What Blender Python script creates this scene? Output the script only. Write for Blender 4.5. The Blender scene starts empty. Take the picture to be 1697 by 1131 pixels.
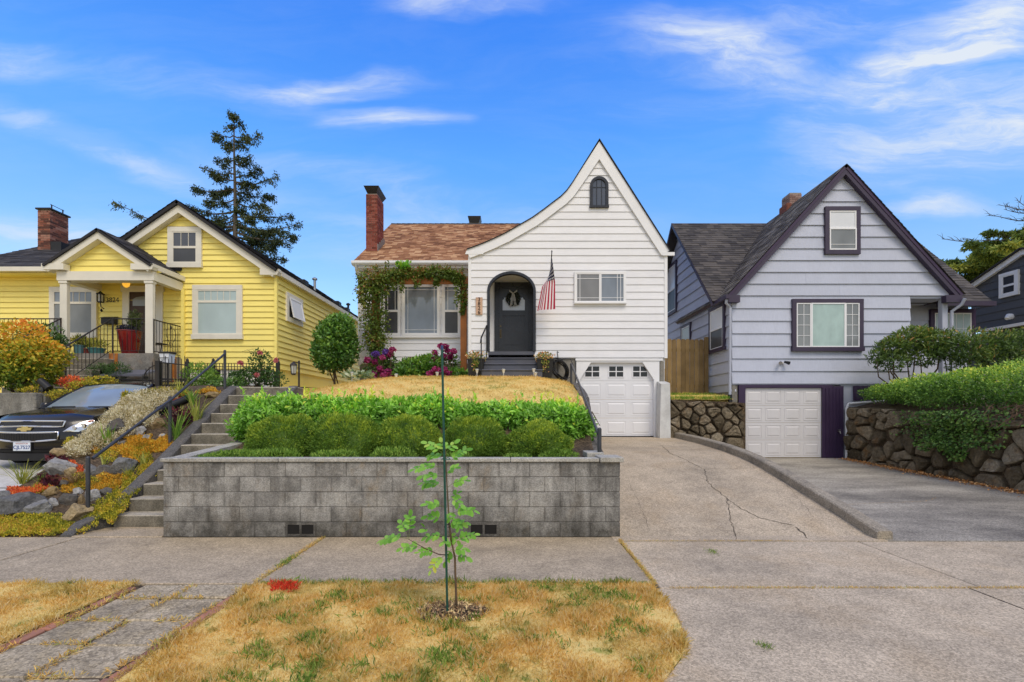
import bpy, bmesh, math, random
import numpy as np
from mathutils import Vector, Matrix, noise
R = math.radians
scene = bpy.context.scene
COL = scene.collection
rng = random.Random(7)
nr = np.random.default_rng(11)

# ---------------------------------------------------------------- camera
F = 800.0                                   # focal length in photo pixels (1697 wide)
cam_d = bpy.data.cameras.new("camera")
cam = bpy.data.objects.new("camera", cam_d); COL.objects.link(cam)
cam.location = (0, 0, 1.65); cam.rotation_euler = (R(90), 0, 0)
cam_d.sensor_width = 36; cam_d.lens = 36 * F / 1697
cam_d.shift_y = 119.5 / 1697
cam_d.clip_start = 0.05; cam_d.clip_end = 3000
scene.camera = cam

# ---------------------------------------------------------------- sky, sun, exposure
SUN_EL, SUN_AZ = 52, 158                    # azimuth clockwise from +y: behind the camera, a little to the right
w = bpy.data.worlds.new("World"); scene.world = w; w.use_nodes = True
wt = w.node_tree; wt.nodes.clear()
def wn(t, **k):
    n = wt.nodes.new(t)
    for a, b in k.items(): setattr(n, a, b)
    return n
def wl(a, b): wt.links.new(a, b)
def wmath(op, a, b=None, c=None, clamp=False):
    n = wn('ShaderNodeMath', operation=op, use_clamp=clamp)
    for i, v in enumerate((a, b, c)):
        if v is None: continue
        if isinstance(v, (int, float)): n.inputs[i].default_value = v
        else: wl(v, n.inputs[i])
    return n.outputs[0]
sky = wn('ShaderNodeTexSky', sky_type='NISHITA', sun_disc=False, sun_elevation=R(SUN_EL), sun_rotation=R(SUN_AZ),
         air_density=1.0, dust_density=0.15, ozone_density=2.5)
tc = wn('ShaderNodeTexCoord'); sx = wn('ShaderNodeSeparateXYZ'); wl(tc.outputs['Generated'], sx.inputs[0])
ya = wmath('MAXIMUM', wmath('ABSOLUTE', sx.outputs[1]), 0.12)
U = wmath('DIVIDE', sx.outputs[0], ya); V = wmath('DIVIDE', sx.outputs[2], ya)
uv = wn('ShaderNodeCombineXYZ'); wl(U, uv.inputs[0]); wl(V, uv.inputs[1])
# wispy distortion
nz = wn('ShaderNodeTexNoise', noise_dimensions='3D'); nz.inputs['Scale'].default_value = 2.2; nz.inputs['Detail'].default_value = 5
mp0 = wn('ShaderNodeMapping'); mp0.inputs['Scale'].default_value = (0.8, 2.0, 1); wl(uv.outputs[0], mp0.inputs[0]); wl(mp0.outputs[0], nz.inputs[0])
vs = wn('ShaderNodeVectorMath', operation='SUBTRACT'); wl(nz.outputs['Color'], vs.inputs[0]); vs.inputs[1].default_value = (.5, .5, .5)
vm = wn('ShaderNodeVectorMath', operation='MULTIPLY'); wl(vs.outputs[0], vm.inputs[0]); vm.inputs[1].default_value = (.50, .20, 0)
va = wn('ShaderNodeVectorMath', operation='ADD'); wl(uv.outputs[0], va.inputs[0]); wl(vm.outputs[0], va.inputs[1])
# fibres
fb = wn('ShaderNodeTexNoise'); fb.inputs['Scale'].default_value = 3.4; fb.inputs['Detail'].default_value = 11; fb.inputs['Roughness'].default_value = .66
mp1 = wn('ShaderNodeMapping'); mp1.inputs['Rotation'].default_value = (0, 0, R(-14)); mp1.inputs['Scale'].default_value = (.8, 4.2, 1)
wl(va.outputs[0], mp1.inputs[0]); wl(mp1.outputs[0], fb.inputs[0])
fib = wn('ShaderNodeMapRange', interpolation_type='SMOOTHSTEP'); wl(fb.outputs[0], fib.inputs[0])
fib.inputs[1].default_value = .36; fib.inputs[2].default_value = .70
tot = None
for (px, py, rx, ry, rot, wgt) in [(545, 128, 120, 26, 8, .95), (650, 196, 95, 24, -4, .8), (790, 12, 130, 22, 0, .75),
        (1545, 328, 105, 20, 3, .75), (1210, 92, 170, 42, -10, .95), (1560, 95, 260, 56, 24, 1.0), (1620, 210, 260, 66, 12, 1.0),
        (1350, 30, 330, 60, 8, .35), (1660, 70, 160, 80, 25, .5),
        (170, 235, 320, 30, -18, .5), (40, 80, 90, 28, 0, .5), (60, 395, 200, 40, 0, .6), (560, 300, 230, 26, -16, .28), (750, 390, 330, 60, 0, .35),
        (1200, 160, 160, 26, 6, .2), (330, 130, 260, 30, -10, .22)]:
    m = wn('ShaderNodeMapping', vector_type='TEXTURE')
    m.inputs['Location'].default_value = ((px - 848) / F, (685 - py) / F, 0)
    m.inputs['Rotation'].default_value = (0, 0, R(rot)); m.inputs['Scale'].default_value = (rx / F, ry / F, 1)
    wl(va.outputs[0], m.inputs[0])
    ln = wn('ShaderNodeVectorMath', operation='LENGTH'); wl(m.outputs[0], ln.inputs[0])
    mr = wn('ShaderNodeMapRange', interpolation_type='SMOOTHSTEP'); wl(ln.outputs['Value'], mr.inputs[0])
    mr.inputs[1].default_value = 0; mr.inputs[2].default_value = 1.5; mr.inputs[3].default_value = wgt; mr.inputs[4].default_value = 0
    tot = mr.outputs[0] if tot is None else wmath('ADD', tot, mr.outputs[0])
tot = wmath('ADD', tot, .05)
cl = wmath('MULTIPLY', tot, wmath('MULTIPLY_ADD', fib.outputs[0], .85, .26), clamp=True)
up = wn('ShaderNodeMapRange'); wl(sx.outputs[2], up.inputs[0]); up.inputs[1].default_value = 0.0; up.inputs[2].default_value = .05
bk = wn('ShaderNodeMapRange', interpolation_type='SMOOTHSTEP'); wl(sx.outputs[1], bk.inputs[0])   # thin overcast drawing in behind the camera (it shows in the panes)
for i_, q_ in enumerate((.52, -.12, 0, .86)): bk.inputs[i_ + 1].default_value = q_
bkc = wmath('MULTIPLY', bk.outputs[0], wmath('MULTIPLY_ADD', fib.outputs[0], .25, .78))
cl = wmath('MULTIPLY', cl, up.outputs[0])
hsv = wn('ShaderNodeHueSaturation'); hsv.inputs['Saturation'].default_value = 1.05; wl(sky.outputs[0], hsv.inputs['Color'])
tint = wn('ShaderNodeMix', data_type='RGBA', blend_type='MULTIPLY'); tint.inputs[0].default_value = 1
wl(hsv.outputs[0], tint.inputs[6])
gr = wn('ShaderNodeValToRGB'); e = gr.color_ramp.elements; e[0].position = .05; e[1].position = .68; e.new(.26); e.new(.46)
for q, c_ in zip(e, ((2.0, 1.9, 1.85), (1.62, 1.92, 2.08), (1.10, 2.15, 2.95), (.50, 1.75, 3.6))): q.color = (*[k / 4 for k in c_], 1)
wl(sx.outputs[2], gr.inputs[0]); g4 = wn('ShaderNodeVectorMath', operation='SCALE'); g4.inputs['Scale'].default_value = 4; wl(gr.outputs[0], g4.inputs[0]); wl(g4.outputs[0], tint.inputs[7])
mixc = wn('ShaderNodeMix', data_type='RGBA'); wl(cl, mixc.inputs[0]); wl(tint.outputs[2], mixc.inputs[6])
mixc.inputs[7].default_value = (7.2, 7.9, 8.9, 1)
mixb = wn('ShaderNodeMix', data_type='RGBA'); wl(wmath('MULTIPLY', bkc, up.outputs[0], clamp=True), mixb.inputs[0]); wl(mixc.outputs[2], mixb.inputs[6]); mixb.inputs[7].default_value = (7.6, 7.3, 6.9, 1)
bg = wn('ShaderNodeBackground'); wl(mixb.outputs[2], bg.inputs[0]); bg.inputs[1].default_value = 0.10
wo = wn('ShaderNodeOutputWorld'); wl(bg.outputs[0], wo.inputs[0])

sun_d = bpy.data.lights.new("sun", 'SUN'); sun_d.energy = 1.7; sun_d.angle = R(26); sun_d.color = (1, .88, .70)
sun = bpy.data.objects.new("sun", sun_d); COL.objects.link(sun)
sd = Vector((math.sin(R(SUN_AZ)) * math.cos(R(SUN_EL)), math.cos(R(SUN_AZ)) * math.cos(R(SUN_EL)), math.sin(R(SUN_EL))))
sun.rotation_euler = sd.to_track_quat('Z', 'Y').to_euler()
sun.location = (0, -5, 30)
vs_ = scene.view_settings
vs_.view_transform = 'Standard'; vs_.look = 'None'; vs_.gamma = 1; vs_.exposure = 0.07; vs_.use_curve_mapping = False

# ---------------------------------------------------------------- helpers
def P(px, py, d):                            # photo pixel at depth d -> world
    return ((px - 848) * d / F, d, 1.65 - (py - 685) * d / F)
def X(px, d): return (px - 848) * d / F
def Z(py, d): return 1.65 - (py - 685) * d / F
def lerp(a, b, t): return a + (b - a) * t
def interp(x, pts):
    return float(np.interp(x, [p[0] for p in pts], [p[1] for p in pts]))

ORG = {}
def org(o): return ORG.get(o.name, Vector((0, 0, 0))) if o else Vector((0, 0, 0))
def tag(o, label=None, cat=None, group=None, kind=None):
    if label: o['label'] = label
    if cat: o['category'] = cat
    if group: o['group'] = group
    if kind: o['kind'] = kind
    return o
def thing(name, label, cat, loc=(0, 0, 0), group=None):
    o = bpy.data.objects.new(name, None); COL.objects.link(o); o.location = loc
    o.empty_display_size = .2
    ORG[o.name] = Vector(loc)
    return tag(o, label, cat, group)
def link(name, me, parent=None, loc=None):
    o = bpy.data.objects.new(name, me); COL.objects.link(o)
    if parent is not None: o.parent = parent
    if loc is not None: o.location = loc
    ORG[o.name] = org(parent) + (Vector(loc) if loc is not None else Vector((0, 0, 0)))
    return o
def inst(name, me, parent, mat4):            # shared mesh placed by a world matrix (parents are never rotated)
    o = bpy.data.objects.new(name, me); COL.objects.link(o)
    o.parent = parent
    m = Matrix.Translation(-org(parent)) @ mat4
    o.matrix_basis = m
    ORG[o.name] = mat4.translation.copy()
    return o
def npmesh(name, V, Fc, mat, rnd=None, smooth=False):
    V = np.asarray(V, dtype=np.float32); Fc = np.asarray(Fc, dtype=np.int32)
    me = bpy.data.meshes.new(name); n, k = Fc.shape
    me.vertices.add(len(V)); me.vertices.foreach_set('co', V.ravel())
    me.loops.add(n * k); me.loops.foreach_set('vertex_index', Fc.ravel())
    me.polygons.add(n); me.polygons.foreach_set('loop_start', np.arange(0, n * k, k, dtype=np.int32))
    me.polygons.foreach_set('use_smooth', np.full(n, bool(smooth)))
    if rnd is not None:
        a = me.attributes.new('rnd', 'FLOAT', 'POINT'); a.data.foreach_set('value', np.asarray(rnd, dtype=np.float32))
    me.update(calc_edges=True); me.validate()
    me.materials.append(mat)
    return me
def npobj(name, V, Fc, mat, parent=None, rnd=None, kind=None, smooth=False):
    V = np.asarray(V, dtype=np.float32)
    if parent is None:
        o0 = Vector((float((V[:, 0].min() + V[:, 0].max()) / 2), float((V[:, 1].min() + V[:, 1].max()) / 2), float(V[:, 2].min())))
        me = npmesh(name, V - np.array(o0), Fc, mat, rnd, smooth); o = link(name, me, None, o0)
    else:
        me = npmesh(name, V - np.array(org(parent)), Fc, mat, rnd, smooth); o = link(name, me, parent)
    if kind: o['kind'] = kind
    return o

class MB:
    def __init__(s): s.v = []; s.f = []; s.r = []; s.cr = .5
    def add(s, vs, fs):
        b = len(s.v); s.v += [tuple(p) for p in vs]; s.f += [tuple(b + i for i in f) for f in fs]; s.r += [s.cr] * len(vs); return s
    def hexa(s, p):                           # 8 corners: bottom 0-3, top 4-7
        return s.add(p, [(3, 2, 1, 0), (4, 5, 6, 7), (0, 1, 5, 4), (1, 2, 6, 5), (2, 3, 7, 6), (3, 0, 4, 7)])
    def box(s, x0, x1, y0, y1, z0, z1):
        return s.hexa([(x0, y0, z0), (x1, y0, z0), (x1, y1, z0), (x0, y1, z0), (x0, y0, z1), (x1, y0, z1), (x1, y1, z1), (x0, y1, z1)])
    def cbox(s, x0, x1, y0, y1, z0, z1, c=.01):  # chamfered box
        xs, ys, zs = (x0, x1), (y0, y1), (z0, z1); vs = []; idx = {}
        for i in (0, 1):
            for j in (0, 1):
                for k in (0, 1):
                    for a in range(3):
                        p = [xs[i], ys[j], zs[k]]
                        for b in range(3):
                            if b != a: p[b] += c if (i, j, k)[b] == 0 else -c
                        idx[(i, j, k, a)] = len(vs); vs.append(p)
        fs = []
        for a in range(3):
            b, d = (a + 1) % 3, (a + 2) % 3
            for side in (0, 1):
                q = []
                for (m, n) in ((0, 0), (1, 0), (1, 1), (0, 1)):
                    t = [0, 0, 0]; t[a] = side; t[b] = m; t[d] = n; q.append(idx[(*t, a)])
                fs.append(tuple(q if side else q[::-1]))
            for m in (0, 1):
                for n in (0, 1):              # edge along axis a
                    t0 = [0, 0, 0]; t0[b] = m; t0[d] = n; t1 = list(t0); t1[a] = 1
                    fs.append((idx[(*t0, b)], idx[(*t1, b)], idx[(*t1, d)], idx[(*t0, d)]))
        for i in (0, 1):
            for j in (0, 1):
                for k in (0, 1): fs.append(tuple(idx[(i, j, k, a)] for a in range(3)))
        return s.add(vs, fs)
    def tube(s, pts, r, n=8, cap=True):
        pts = [Vector(p) for p in pts]; rs = r if isinstance(r, (list, tuple)) else [r] * len(pts)
        vs = []; fs = []; up = None
        for i, p in enumerate(pts):
            t = (pts[min(i + 1, len(pts) - 1)] - pts[max(i - 1, 0)]).normalized()
            if up is None: up = Vector((0, 0, 1)) if abs(t.z) < .9 else Vector((0, 1, 0))
            a = t.cross(up)
            if a.length < 1e-4: a = t.orthogonal()
            a.normalize(); b = a.cross(t).normalized(); up = b
            for k in range(n):
                th = 2 * math.pi * k / n; vs.append(p + a * math.cos(th) * rs[i] + b * math.sin(th) * rs[i])
        for i in range(len(pts) - 1):
            for k in range(n):
                k2 = (k + 1) % n; fs.append((i * n + k, i * n + k2, (i + 1) * n + k2, (i + 1) * n + k))
        if cap: fs += [tuple(range(n))[::-1], tuple((len(pts) - 1) * n + k for k in range(n))]
        return s.add(vs, fs)
    def lathe(s, c, prof, n=16, ax=None):     # prof: (r, z) from the bottom up, round a vertical axis
        vs = []; fs = []
        for (r, z) in prof:
            for k in range(n):
                th = 2 * math.pi * k / n; vs.append((c[0] + r * math.cos(th), c[1] + r * math.sin(th), c[2] + z))
        for i in range(len(prof) - 1):
            for k in range(n):
                k2 = (k + 1) % n; fs.append((i * n + k, i * n + k2, (i + 1) * n + k2, (i + 1) * n + k))
        fs += [tuple(range(n))[::-1], tuple((len(prof) - 1) * n + k for k in range(n))]
        return s.add(vs, fs)
    def prism(s, fr, poly, t0, t1):           # polygon (s, z) in a wall frame, from depth t0 to t1 along its normal
        n = len(poly); vs = [fr.p(a, t0, z) for a, z in poly] + [fr.p(a, t1, z) for a, z in poly]
        fs = [tuple(range(n)), tuple(range(n, 2 * n))[::-1]] + [(i, (i + 1) % n, n + (i + 1) % n, n + i) for i in range(n)]
        return s.add(vs, fs)
    def fbox(s, fr, s0, s1, t0, t1, z0, z1): return s.prism(fr, [(s0, z0), (s1, z0), (s1, z1), (s0, z1)], t0, t1)
    def obj(s, name, mat, parent=None, smooth=False, kind=None, recalc=True, rnd=False, loc=None):
        me = bpy.data.meshes.new(name)
        if parent is not None: o0 = org(parent)
        elif loc is not None: o0 = Vector(loc)
        else:
            a = np.array(s.v); o0 = Vector((float((a[:, 0].min() + a[:, 0].max()) / 2), float((a[:, 1].min() + a[:, 1].max()) / 2), float(a[:, 2].min())))
        me.from_pydata([(p[0] - o0.x, p[1] - o0.y, p[2] - o0.z) for p in s.v], [], s.f)
        if rnd:
            at = me.attributes.new('rnd', 'FLOAT', 'POINT'); at.data.foreach_set('value', np.array(s.r, dtype=np.float32))
        if recalc:
            bm = bmesh.new(); bm.from_mesh(me); bmesh.ops.recalc_face_normals(bm, faces=bm.faces); bm.to_mesh(me); bm.free()
        if smooth:
            me.polygons.foreach_set('use_smooth', np.full(len(me.polygons), True))
            if smooth is not True: me.set_sharp_from_angle(angle=R(smooth))
        me.materials.append(mat)
        o = link(name, me, parent, None if parent is not None else o0)
        if kind: o['kind'] = kind
        return o

class Frame:                                  # a vertical wall: origin, direction along it, outward normal
    def __init__(s, o, u, n): s.o, s.u, s.n = o, u, n
    def p(s, a, t, z): return (s.o[0] + s.u[0] * a + s.n[0] * t, s.o[1] + s.u[1] * a + s.n[1] * t, z)
def front(y): return Frame((0, y), (1, 0), (0, -1))
def side_r(x): return Frame((x, 0), (0, 1), (1, 0))
def side_l(x): return Frame((x, 0), (0, 1), (-1, 0))

# ---------------------------------------------------------------- materials
MATS = {}
class NT:
    def __init__(s, name):
        s.m = bpy.data.materials.new(name); s.m.use_nodes = True; s.t = s.m.node_tree; s.t.nodes.clear()
        s.out = s.n('ShaderNodeOutputMaterial'); s.b = s.n('ShaderNodeBsdfPrincipled'); s.l(s.b.outputs[0], s.out.inputs[0])
        s.g = s.n('ShaderNodeNewGeometry')
    def n(s, t, **k):
        x = s.t.nodes.new(t)
        for a, b in k.items(): setattr(x, a, b)
        return x
    def l(s, a, b): s.t.links.new(a, b)
    def put(s, sock, v):
        if isinstance(v, (int, float)): sock.default_value = v
        elif isinstance(v, (tuple, list)): sock.default_value = (*v, 1) if len(v) == 3 and sock.type == 'RGBA' else v
        else: s.l(v, sock)
    def noise(s, scale, detail=3, rough=.55, vec=None, sc=(1, 1, 1), out=0):
        x = s.n('ShaderNodeTexNoise'); x.inputs['Scale'].default_value = scale; x.inputs['Detail'].default_value = detail; x.inputs['Roughness'].default_value = rough
        v = vec or s.g.outputs['Position']
        if sc != (1, 1, 1):
            m = s.n('ShaderNodeMapping'); m.inputs['Scale'].default_value = sc; s.l(v, m.inputs[0]); v = m.outputs[0]
        s.l(v, x.inputs['Vector']); return x.outputs[out]
    def rng(s, v, a, b, c=0., d=1.):
        x = s.n('ShaderNodeMapRange'); s.l(v, x.inputs[0])
        for i, q in enumerate((a, b, c, d)): x.inputs[i + 1].default_value = q
        return x.outputs[0]
    def math(s, op, a, b=0., clamp=False):
        x = s.n('ShaderNodeMath', operation=op, use_clamp=clamp); s.put(x.inputs[0], a); s.put(x.inputs[1], b); return x.outputs[0]
    def mix(s, f, a, b, mode='MIX'):
        x = s.n('ShaderNodeMix', data_type='RGBA', blend_type=mode); s.put(x.inputs[0], f); s.put(x.inputs[6], a); s.put(x.inputs[7], b); return x.outputs[2]
    def ramp(s, v, stops):
        x = s.n('ShaderNodeValToRGB'); e = x.color_ramp.elements
        while len(e) < len(stops): e.new(.5)
        for q, (p, c) in zip(e, stops): q.position = p; q.color = (*c, 1)
        s.l(v, x.inputs[0]); return x.outputs[0]
    def attr(s, nm='rnd'):
        x = s.n('ShaderNodeAttribute'); x.attribute_name = nm; return x.outputs['Fac']
    def orand(s): return s.n('ShaderNodeObjectInfo').outputs['Random']
    def xyz(s):
        x = s.n('ShaderNodeSeparateXYZ'); s.l(s.g.outputs['Position'], x.inputs[0]); return x.outputs
    def bump(s, h, strength=.3, dist=.01):
        x = s.n('ShaderNodeBump'); x.inputs['Strength'].default_value = strength; x.inputs['Distance'].default_value = dist
        s.l(h, x.inputs['Height']); s.l(x.outputs[0], s.b.inputs['Normal'])
    def fin(s, col, rough=.6, metal=0, spec=.5):
        s.put(s.b.inputs['Base Color'], col); s.put(s.b.inputs['Roughness'], rough); s.put(s.b.inputs['Metallic'], metal)
        s.b.inputs['Specular IOR Level'].default_value = spec
        return s.m
def paint(name, col, rough=.5, var=.06, scale=1.3, grain=0., gscale=(60, 60, 60), objvar=0., metal=0, spec=.4, dirt=0., dirtcol=(.2, .17, .13)):
    t = NT(name)
    f = t.rng(t.noise(scale, 4), .3, .7, 1 - var, 1 + var)
    if objvar: f = t.math('MULTIPLY', f, t.rng(t.orand(), 0, 1, 1 - objvar, 1 + objvar))
    c = t.mix(1, col, f, 'MULTIPLY')
    if dirt:
        dn = t.noise(2.2, 6, .65, sc=(1, 1, .35)); c = t.mix(t.rng(dn, .5, .78, 0, dirt), c, dirtcol)
    if grain:
        gn = t.noise(1, 3, .6, sc=gscale); t.bump(gn, grain, .004)
        c = t.mix(1, c, t.rng(gn, .3, .7, .95, 1.05), 'MULTIPLY')
    return t.fin(c, t.rng(t.noise(7, 3), .3, .7, rough - .06, rough + .06), metal, spec)
def leafmat(name, stops, rough=.5, trans=.25, patch=.5, pscale=3., spec=.3, gain=1.75):
    t = NT(name); stops = [(p, tuple(min(.9, q * gain) for q in c)) for p, c in stops]
    v = t.attr(); pn = t.rng(t.noise(pscale, 3), .35, .65, -patch / 2, patch / 2)
    v = t.math('ADD', v, pn, clamp=True)
    c = t.ramp(v, stops)
    t.fin(c, rough, 0, spec)
    tr = t.n('ShaderNodeBsdfTranslucent'); t.l(t.mix(1, c, (1.1, 1.15, .5), 'MULTIPLY'), tr.inputs[0])
    mx = t.n('ShaderNodeMixShader'); mx.inputs[0].default_value = trans
    t.l(t.b.outputs[0], mx.inputs[1]); t.l(tr.outputs[0], mx.inputs[2]); t.l(mx.outputs[0], t.out.inputs[0])
    return t.m
def glass(name, col, rough=.04, var=.25, spec=.9, scale=1.5):
    t = NT(name); c = t.mix(1, col, t.rng(t.noise(scale, 3, sc=(1, 1, .6)), .3, .7, 1 - var, 1 + var), 'MULTIPLY')
    t.bump(t.noise(2.5, 2), .03, .02)
    return t.fin(c, rough, 0, spec)
def concrete(name, col, dark=(.05, .05, .048), riser=0, edge=False, stain=.5, sscale=.9, speck=.35, spscale=95, objvar=.08, warm=(.30, .24, .16), warmth=.25, bump=.35, streak=None, lowdirt=None):
    t = NT(name)
    c = t.mix(1, col, t.rng(t.orand(), 0, 1, 1 - objvar, 1 + objvar), 'MULTIPLY')
    sn = t.noise(sscale, 8, .68)
    c = t.mix(t.rng(sn, .46, .74, 0, stain), c, dark); c = t.mix(1, c, t.rng(t.noise(sscale * 5, 6, .7), .3, .7, .84, 1.16), 'MULTIPLY')
    c = t.mix(t.rng(t.noise(sscale * 1.7, 5, .6, sc=(1.3, 1, 1)), .5, .78, 0, warmth), c, warm)
    if streak:                                # vertical rain streaks of grime
        st = t.noise(1.0, 7, .74, sc=streak); c = t.mix(t.rng(st, .45, .68, 0, .78), c, (.07, .064, .056))
        lt = t.noise(1.3, 5, .6, sc=(streak[0] * .9, streak[1], streak[2] * .8)); c = t.mix(t.rng(lt, .56, .74, 0, .45), c, (.50, .48, .44))
    if edge:                                  # weathered arrises and pale faces, block by block
        ob = t.n('ShaderNodeTexCoord'); so = t.n('ShaderNodeSeparateXYZ'); t.l(ob.outputs['Object'], so.inputs[0])
        ex = t.math('POWER', t.math('MULTIPLY', t.math('ABSOLUTE', so.outputs[0]), 1 / .2), 11); ez = t.math('POWER', t.math('MULTIPLY', t.math('ABSOLUTE', t.math('SUBTRACT', so.outputs[2], .1)), 1 / .1), 8)
        em = t.math('MULTIPLY', t.math('MAXIMUM', ex, ez), t.rng(t.noise(5.5, 6, .75), .42, .68, 0, .62), clamp=True); c = t.mix(em, c, (.035, .032, .027))
        pf = t.math('MULTIPLY', t.math('SUBTRACT', 1, em, clamp=True), t.rng(t.noise(2.6, 7, .72), .44, .68, 0, .6)); c = t.mix(pf, c, (.52, .50, .455))
        c = t.mix(t.rng(t.noise(2.4, 7, .74, sc=(1, 1, .6)), .56, .72, 0, .6), c, (.24, .15, .055))
    if riser:                                 # upright faces mixed darker than the treads
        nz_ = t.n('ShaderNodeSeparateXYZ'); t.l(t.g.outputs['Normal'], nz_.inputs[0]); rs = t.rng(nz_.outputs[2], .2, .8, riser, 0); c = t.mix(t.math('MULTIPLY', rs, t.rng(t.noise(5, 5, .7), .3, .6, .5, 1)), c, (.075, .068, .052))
    if lowdirt:                               # grime and algae along the foot
        h = t.rng(t.xyz()[2], lowdirt[0], lowdirt[1], 1, 0); h = t.math('MULTIPLY', h, t.rng(t.noise(4, 5, .7), .3, .6, .25, 1))
        c = t.mix(t.math('MULTIPLY', h, .85), c, (.045, .042, .034))
    speck *= .85; spscale *= 1.2; p1 = t.noise(spscale, 2, .8); vo = t.n('ShaderNodeTexVoronoi'); vo.inputs['Scale'].default_value = spscale * .75; t.l(t.g.outputs['Position'], vo.inputs['Vector'])
    vc = t.n('ShaderNodeSeparateColor'); t.l(vo.outputs['Color'], vc.inputs[0])
    c = t.mix(1, c, t.rng(vc.outputs[0], 0, 1, 1 - speck, 1 + speck), 'MULTIPLY')
    c = t.mix(1, c, t.rng(p1, .3, .7, 1 - speck * .7, 1 + speck * .7), 'MULTIPLY')
    t.bump(t.math('ADD', t.noise(spscale * .8, 3, .7), t.noise(9, 4)), bump, .006)
    return t.fin(c, .88, 0, .25)
# ---------------------------------------------------------------- foliage helpers
LEAF = {'fold': (np.array([(0, 0, 0), (0, 1, 0), (-.5, .45, .1), (.5, .45, .1)]), np.array([(0, 3, 1), (0, 1, 2)])),
        'long': (np.array([(0, 0, 0), (0, .55, .05), (0, 1, -.10), (-.5, .35, .10), (-.36, .75, .06), (.5, .35, .10), (.36, .75, .06)]),
                 np.array([(0, 5, 1), (5, 6, 1), (6, 2, 1), (0, 1, 3), (3, 1, 4), (4, 1, 2)])),
        'blade': (np.array([(-.5, 0, 0), (.5, 0, 0), (.3, .6, .06), (-.3, .6, .06), (0, 1, .22)]), np.array([(0, 1, 2), (0, 2, 3), (3, 2, 4)]))}
def unit(a): return a / np.maximum(np.linalg.norm(a, axis=1, keepdims=True), 1e-6)
def leaves(Pt, N, L, W, kind='fold', out=.6, up=.3, spread=.8, lv=.3, rnd=None, droop=0.):
    n = len(Pt); T, TF = LEAF[kind]
    d = unit(N * out + nr.normal(size=(n, 3)) * spread * .6 + np.array([0, 0, up - droop]))
    a = unit(np.cross(d, unit(N + nr.normal(size=(n, 3)) * .5 + np.array([0, 0, .35]))))
    b = np.cross(a, d)
    Ls = L * (1 + nr.uniform(-lv, lv, n)); Ws = W * Ls / L
    V = Pt[:, None, :] + a[:, None, :] * (T[None, :, 0:1] * Ws[:, None, None]) + d[:, None, :] * (T[None, :, 1:2] * Ls[:, None, None]) + b[:, None, :] * (T[None, :, 2:3] * Ls[:, None, None])
    k = len(T); Fc = TF[None] + (np.arange(n) * k)[:, None, None]
    r = nr.random(n) if rnd is None else rnd
    return V.reshape(-1, 3), Fc.reshape(-1, 3), np.repeat(r, k)
def cat_leaves(*parts):
    V = []; Fc = []; Rr = []; b = 0
    for v, f, r in parts: V.append(v); Fc.append(f + b); Rr.append(r); b += len(v)
    return np.concatenate(V), np.concatenate(Fc), np.concatenate(Rr)
def lump(D, seed, k=3, amp=.2):              # cheap smooth noise on directions / positions
    g = np.random.default_rng(seed); s = np.zeros(len(D))
    for i in range(5):
        q = g.normal(size=3) * k * (1 + .5 * i); s += np.sin(D @ q + g.uniform(0, 6.28)) / (1 + .5 * i)
    return s * amp / 2
def ell(n, c, r, seed=1, amp=.15, depth=.25, zmin=None, k=3):
    D = unit(nr.normal(size=(n, 3))); s = (1 + lump(D, seed, k, amp)) * (1 - depth * nr.random(n) ** 1.6)
    Pt = np.array(c) + D * np.array(r) * s[:, None]; N = unit(D / np.array(r))
    if zmin is not None:
        ok = Pt[:, 2] > zmin; Pt, N = Pt[ok], N[ok]
    return Pt, N
def core(name, c, r, mat, parent, seed=1, s=.78, zmin=None):
    bm = bmesh.new(); bmesh.ops.create_icosphere(bm, subdivisions=3, radius=1)
    D = np.array([v.co[:] for v in bm.verts]); fs = np.array([[v.index for v in f.verts] for f in bm.faces]); bm.free()
    Pt = np.array(c) + D * np.array(r) * ((1 + lump(D, seed, 3, .15)) * s)[:, None]
    if zmin is not None: Pt[:, 2] = np.maximum(Pt[:, 2], zmin)
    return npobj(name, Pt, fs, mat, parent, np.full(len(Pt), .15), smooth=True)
def tri_terrain(xs, ys, zf):
    V = [(x, y, zf(x, y)) for y in ys for x in xs]; n = len(xs)
    Fc = [(j * n + i, j * n + i + 1, (j + 1) * n + i + 1, (j + 1) * n + i) for j in range(len(ys) - 1) for i in range(n - 1)]
    return np.array(V), np.array(Fc)

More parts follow.
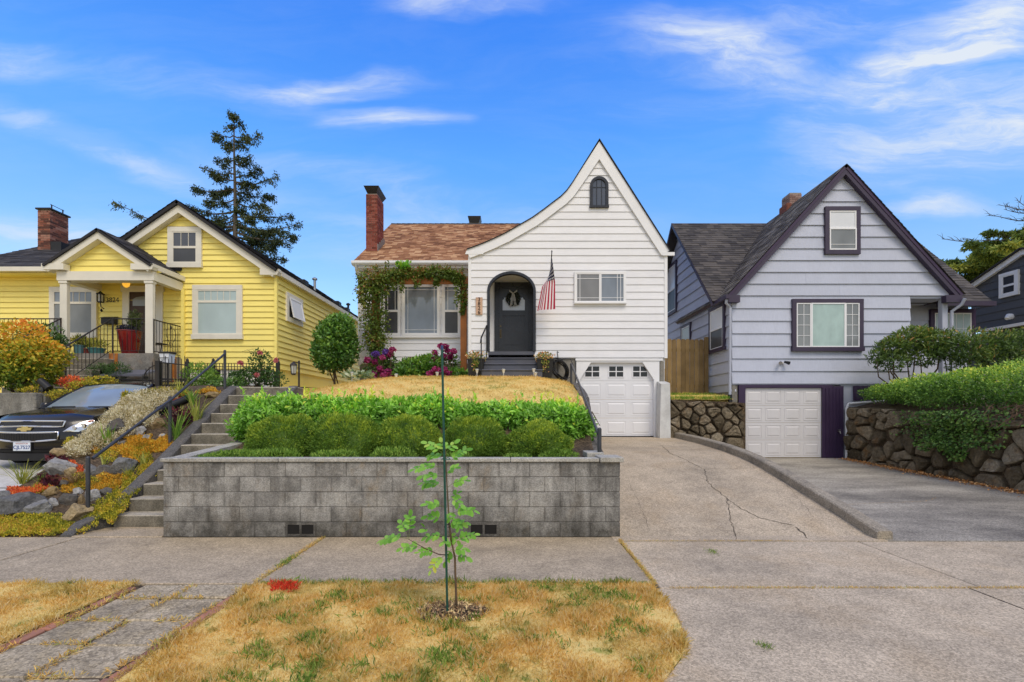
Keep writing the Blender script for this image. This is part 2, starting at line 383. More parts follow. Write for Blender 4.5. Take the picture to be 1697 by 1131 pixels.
# ---------------------------------------------------------------- building helpers
def siding(parent, fr, z0, z1, e, L, Rf, mat, t=.022, name='siding_board', hole=None, split=None):
    z = z0; k = 0
    while z < z1 - .01:
        zb = min(z + e, z1)
        a0, b0, a1, b1 = L(z), Rf(z), L(zb), Rf(zb)
        h0 = hole(z + .001) if hole else None; h1 = hole(zb - .001) if hole else None
        segs = []
        if h0: segs = [(a0, h0[0], a1, (h1 or h0)[0] if h1 else (h0[0] + h0[1]) / 2), (h0[1], b0, (h1 or h0)[1] if h1 else (h0[0] + h0[1]) / 2, b1)]
        else: segs = [(a0, b0, a1, b1)]
        if split:
            out = []
            for (p, q, r, s) in segs:
                if q - p > split * 1.4:
                    m = lerp(p, q, rng.uniform(.3, .7)); m = min(max(m, r + .05), s - .05); out += [(p, m - .002, r, m - .002), (m + .002, q, m + .002, s)]
                else: out.append((p, q, r, s))
            segs = out
        for (p, q, r, s) in segs:
            if q - p < .03 and s - r < .03: continue
            if s <= r: s = r = (r + s) / 2; r -= .004; s += .004
            j = rng.uniform(-.0015, .0015); mb = MB()
            mb.hexa([fr.p(p, t + j, z + .003), fr.p(q, t + j, z + .003), fr.p(q, t + j - .011, z + .003), fr.p(p, t + j - .011, z + .003),
                     fr.p(r, .003, zb + .012), fr.p(s, .003, zb + .012), fr.p(s, -.006, zb + .012), fr.p(r, -.006, zb + .012)])
            mb.obj(name, mat, parent)
        z = zb; k += 1
def wall_strips(mb, fr, z0, z1, L, Rf, t0=-.14, t1=0, dz=.1, hole=None, zs=()):
    lv = sorted(set([z0, z1] + [z for z in zs if z0 < z < z1] + ([z0 + dz * i for i in range(1, int((z1 - z0) / dz))] if hole else [])))
    for a, b in zip(lv[:-1], lv[1:]):
        h0 = hole(a + .001) if hole else None; h1 = hole(b - .001) if hole else None
        if h0 and h1: mb.prism(fr, [(L(a), a), (h0[0], a), (h1[0], b), (L(b), b)], t0, t1); mb.prism(fr, [(h0[1], a), (Rf(a), a), (Rf(b), b), (h1[1], b)], t0, t1)
        elif h0: m = (h0[0] + h0[1]) / 2; mb.prism(fr, [(L(a), a), (h0[0], a), (m, b), (L(b), b)], t0, t1); mb.prism(fr, [(h0[1], a), (Rf(a), a), (Rf(b), b), (m, b)], t0, t1)
        else: mb.prism(fr, [(L(a), a), (Rf(a), a), (Rf(b), b), (L(b), b)], t0, t1)
def window(house, fr, s0, s1, z0, z1, tw, trim, sash, cells, sill=.0, proud=.05, sw=.035, label=None, mats=None, lintel=0.):
    proud += .03; mb = MB()                   # outer trim: head, sill and two casings, butted
    mb.fbox(fr, s0, s1, .005, proud, z1 - tw, z1); mb.fbox(fr, s0 - sill, s1 + sill, .005, proud + (.03 if sill else 0), z0, z0 + tw)
    mb.fbox(fr, s0, s0 + tw, .005, proud - .003, z0 + tw, z1 - tw); mb.fbox(fr, s1 - tw, s1, .005, proud - .003, z0 + tw, z1 - tw)
    if lintel: mb.fbox(fr, s0 - .03, s1 + .03, .005, proud + lintel, z1, z1 + .035)
    win = mb.obj('window', trim, house)
    if label: win['label'] = label
    a0, a1, b0, b1 = s0 + tw, s1 - tw, z0 + tw, z1 - tw
    for c in cells:
        p0, p1 = lerp(a0, a1, c[0]), lerp(a0, a1, c[1]); q0, q1 = lerp(b0, b1, c[2]), lerp(b0, b1, c[3])
        gm, vb, hb = c[4], c[5], c[6]; dep = c[7] if len(c) > 7 else 0
        m = MB(); d = proud - .008 - dep
        m.fbox(fr, p0, p1, .004, d, q0, q0 + sw); m.fbox(fr, p0, p1, .004, d, q1 - sw, q1)
        m.fbox(fr, p0, p0 + sw, .004, d - .001, q0 + sw, q1 - sw); m.fbox(fr, p1 - sw, p1, .004, d - .001, q0 + sw, q1 - sw)
        m.obj('sash', sash, win)
        u0, u1, v0, v1 = p0 + sw, p1 - sw, q0 + sw, q1 - sw
        g = MB(); g.fbox(fr, u0, u1, d - .026, d - .018, v0, v1); g.obj('pane', gm, win)
        for x in vb:
            m = MB(); xx = lerp(u0, u1, x); m.fbox(fr, xx - .0065, xx + .0065, d - .018, d - .006, v0, v1); m.obj('muntin', sash, win)
        for y in hb:
            m = MB(); yy = lerp(v0, v1, y); m.fbox(fr, u0, u1, d - .018, d - .008, yy - .0065, yy + .0065); m.obj('muntin', sash, win)
    return win
def shingles(parent, e0, e1, r0, r1, courses, tab, mat, th=.018, seed=3, name='shingles', lap=.35):
    """overlapping tabs between an eave line e0-e1 and a ridge line r0-r1"""
    e0, e1, r0, r1 = map(Vector, (e0, e1, r0, r1)); g = random.Random(seed); mb = MB()
    nrm = (e1 - e0).cross(r0 - e0).normalized()
    if nrm.z < 0: nrm = -nrm
    for i in range(courses):
        t0 = i / courses; t1 = min(1, (i + 1 + lap) / courses)
        A0, B0, A1, B1 = e0.lerp(r0, t0), e1.lerp(r1, t0), e0.lerp(r0, t1), e1.lerp(r1, t1)
        n = max(1, int((B0 - A0).length / tab)); off = g.random()
        cuts = [0] + [min(1, max(0, (k + off + g.uniform(-.16, .16)) / n)) for k in range(n)] + [1]; cuts = sorted(set(cuts))
        for a, b in zip(cuts[:-1], cuts[1:]):
            if b - a < 1e-4: continue
            lift = nrm * (th * (1 + g.uniform(-.3, .5))); drop = (A0 - A1).normalized() * g.uniform(0, .012)
            p = [A0.lerp(B0, a) + drop, A0.lerp(B0, b) + drop, A1.lerp(B1, b), A1.lerp(B1, a)]
            mb.cr = g.random()
            mb.add([p[0] + lift, p[1] + lift, p[2] + nrm * .003, p[3] + nrm * .003, p[0], p[1]], [(0, 1, 2, 3), (4, 5, 1, 0)])
    o = mb.obj(name, mat, parent, rnd=True, recalc=False); o['kind'] = 'stuff'
    return o
def slab(mb, quad, th, up=True):             # a roof deck from four corners, thickness downwards
    q = [Vector(p) for p in quad]; n = (q[1] - q[0]).cross(q[2] - q[0]).normalized()
    if n.z < 0: n = -n
    mb.hexa([p - n * th for p in q] + [p for p in q])
def panel_door(parent, fr, s0, s1, z0, z1, cols, rows, mat, top_windows=None, gm=None, proud=.02, mx=.05, my=.05, frm=None):
    H = (z1 - z0) / rows; Wd = (s1 - s0) / cols
    mb = MB()
    for r in range(rows): mb.fbox(fr, s0, s1, 0, proud - .006, z0 + r * H + .003, z0 + (r + 1) * H - .003)
    door = mb.obj('garage_door', mat, parent)
    for r in range(rows):
        for c in range(cols):
            a0, a1 = s0 + c * Wd + mx, s0 + (c + 1) * Wd - mx; b0, b1 = z0 + r * H + my, z0 + (r + 1) * H - my
            if top_windows and r == rows - 1: continue
            m = MB(); g = .028; t = proud - .006   # raised panel: groove, slope, field
            m.prism(fr, [(a0, b0), (a1, b0), (a1, b0 + g * .5), (a0, b0 + g * .5)], t, t + .008)
            m.prism(fr, [(a0, b1 - g * .5), (a1, b1 - g * .5), (a1, b1), (a0, b1)], t, t + .008)
            m.prism(fr, [(a0, b0 + g * .5), (a0 + g * .5, b0 + g * .5), (a0 + g * .5, b1 - g * .5), (a0, b1 - g * .5)], t, t + .008)
            m.prism(fr, [(a1 - g * .5, b0 + g * .5), (a1, b0 + g * .5), (a1, b1 - g * .5), (a1 - g * .5, b1 - g * .5)], t, t + .008)
            f = [(a0 + g * 1.6, b0 + g * 1.6), (a1 - g * 1.6, b0 + g * 1.6), (a1 - g * 1.6, b1 - g * 1.6), (a0 + g * 1.6, b1 - g * 1.6)]
            k = [(a0 + g * 2.6, b0 + g * 2.6), (a1 - g * 2.6, b0 + g * 2.6), (a1 - g * 2.6, b1 - g * 2.6), (a0 + g * 2.6, b1 - g * 2.6)]
            m.hexa([fr.p(s, t, z) for s, z in f] + [fr.p(s, t + .012, z) for s, z in k])
            m.obj('panel', mat, door)
    return door
def text_mesh(s, size, depth=.004, font_bold=False, align='CENTER'):
    c = bpy.data.curves.new('lettering', 'FONT'); c.body = s; c.size = size; c.extrude = depth; c.align_x = align; c.align_y = 'CENTER'
    if font_bold: c.offset = size * .018
    o = bpy.data.objects.new('lettering', c); COL.objects.link(o)
    dg = bpy.context.evaluated_depsgraph_get(); me = bpy.data.meshes.new_from_object(o.evaluated_get(dg))
    bpy.data.objects.remove(o); bpy.data.curves.remove(c); return me
def lettering(name, s, size, fr, a, z, t, mat, parent, depth=.004, bold=False):
    me = text_mesh(s, size, depth, bold); me.materials.clear(); me.materials.append(mat)
    u = Vector((fr.u[0], fr.u[1], 0)); n = Vector((fr.n[0], fr.n[1], 0)); M = Matrix.Identity(4)
    for i in range(3): M[i][0] = u[i]; M[i][1] = (0, 0, 1)[i]; M[i][2] = n[i]
    M.translation = Vector(fr.p(a, t, z))
    return inst(name, me, parent, M)
def rock(name, c, size, seed, mat, parent=None, rot=0., cuts=10, sub=4, rough=.16):
    g = random.Random(seed); bm = bmesh.new(); bmesh.ops.create_icosphere(bm, subdivisions=sub, radius=1)
    pl = [(Vector((g.uniform(-1, 1), g.uniform(-1, 1), g.uniform(-.6, 1))).normalized(), g.uniform(.48, .82)) for _ in range(cuts)]
    o = Vector((g.uniform(0, 50),) * 3); cr, sr = math.cos(rot), math.sin(rot)
    for v in bm.verts:
        p = v.co.copy()
        for n, d in pl:
            k = p.dot(n) - d
            if k > 0: p -= n * k * .93
        p *= 1 + rough * (noise.noise(p * 1.6 + o) + .45 * noise.noise(p * 4 + o) + .28 * noise.noise(p * 9 + o) + .14 * noise.noise(p * 20 + o))
        p = Vector((p.x * size[0], p.y * size[1], p.z * size[2]))
        v.co = Vector((p.x * cr - p.z * sr, p.y, p.x * sr + p.z * cr))
    me = bpy.data.meshes.new(name); bm.to_mesh(me); bm.free()
    me.polygons.foreach_set('use_smooth', np.full(len(me.polygons), True)); me.set_sharp_from_angle(angle=R(22))
    me.materials.append(mat)
    o_ = link(name, me, parent, Vector(c) - org(parent) if parent else c)
    return o_
def clip(poly, p, n):                         # keep the side where (q-p).n <= 0
    out = []
    for i in range(len(poly)):
        a, b = poly[i], poly[(i + 1) % len(poly)]
        da = (a[0] - p[0]) * n[0] + (a[1] - p[1]) * n[1]; db = (b[0] - p[0]) * n[0] + (b[1] - p[1]) * n[1]
        if da <= 0: out.append(a)
        if da * db < 0: t = da / (da - db); out.append((a[0] + (b[0] - a[0]) * t, a[1] + (b[1] - a[1]) * t))
    return out
def stone_wall(parent, fr, poly, seeds, mat, seed=1, gap=.018, proud=(.05, .14)):
    g = random.Random(seed)
    for i, s in enumerate(seeds):
        c = poly
        for j, q in enumerate(seeds):
            if i == j or abs(q[0] - s[0]) > 1.4: continue
            m = ((s[0] + q[0]) / 2, (s[1] + q[1]) / 2); n = (q[0] - s[0], q[1] - s[1]); c = clip(c, m, n)
            if len(c) < 3: break
        if len(c) < 3: continue
        cx = sum(p[0] for p in c) / len(c); cz = sum(p[1] for p in c) / len(c)
        A = abs(sum(c[k][0] * c[(k + 1) % len(c)][1] - c[(k + 1) % len(c)][0] * c[k][1] for k in range(len(c)))) / 2
        if A < .004: continue
        rr = math.sqrt(A)
        # densify and roughen the outline
        ol = []
        for k in range(len(c)):
            a, b = c[k], c[(k + 1) % len(c)]; m = max(1, int(math.hypot(b[0] - a[0], b[1] - a[1]) / (rr * .3)))
            for q in range(m):
                t = q / m; ol.append((a[0] + (b[0] - a[0]) * t, a[1] + (b[1] - a[1]) * t))
        sh = max(.5, 1 - gap / rr * 1.5) * g.uniform(.90, 1.03)
        ol = [(cx + (p[0] - cx) * sh * (1 - g.uniform(0, .05)), cz + (p[1] - cz) * sh * (1 - g.uniform(0, .06))) for p in ol]
        ol = [((ol[k][0] * 6 + ol[k - 1][0] + ol[(k + 1) % len(ol)][0]) / 8, (ol[k][1] * 6 + ol[k - 1][1] + ol[(k + 1) % len(ol)][1]) / 8) for k in range(len(ol))]
        pr = g.uniform(*proud); tx, tz = g.uniform(-.22, .22), g.uniform(-.30, .16)
        mb = MB(); n = len(ol); rings = [(1, -.10), (1, pr * .5), (.95, pr * .86), (.70, pr), (.34, pr * 1.03)]
        vs = []
        for sc, d in rings:
            for (a, z) in ol:
                da, dz = (a - cx) * sc, (z - cz) * sc
                nn = noise.noise(Vector((a * 6 + i * 3, z * 6, sc * 2))) * .05 + noise.noise(Vector((a * 17 + i * 3, z * 17, sc * 5))) * .014 if d > 0 else 0
                vs.append(fr.p(cx + da, d + (tx * da + tz * dz if d > 0 else 0) + nn, cz + dz))
        vs.append(fr.p(cx, pr * 1.05, cz)); fs = []
        for k in range(len(rings) - 1):
            for q in range(n): fs.append((k * n + q, k * n + (q + 1) % n, (k + 1) * n + (q + 1) % n, (k + 1) * n + q))
        k = len(rings) - 1
        for q in range(n): fs.append((k * n + q, k * n + (q + 1) % n, len(vs) - 1))
        mb.add(vs, fs); mb.obj('stone', mat, parent, smooth=7)
def poisson(w0, w1, z0, z1, dx, dz, seed, top=None, jit=.42):
    g = random.Random(seed); pts = []; z = z0 + dz / 2; row = 0
    while z < z1:
        x = w0 + (dx / 2 if row % 2 else 0)
        while x < w1 + dx * .4:
            p = (x + g.uniform(-jit, jit) * dx, z + g.uniform(-jit, jit) * dz)
            if g.random() < .84: pts.append(p)
            if g.random() < .18: pts.append((p[0] + dx * .42, p[1] + dz * .42))
            x += dx * g.uniform(.75, 1.3)
        z += dz; row += 1
    return pts
# ---------------------------------------------------------------- shared materials
M_sidewalk = concrete('sidewalk_concrete', (.43, .347, .240), stain=.42, sscale=.8, speck=.36, spscale=85, warmth=.35)
M_drive = concrete('driveway_concrete', (.49, .40, .285), stain=.45, sscale=.6, speck=.36, spscale=85, warmth=.5, warm=(.42, .30, .17))
M_pale = concrete('pale_concrete', (.55, .54, .52), stain=.12, speck=.12, warmth=.1)
M_kerb = concrete('kerb_concrete', (.31, .27, .21), stain=.6, sscale=2.2, speck=.4, warmth=.4)
M_block = concrete('block_concrete', (.285, .273, .25), edge=True, stain=.5, sscale=1.5, speck=.3, spscale=110, objvar=.26, warmth=.35, warm=(.26, .19, .10), streak=(5.5, 5.5, .7), lowdirt=(.08, .42), bump=.7)
M_cap = concrete('cap_concrete', (.42, .40, .35), stain=.35, sscale=2.5, speck=.3)
M_mortar = concrete('mortar', (.20, .19, .175), stain=.6, sscale=3, speck=.3, streak=(5.5, 5.5, .7), lowdirt=(.08, .34))
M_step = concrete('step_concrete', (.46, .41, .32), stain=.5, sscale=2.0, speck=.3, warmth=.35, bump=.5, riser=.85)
M_cheek = concrete('cheek_concrete', (.105, .10, .095), stain=.45, sscale=2.4, speck=.4, warmth=.25)
M_found = concrete('foundation_concrete', (.25, .235, .205), stain=.45, sscale=1.3, speck=.2, warmth=.3)
M_oldpath = concrete('old_path_concrete', (.42, .345, .235), dark=(.075, .058, .038), stain=.8, sscale=1.6, speck=.45, spscale=70, warmth=.55, warm=(.36, .27, .13), bump=.7)
M_road = concrete('road_asphalt', (.06, .06, .06), stain=.3, speck=.4, warmth=.1)
M_soil = concrete('soil', (.085, .06, .038), dark=(.03, .022, .014), stain=.5, sscale=5, speck=.6, spscale=45, warmth=.5, warm=(.16, .11, .06), bump=1.)
M_crack = concrete('crack_dirt', (.10, .082, .055), speck=.5, spscale=60)
def asphalt():
    t = NT('worn_asphalt')
    st = t.noise(1.0, 7, .62, sc=(.6, 1.3, 1)); st2 = t.noise(.33, 4, .6, sc=(1, 1.4, 1))
    f = t.math('ADD', t.math('MULTIPLY', st, .62), t.math('MULTIPLY', st2, .38))
    c = t.ramp(f, [(.34, (.13, .117, .10)), (.45, (.24, .217, .18)), (.56, (.37, .335, .275)), (.70, (.50, .455, .375))])
    vo = t.n('ShaderNodeTexVoronoi'); vo.inputs['Scale'].default_value = 70; t.l(t.g.outputs['Position'], vo.inputs['Vector'])
    vc = t.n('ShaderNodeSeparateColor'); t.l(vo.outputs['Color'], vc.inputs[0])
    c = t.mix(1, c, t.rng(vc.outputs[0], 0, 1, .6, 1.4), 'MULTIPLY')
    t.bump(t.noise(80, 3, .7), .35, .006); return t.fin(c, .85, 0, .25)
M_asphalt = asphalt()
GREEN_STOPS = [(0, (.40, .235, .055)), (.45, (.50, .32, .10)), (.8, (.62, .45, .19)), (1, (.70, .56, .30))]
def drygrass(name, green=.5, scale=1.6, bed=False):
    t = NT(name)
    v = t.attr() if not bed else t.noise(60, 3, .7)
    straw = t.ramp(v, [(0, (.64, .41, .09)), (.35, (.86, .61, .19)), (.7, (.95, .74, .30)), (1, (.96, .85, .52))])
    grn = t.ramp(v, [(0, (.12, .20, .025)), (.6, (.26, .34, .05)), (1, (.50, .48, .12))])
    big = t.noise(.8 * scale, 4, .6); tuft = t.noise(4.2 * scale, 3, .6)
    g1 = t.rng(big, .48, .68, 0, .75); g2 = t.rng(tuft, .57, .66, 0, 1)
    g = t.math('MULTIPLY', t.math('ADD', t.math('MULTIPLY', g1, .55), t.math('MULTIPLY', g2, t.rng(big, .38, .58, .12, 1.0)), clamp=True), green, clamp=True)
    c = t.mix(g, straw, grn)
    tone = t.noise(2.3 * scale, 4, .6); c = t.mix(t.rng(tone, .5, .72, 0, .4), c, t.mix(.5, c, (.58, .34, .08)))
    if bed: c = t.mix(.15, c, (.36, .23, .09)); t.bump(t.noise(90, 3), .8, .01)
    t.fin(c, .85, 0, .15)
    if not bed:
        tr = t.n('ShaderNodeBsdfTranslucent'); t.l(c, tr.inputs[0]); mx = t.n('ShaderNodeMixShader'); mx.inputs[0].default_value = .5; t.l(t.b.outputs[0], mx.inputs[1]); t.l(tr.outputs[0], mx.inputs[2]); t.l(mx.outputs[0], t.out.inputs[0])
    return t.m
M_grass = drygrass('dry_grass', .95); M_grassbed = drygrass('dry_turf', .8, bed=True)
M_hill = drygrass('dry_hill_grass', .8, .8); M_hillbed = drygrass('dry_hill_turf', .7, .8, bed=True)
M_dryleaf = leafmat('dead_leaves', [(0, (.16, .06, .02)), (.5, (.36, .16, .05)), (1, (.52, .32, .14))], .8, .05, .2)
M_weed = leafmat('weed_green', [(0, (.05, .10, .015)), (1, (.20, .27, .05))], .7, .15, .2)
M_jointgrass = leafmat('joint_grass', [(0, (.26, .15, .04)), (.6, (.52, .36, .12)), (1, (.25, .27, .07))], .8, .1, .3)

# ---------------------------------------------------------------- ground, road, pavement
def stru(o): o['kind'] = 'structure'; return o
gp = [(-.3, -3000), (-.3, 14.55), (2.22, 14.62), (2.22, 3000)]
# one ground sheet: street level in front, house level from the foundations back
V = []; Fc = []
for x in (-1500, 1500):
    for y, z in ((-1500, -.30), (14.56, -.30), (14.62, 2.20), (1800, 2.20)): V.append((x, y, z))
Fc = [(0, 4, 5, 1), (1, 5, 6, 2), (2, 6, 7, 3)]
g_ = npobj('ground', np.array(V, float), np.array(Fc), M_hillbed); stru(g_)
mb = MB(); mb.box(-60, 60, -9, 1.0, -.29, -.14); stru(mb.obj('road', M_road))
mb = MB(); mb.cbox(-60, 60, 1.0, 1.16, -.29, 0, .015); stru(mb.obj('kerb', M_kerb))

# sidewalk: a bed of soil with separate slabs on it
mb = MB(); mb.box(-16, 16, 4.50, 6.44, -.25, -.05)
walk = stru(mb.obj('sidewalk', M_soil))
jx = [-15.9, -12.4, -8.9, -5.75, -2.50, 1.39, 4.45, 8.2, 12, 15.9]
for i, (a, b) in enumerate(zip(jx[:-1], jx[1:])):
    mb = MB(); yf_ = 4.69 if a < 1 else 4.56
    mb.cbox(a + .012, b - .012, yf_, 6.22 if a > 1 else 6.43, -.08, rng.uniform(-.004, .002), .008); mb.obj('slab', M_sidewalk if a < 1 else M_drive, walk)
# driveway crossing between pavement and road, with the rounded flare at the lawn
def flare(y): return interp(y, [(1.16, -.2), (2.2, .15), (2.96, .93), (3.3, 1.18), (3.6, 1.29), (3.9, 1.335), (4.55, 1.345)])
ys = np.linspace(1.16, 4.545, 24)
mb = MB(); n = len(ys)
vs = [(flare(y), y, 0.0) for y in ys] + [(15.9, y, 0.0) for y in ys] + [(flare(y), y, -.2) for y in ys] + [(15.9, y, -.2) for y in ys]
fs = [(i, n + i, n + i + 1, i + 1) for i in range(n - 1)] + [(2 * n + i, i, i + 1, 2 * n + i + 1) for i in range(n - 1)] + [(n + i, 3 * n + i, 3 * n + i + 1, n + i + 1) for i in range(n - 1)]
fs += [(0, 2 * n, 3 * n, n), (n - 1, 2 * n - 1, 4 * n - 1, 3 * n - 1)]
mb.add(vs, fs); apron = stru(mb.obj('driveway_apron', M_drive, recalc=False))
mb = MB(); mb.box(4.30, 4.309, 1.3, 4.54, -.02, .004); mb.obj('joint', M_crack, apron)

# the two driveways (profiles from the photo)
PW = [(6.2, .0), (6.45, .005), (7.0, .13), (7.65, .27), (8.6, .47), (9.4, .625), (10, .71), (11, .80), (12.5, .88), (14.3, .93), (15.2, .93)]
PP = [(6.2, .0), (6.45, .003), (8, .06), (10, .135), (12, .21), (14.5, .305), (15.2, .31)]
PY = [(6.2, 0), (6.45, .02), (7.3, .22), (8, .43), (8.8, .62), (10, .74), (13, .85), (14.6, .86)]
def wallx(y): return interp(y, [(6.42, 1.44), (6.62, 1.44), (7.75, 1.5), (9.14, 1.6), (10, 1.66), (10.5, 1.7), (12.7, 1.8), (14.4, 2.0)])
def ribbon(name, xl, xr, prof, y0, y1, mat, n=40, nx=2, th=.2):
    ys = np.linspace(y0, y1, n); V = []; k = nx + 1
    for y in ys:
        z = interp(y, prof)
        for i in range(k): V.append((lerp(xl(y), xr(y), i / nx), y, z))
    for y in (ys[0],):
        for i in range(k): V.append((lerp(xl(y), xr(y), i / nx), y, interp(y, prof) - th))
    Fc = [(j * k + i, j * k + i + 1, (j + 1) * k + i + 1, (j + 1) * k + i) for j in range(n - 1) for i in range(nx)]
    Fc += [(n * k + i, n * k + i + 1, i + 1, i) for i in range(nx)]
    return npobj(name, np.array(V), np.array(Fc), mat)
dw = stru(ribbon('concrete_driveway', lambda y: wallx(y) - .12, lambda y: 4.86, PW, 6.24, 15.0, M_drive)); dw['label'] = 'cracked tan concrete driveway rising to the white garage door'
pd = stru(ribbon('asphalt_driveway', lambda y: 4.86, lambda y: 10.6, PP, 6.24, 15.0, M_asphalt)); pd['label'] = 'worn grey driveway in front of the purple trimmed garage'
yd = stru(ribbon('pale_driveway', lambda y: -11.6, lambda y: -7.3, PY, 6.30, 14.5, M_pale)); yd['label'] = 'pale concrete driveway under the black car'
mb = MB(); z = interp(7.95, PY); mb.box(-11.6, -7.6, 7.94, 7.952, z - .02, z + .008); mb.obj('joint', M_crack, yd)
# cracks in the driveway (open, dirt filled): thin jagged strips lying in the surface
def crack(parent, prof, pts, w0=.012, seed=1, mat=None):
    w0 *= .55
    g = random.Random(seed); pl = []
    for (a, b) in zip(pts[:-1], pts[1:]):
        m = max(2, int(math.hypot(b[0] - a[0], b[1] - a[1]) / .05))
        for k in range(m):
            t = k / m; pl.append((lerp(a[0], b[0], t) + g.uniform(-.018, .018), lerp(a[1], b[1], t) + g.uniform(-.018, .018)))
    pl.append(pts[-1]); vs = []
    for i, p in enumerate(pl):
        a = pl[max(i - 1, 0)]; b = pl[min(i + 1, len(pl) - 1)]; L = math.hypot(b[0] - a[0], b[1] - a[1]) or 1
        nx_, ny_ = -(b[1] - a[1]) / L, (b[0] - a[0]) / L; ww = w0 * g.uniform(.3, 1) * (.3 if i in (0, len(pl) - 1) else 1)
        for s in (-1, 1):
            q = (p[0] + nx_ * ww * s, p[1] + ny_ * ww * s); vs.append((*q, interp(q[1], prof) + .005))
    mb = MB(); mb.add(vs, [(2 * i, 2 * i + 1, 2 * i + 3, 2 * i + 2) for i in range(len(pl) - 1)]); mb.obj('crack', mat or M_crack, parent, recalc=False)
def gx(px, py, prof):                        # photo pixel on a driveway surface
    lo, hi = 4.0, 15.0
    f = lambda d: Z(py, d) - interp(d, prof)
    for _ in range(50):
        m = (lo + hi) / 2
        if f(m) > 0: lo = m
        else: hi = m
    return (X(px, lo), lo)
cr = lambda *a: [gx(x, y, PW) for x, y in a]
crack(dw, PW, cr((1095, 738), (1110, 752), (1150, 770), (1167, 778), (1172, 800), (1200, 823), (1230, 845), (1262, 860), (1290, 866), (1316, 872)), .013, 2)
crack(dw, PW, cr((1204, 826), (1208, 850), (1211, 868), (1218, 885), (1219, 896)), .012, 3)
crack(dw, PW, cr((1318, 873), (1330, 884), (1338, 893)), .02, 4)
crack(dw, PW, cr((1170, 778), (1210, 777), (1255, 776)), .006, 5); crack(dw, PW, cr((1040, 800), (1060, 835), (1075, 880)), .004, 15); crack(dw, PW, cr((1255, 776), (1300, 800), (1350, 860)), .004, 16); crack(dw, PW, cr((1060, 735), (1095, 738)), .006, 17)
pdc = lambda *a: [gx(x, y, PP) for x, y in a]
crack(pd, PP, pdc((1395, 838), (1430, 835), (1490, 833), (1535, 831), (1552, 825)), .008, 6, M_jointgrass)
# dry grass and weeds growing in the joints
def tufts(name, line, n, L, mat, kind='stuff', label=None, zoff=0, wid=.02, parent=None):
    line = np.array(line, float); seg = nr.integers(0, len(line) - 1, n); t = nr.random(n)[:, None]
    Pt = line[seg] * (1 - t) + line[seg + 1] * t + nr.normal(size=(n, 3)) * np.array([wid, wid, 0]); Pt[:, 2] += zoff
    v, f, r = leaves(Pt, np.tile((0, 0, 1.), (n, 1)), L, L * .16, 'fold', out=.5, up=.2, spread=1.3)
    v[:, 2] = np.maximum(v[:, 2], Pt[:, 2].min() - .0)
    o = npobj(name, v, f, mat, parent, r, kind)
    if label and not parent: tag(o, label, 'grass')
    return o
tufts('joint_grass', [(1.40, 6.30, 0), (1.39, 5.4, 0), (1.38, 4.62, 0)], 900, .028, M_jointgrass, label='strip of dry grass in the pavement joint beside the driveway', wid=.014)
tufts('joint_grass', [(1.5, 4.555, 0), (5.6, 4.555, 0)], 1700, .022, M_jointgrass, label='long thin line of dry grass along the driveway apron joint', wid=.010)
tufts('joint_grass', [(1.5, 6.23, 0), (2.8, 6.23, 0), (3.6, 6.23, 0)], 500, .020, M_jointgrass, label='sparse dry grass in the joint at the foot of the concrete driveway', wid=.012)
tufts('joint_grass', [(-2.5, 6.40, 0), (-2.5, 4.7, 0)], 700, .03, M_jointgrass, label='dry grass in the pavement joint in front of the block wall', wid=.02)
tufts('joint_weed', [(-2.5, 5.55, 0), (-2.5, 5.2, 0)], 260, .035, M_weed, label='small green weeds in the pavement joint in front of the block wall', wid=.025)
tufts('weed_tuft', [(X(1181, 5.75), 5.8, 0), (X(1181, 5.7), 5.65, 0)], 60, .035, M_weed, label='tiny green weed on the driveway crossing', wid=.03)
tufts('weed_tuft', [(X(1262, 3.45), 3.45, 0), (X(1270, 3.4), 3.38, 0)], 70, .03, M_weed, label='small weed in the concrete apron near the bottom of the photo', wid=.025)

# kerb wall between the two driveways
kx = 4.86; kp = [(y, max(interp(y, PW), interp(y, PP)) + .15) for y in np.linspace(6.30, 14.25, 30)]
kp = [(6.30, .11), (6.55, .17)] + kp[2:]
mb = MB(); vs = []
for y, z in kp:
    vs += [(kx - .09, y, -.1), (kx - .09, y, z - .02), (kx - .07, y, z), (kx + .09, y, z), (kx + .11, y, z - .02), (kx + .11, y, -.1)]
n = len(kp); fs = [(i * 6 + k, i * 6 + k + 1, (i + 1) * 6 + k + 1, (i + 1) * 6 + k) for i in range(n - 1) for k in range(5)] + [tuple(range(6)), tuple((n - 1) * 6 + k for k in range(6))]
mb.add(vs, fs); tag(mb.obj('kerb_wall', M_kerb, smooth=30), 'low sloping concrete kerb wall dividing the two driveways', 'kerb')

# planting strip by the road
def strip(name, xl, xr, y0, y1, mat, n=60, nx=30, amp=.012):
    V = []; ys = np.linspace(y0, y1, n)
    for y in ys:
        for i in range(nx + 1):
            x = lerp(xl(y), xr(y), i / nx); V.append((x, y, .004 + amp * noise.noise(Vector((x * 2.2, y * 2.2, 0)))))
    k = nx + 1; Fc = [(j * k + i, j * k + i + 1, (j + 1) * k + i + 1, (j + 1) * k + i) for j in range(n - 1) for i in range(nx)]
    return npobj(name, np.array(V), np.array(Fc), mat)
stru(strip('parking_strip', lambda y: -2.43, lambda y: flare(y) - .005, 1.17, 4.685, M_grassbed))
stru(strip('parking_strip', lambda y: -14, lambda y: -3.66, 1.17, 4.685, M_grassbed, nx=60))
def hash2(x, y): return np.sin(x * 2.1 + 1.7) * np.sin(y * 2.6 + .3) + .5 * np.sin(x * 5.3 + y * 3.1) + .35 * np.sin(y * 8.1 - x * 6.7)
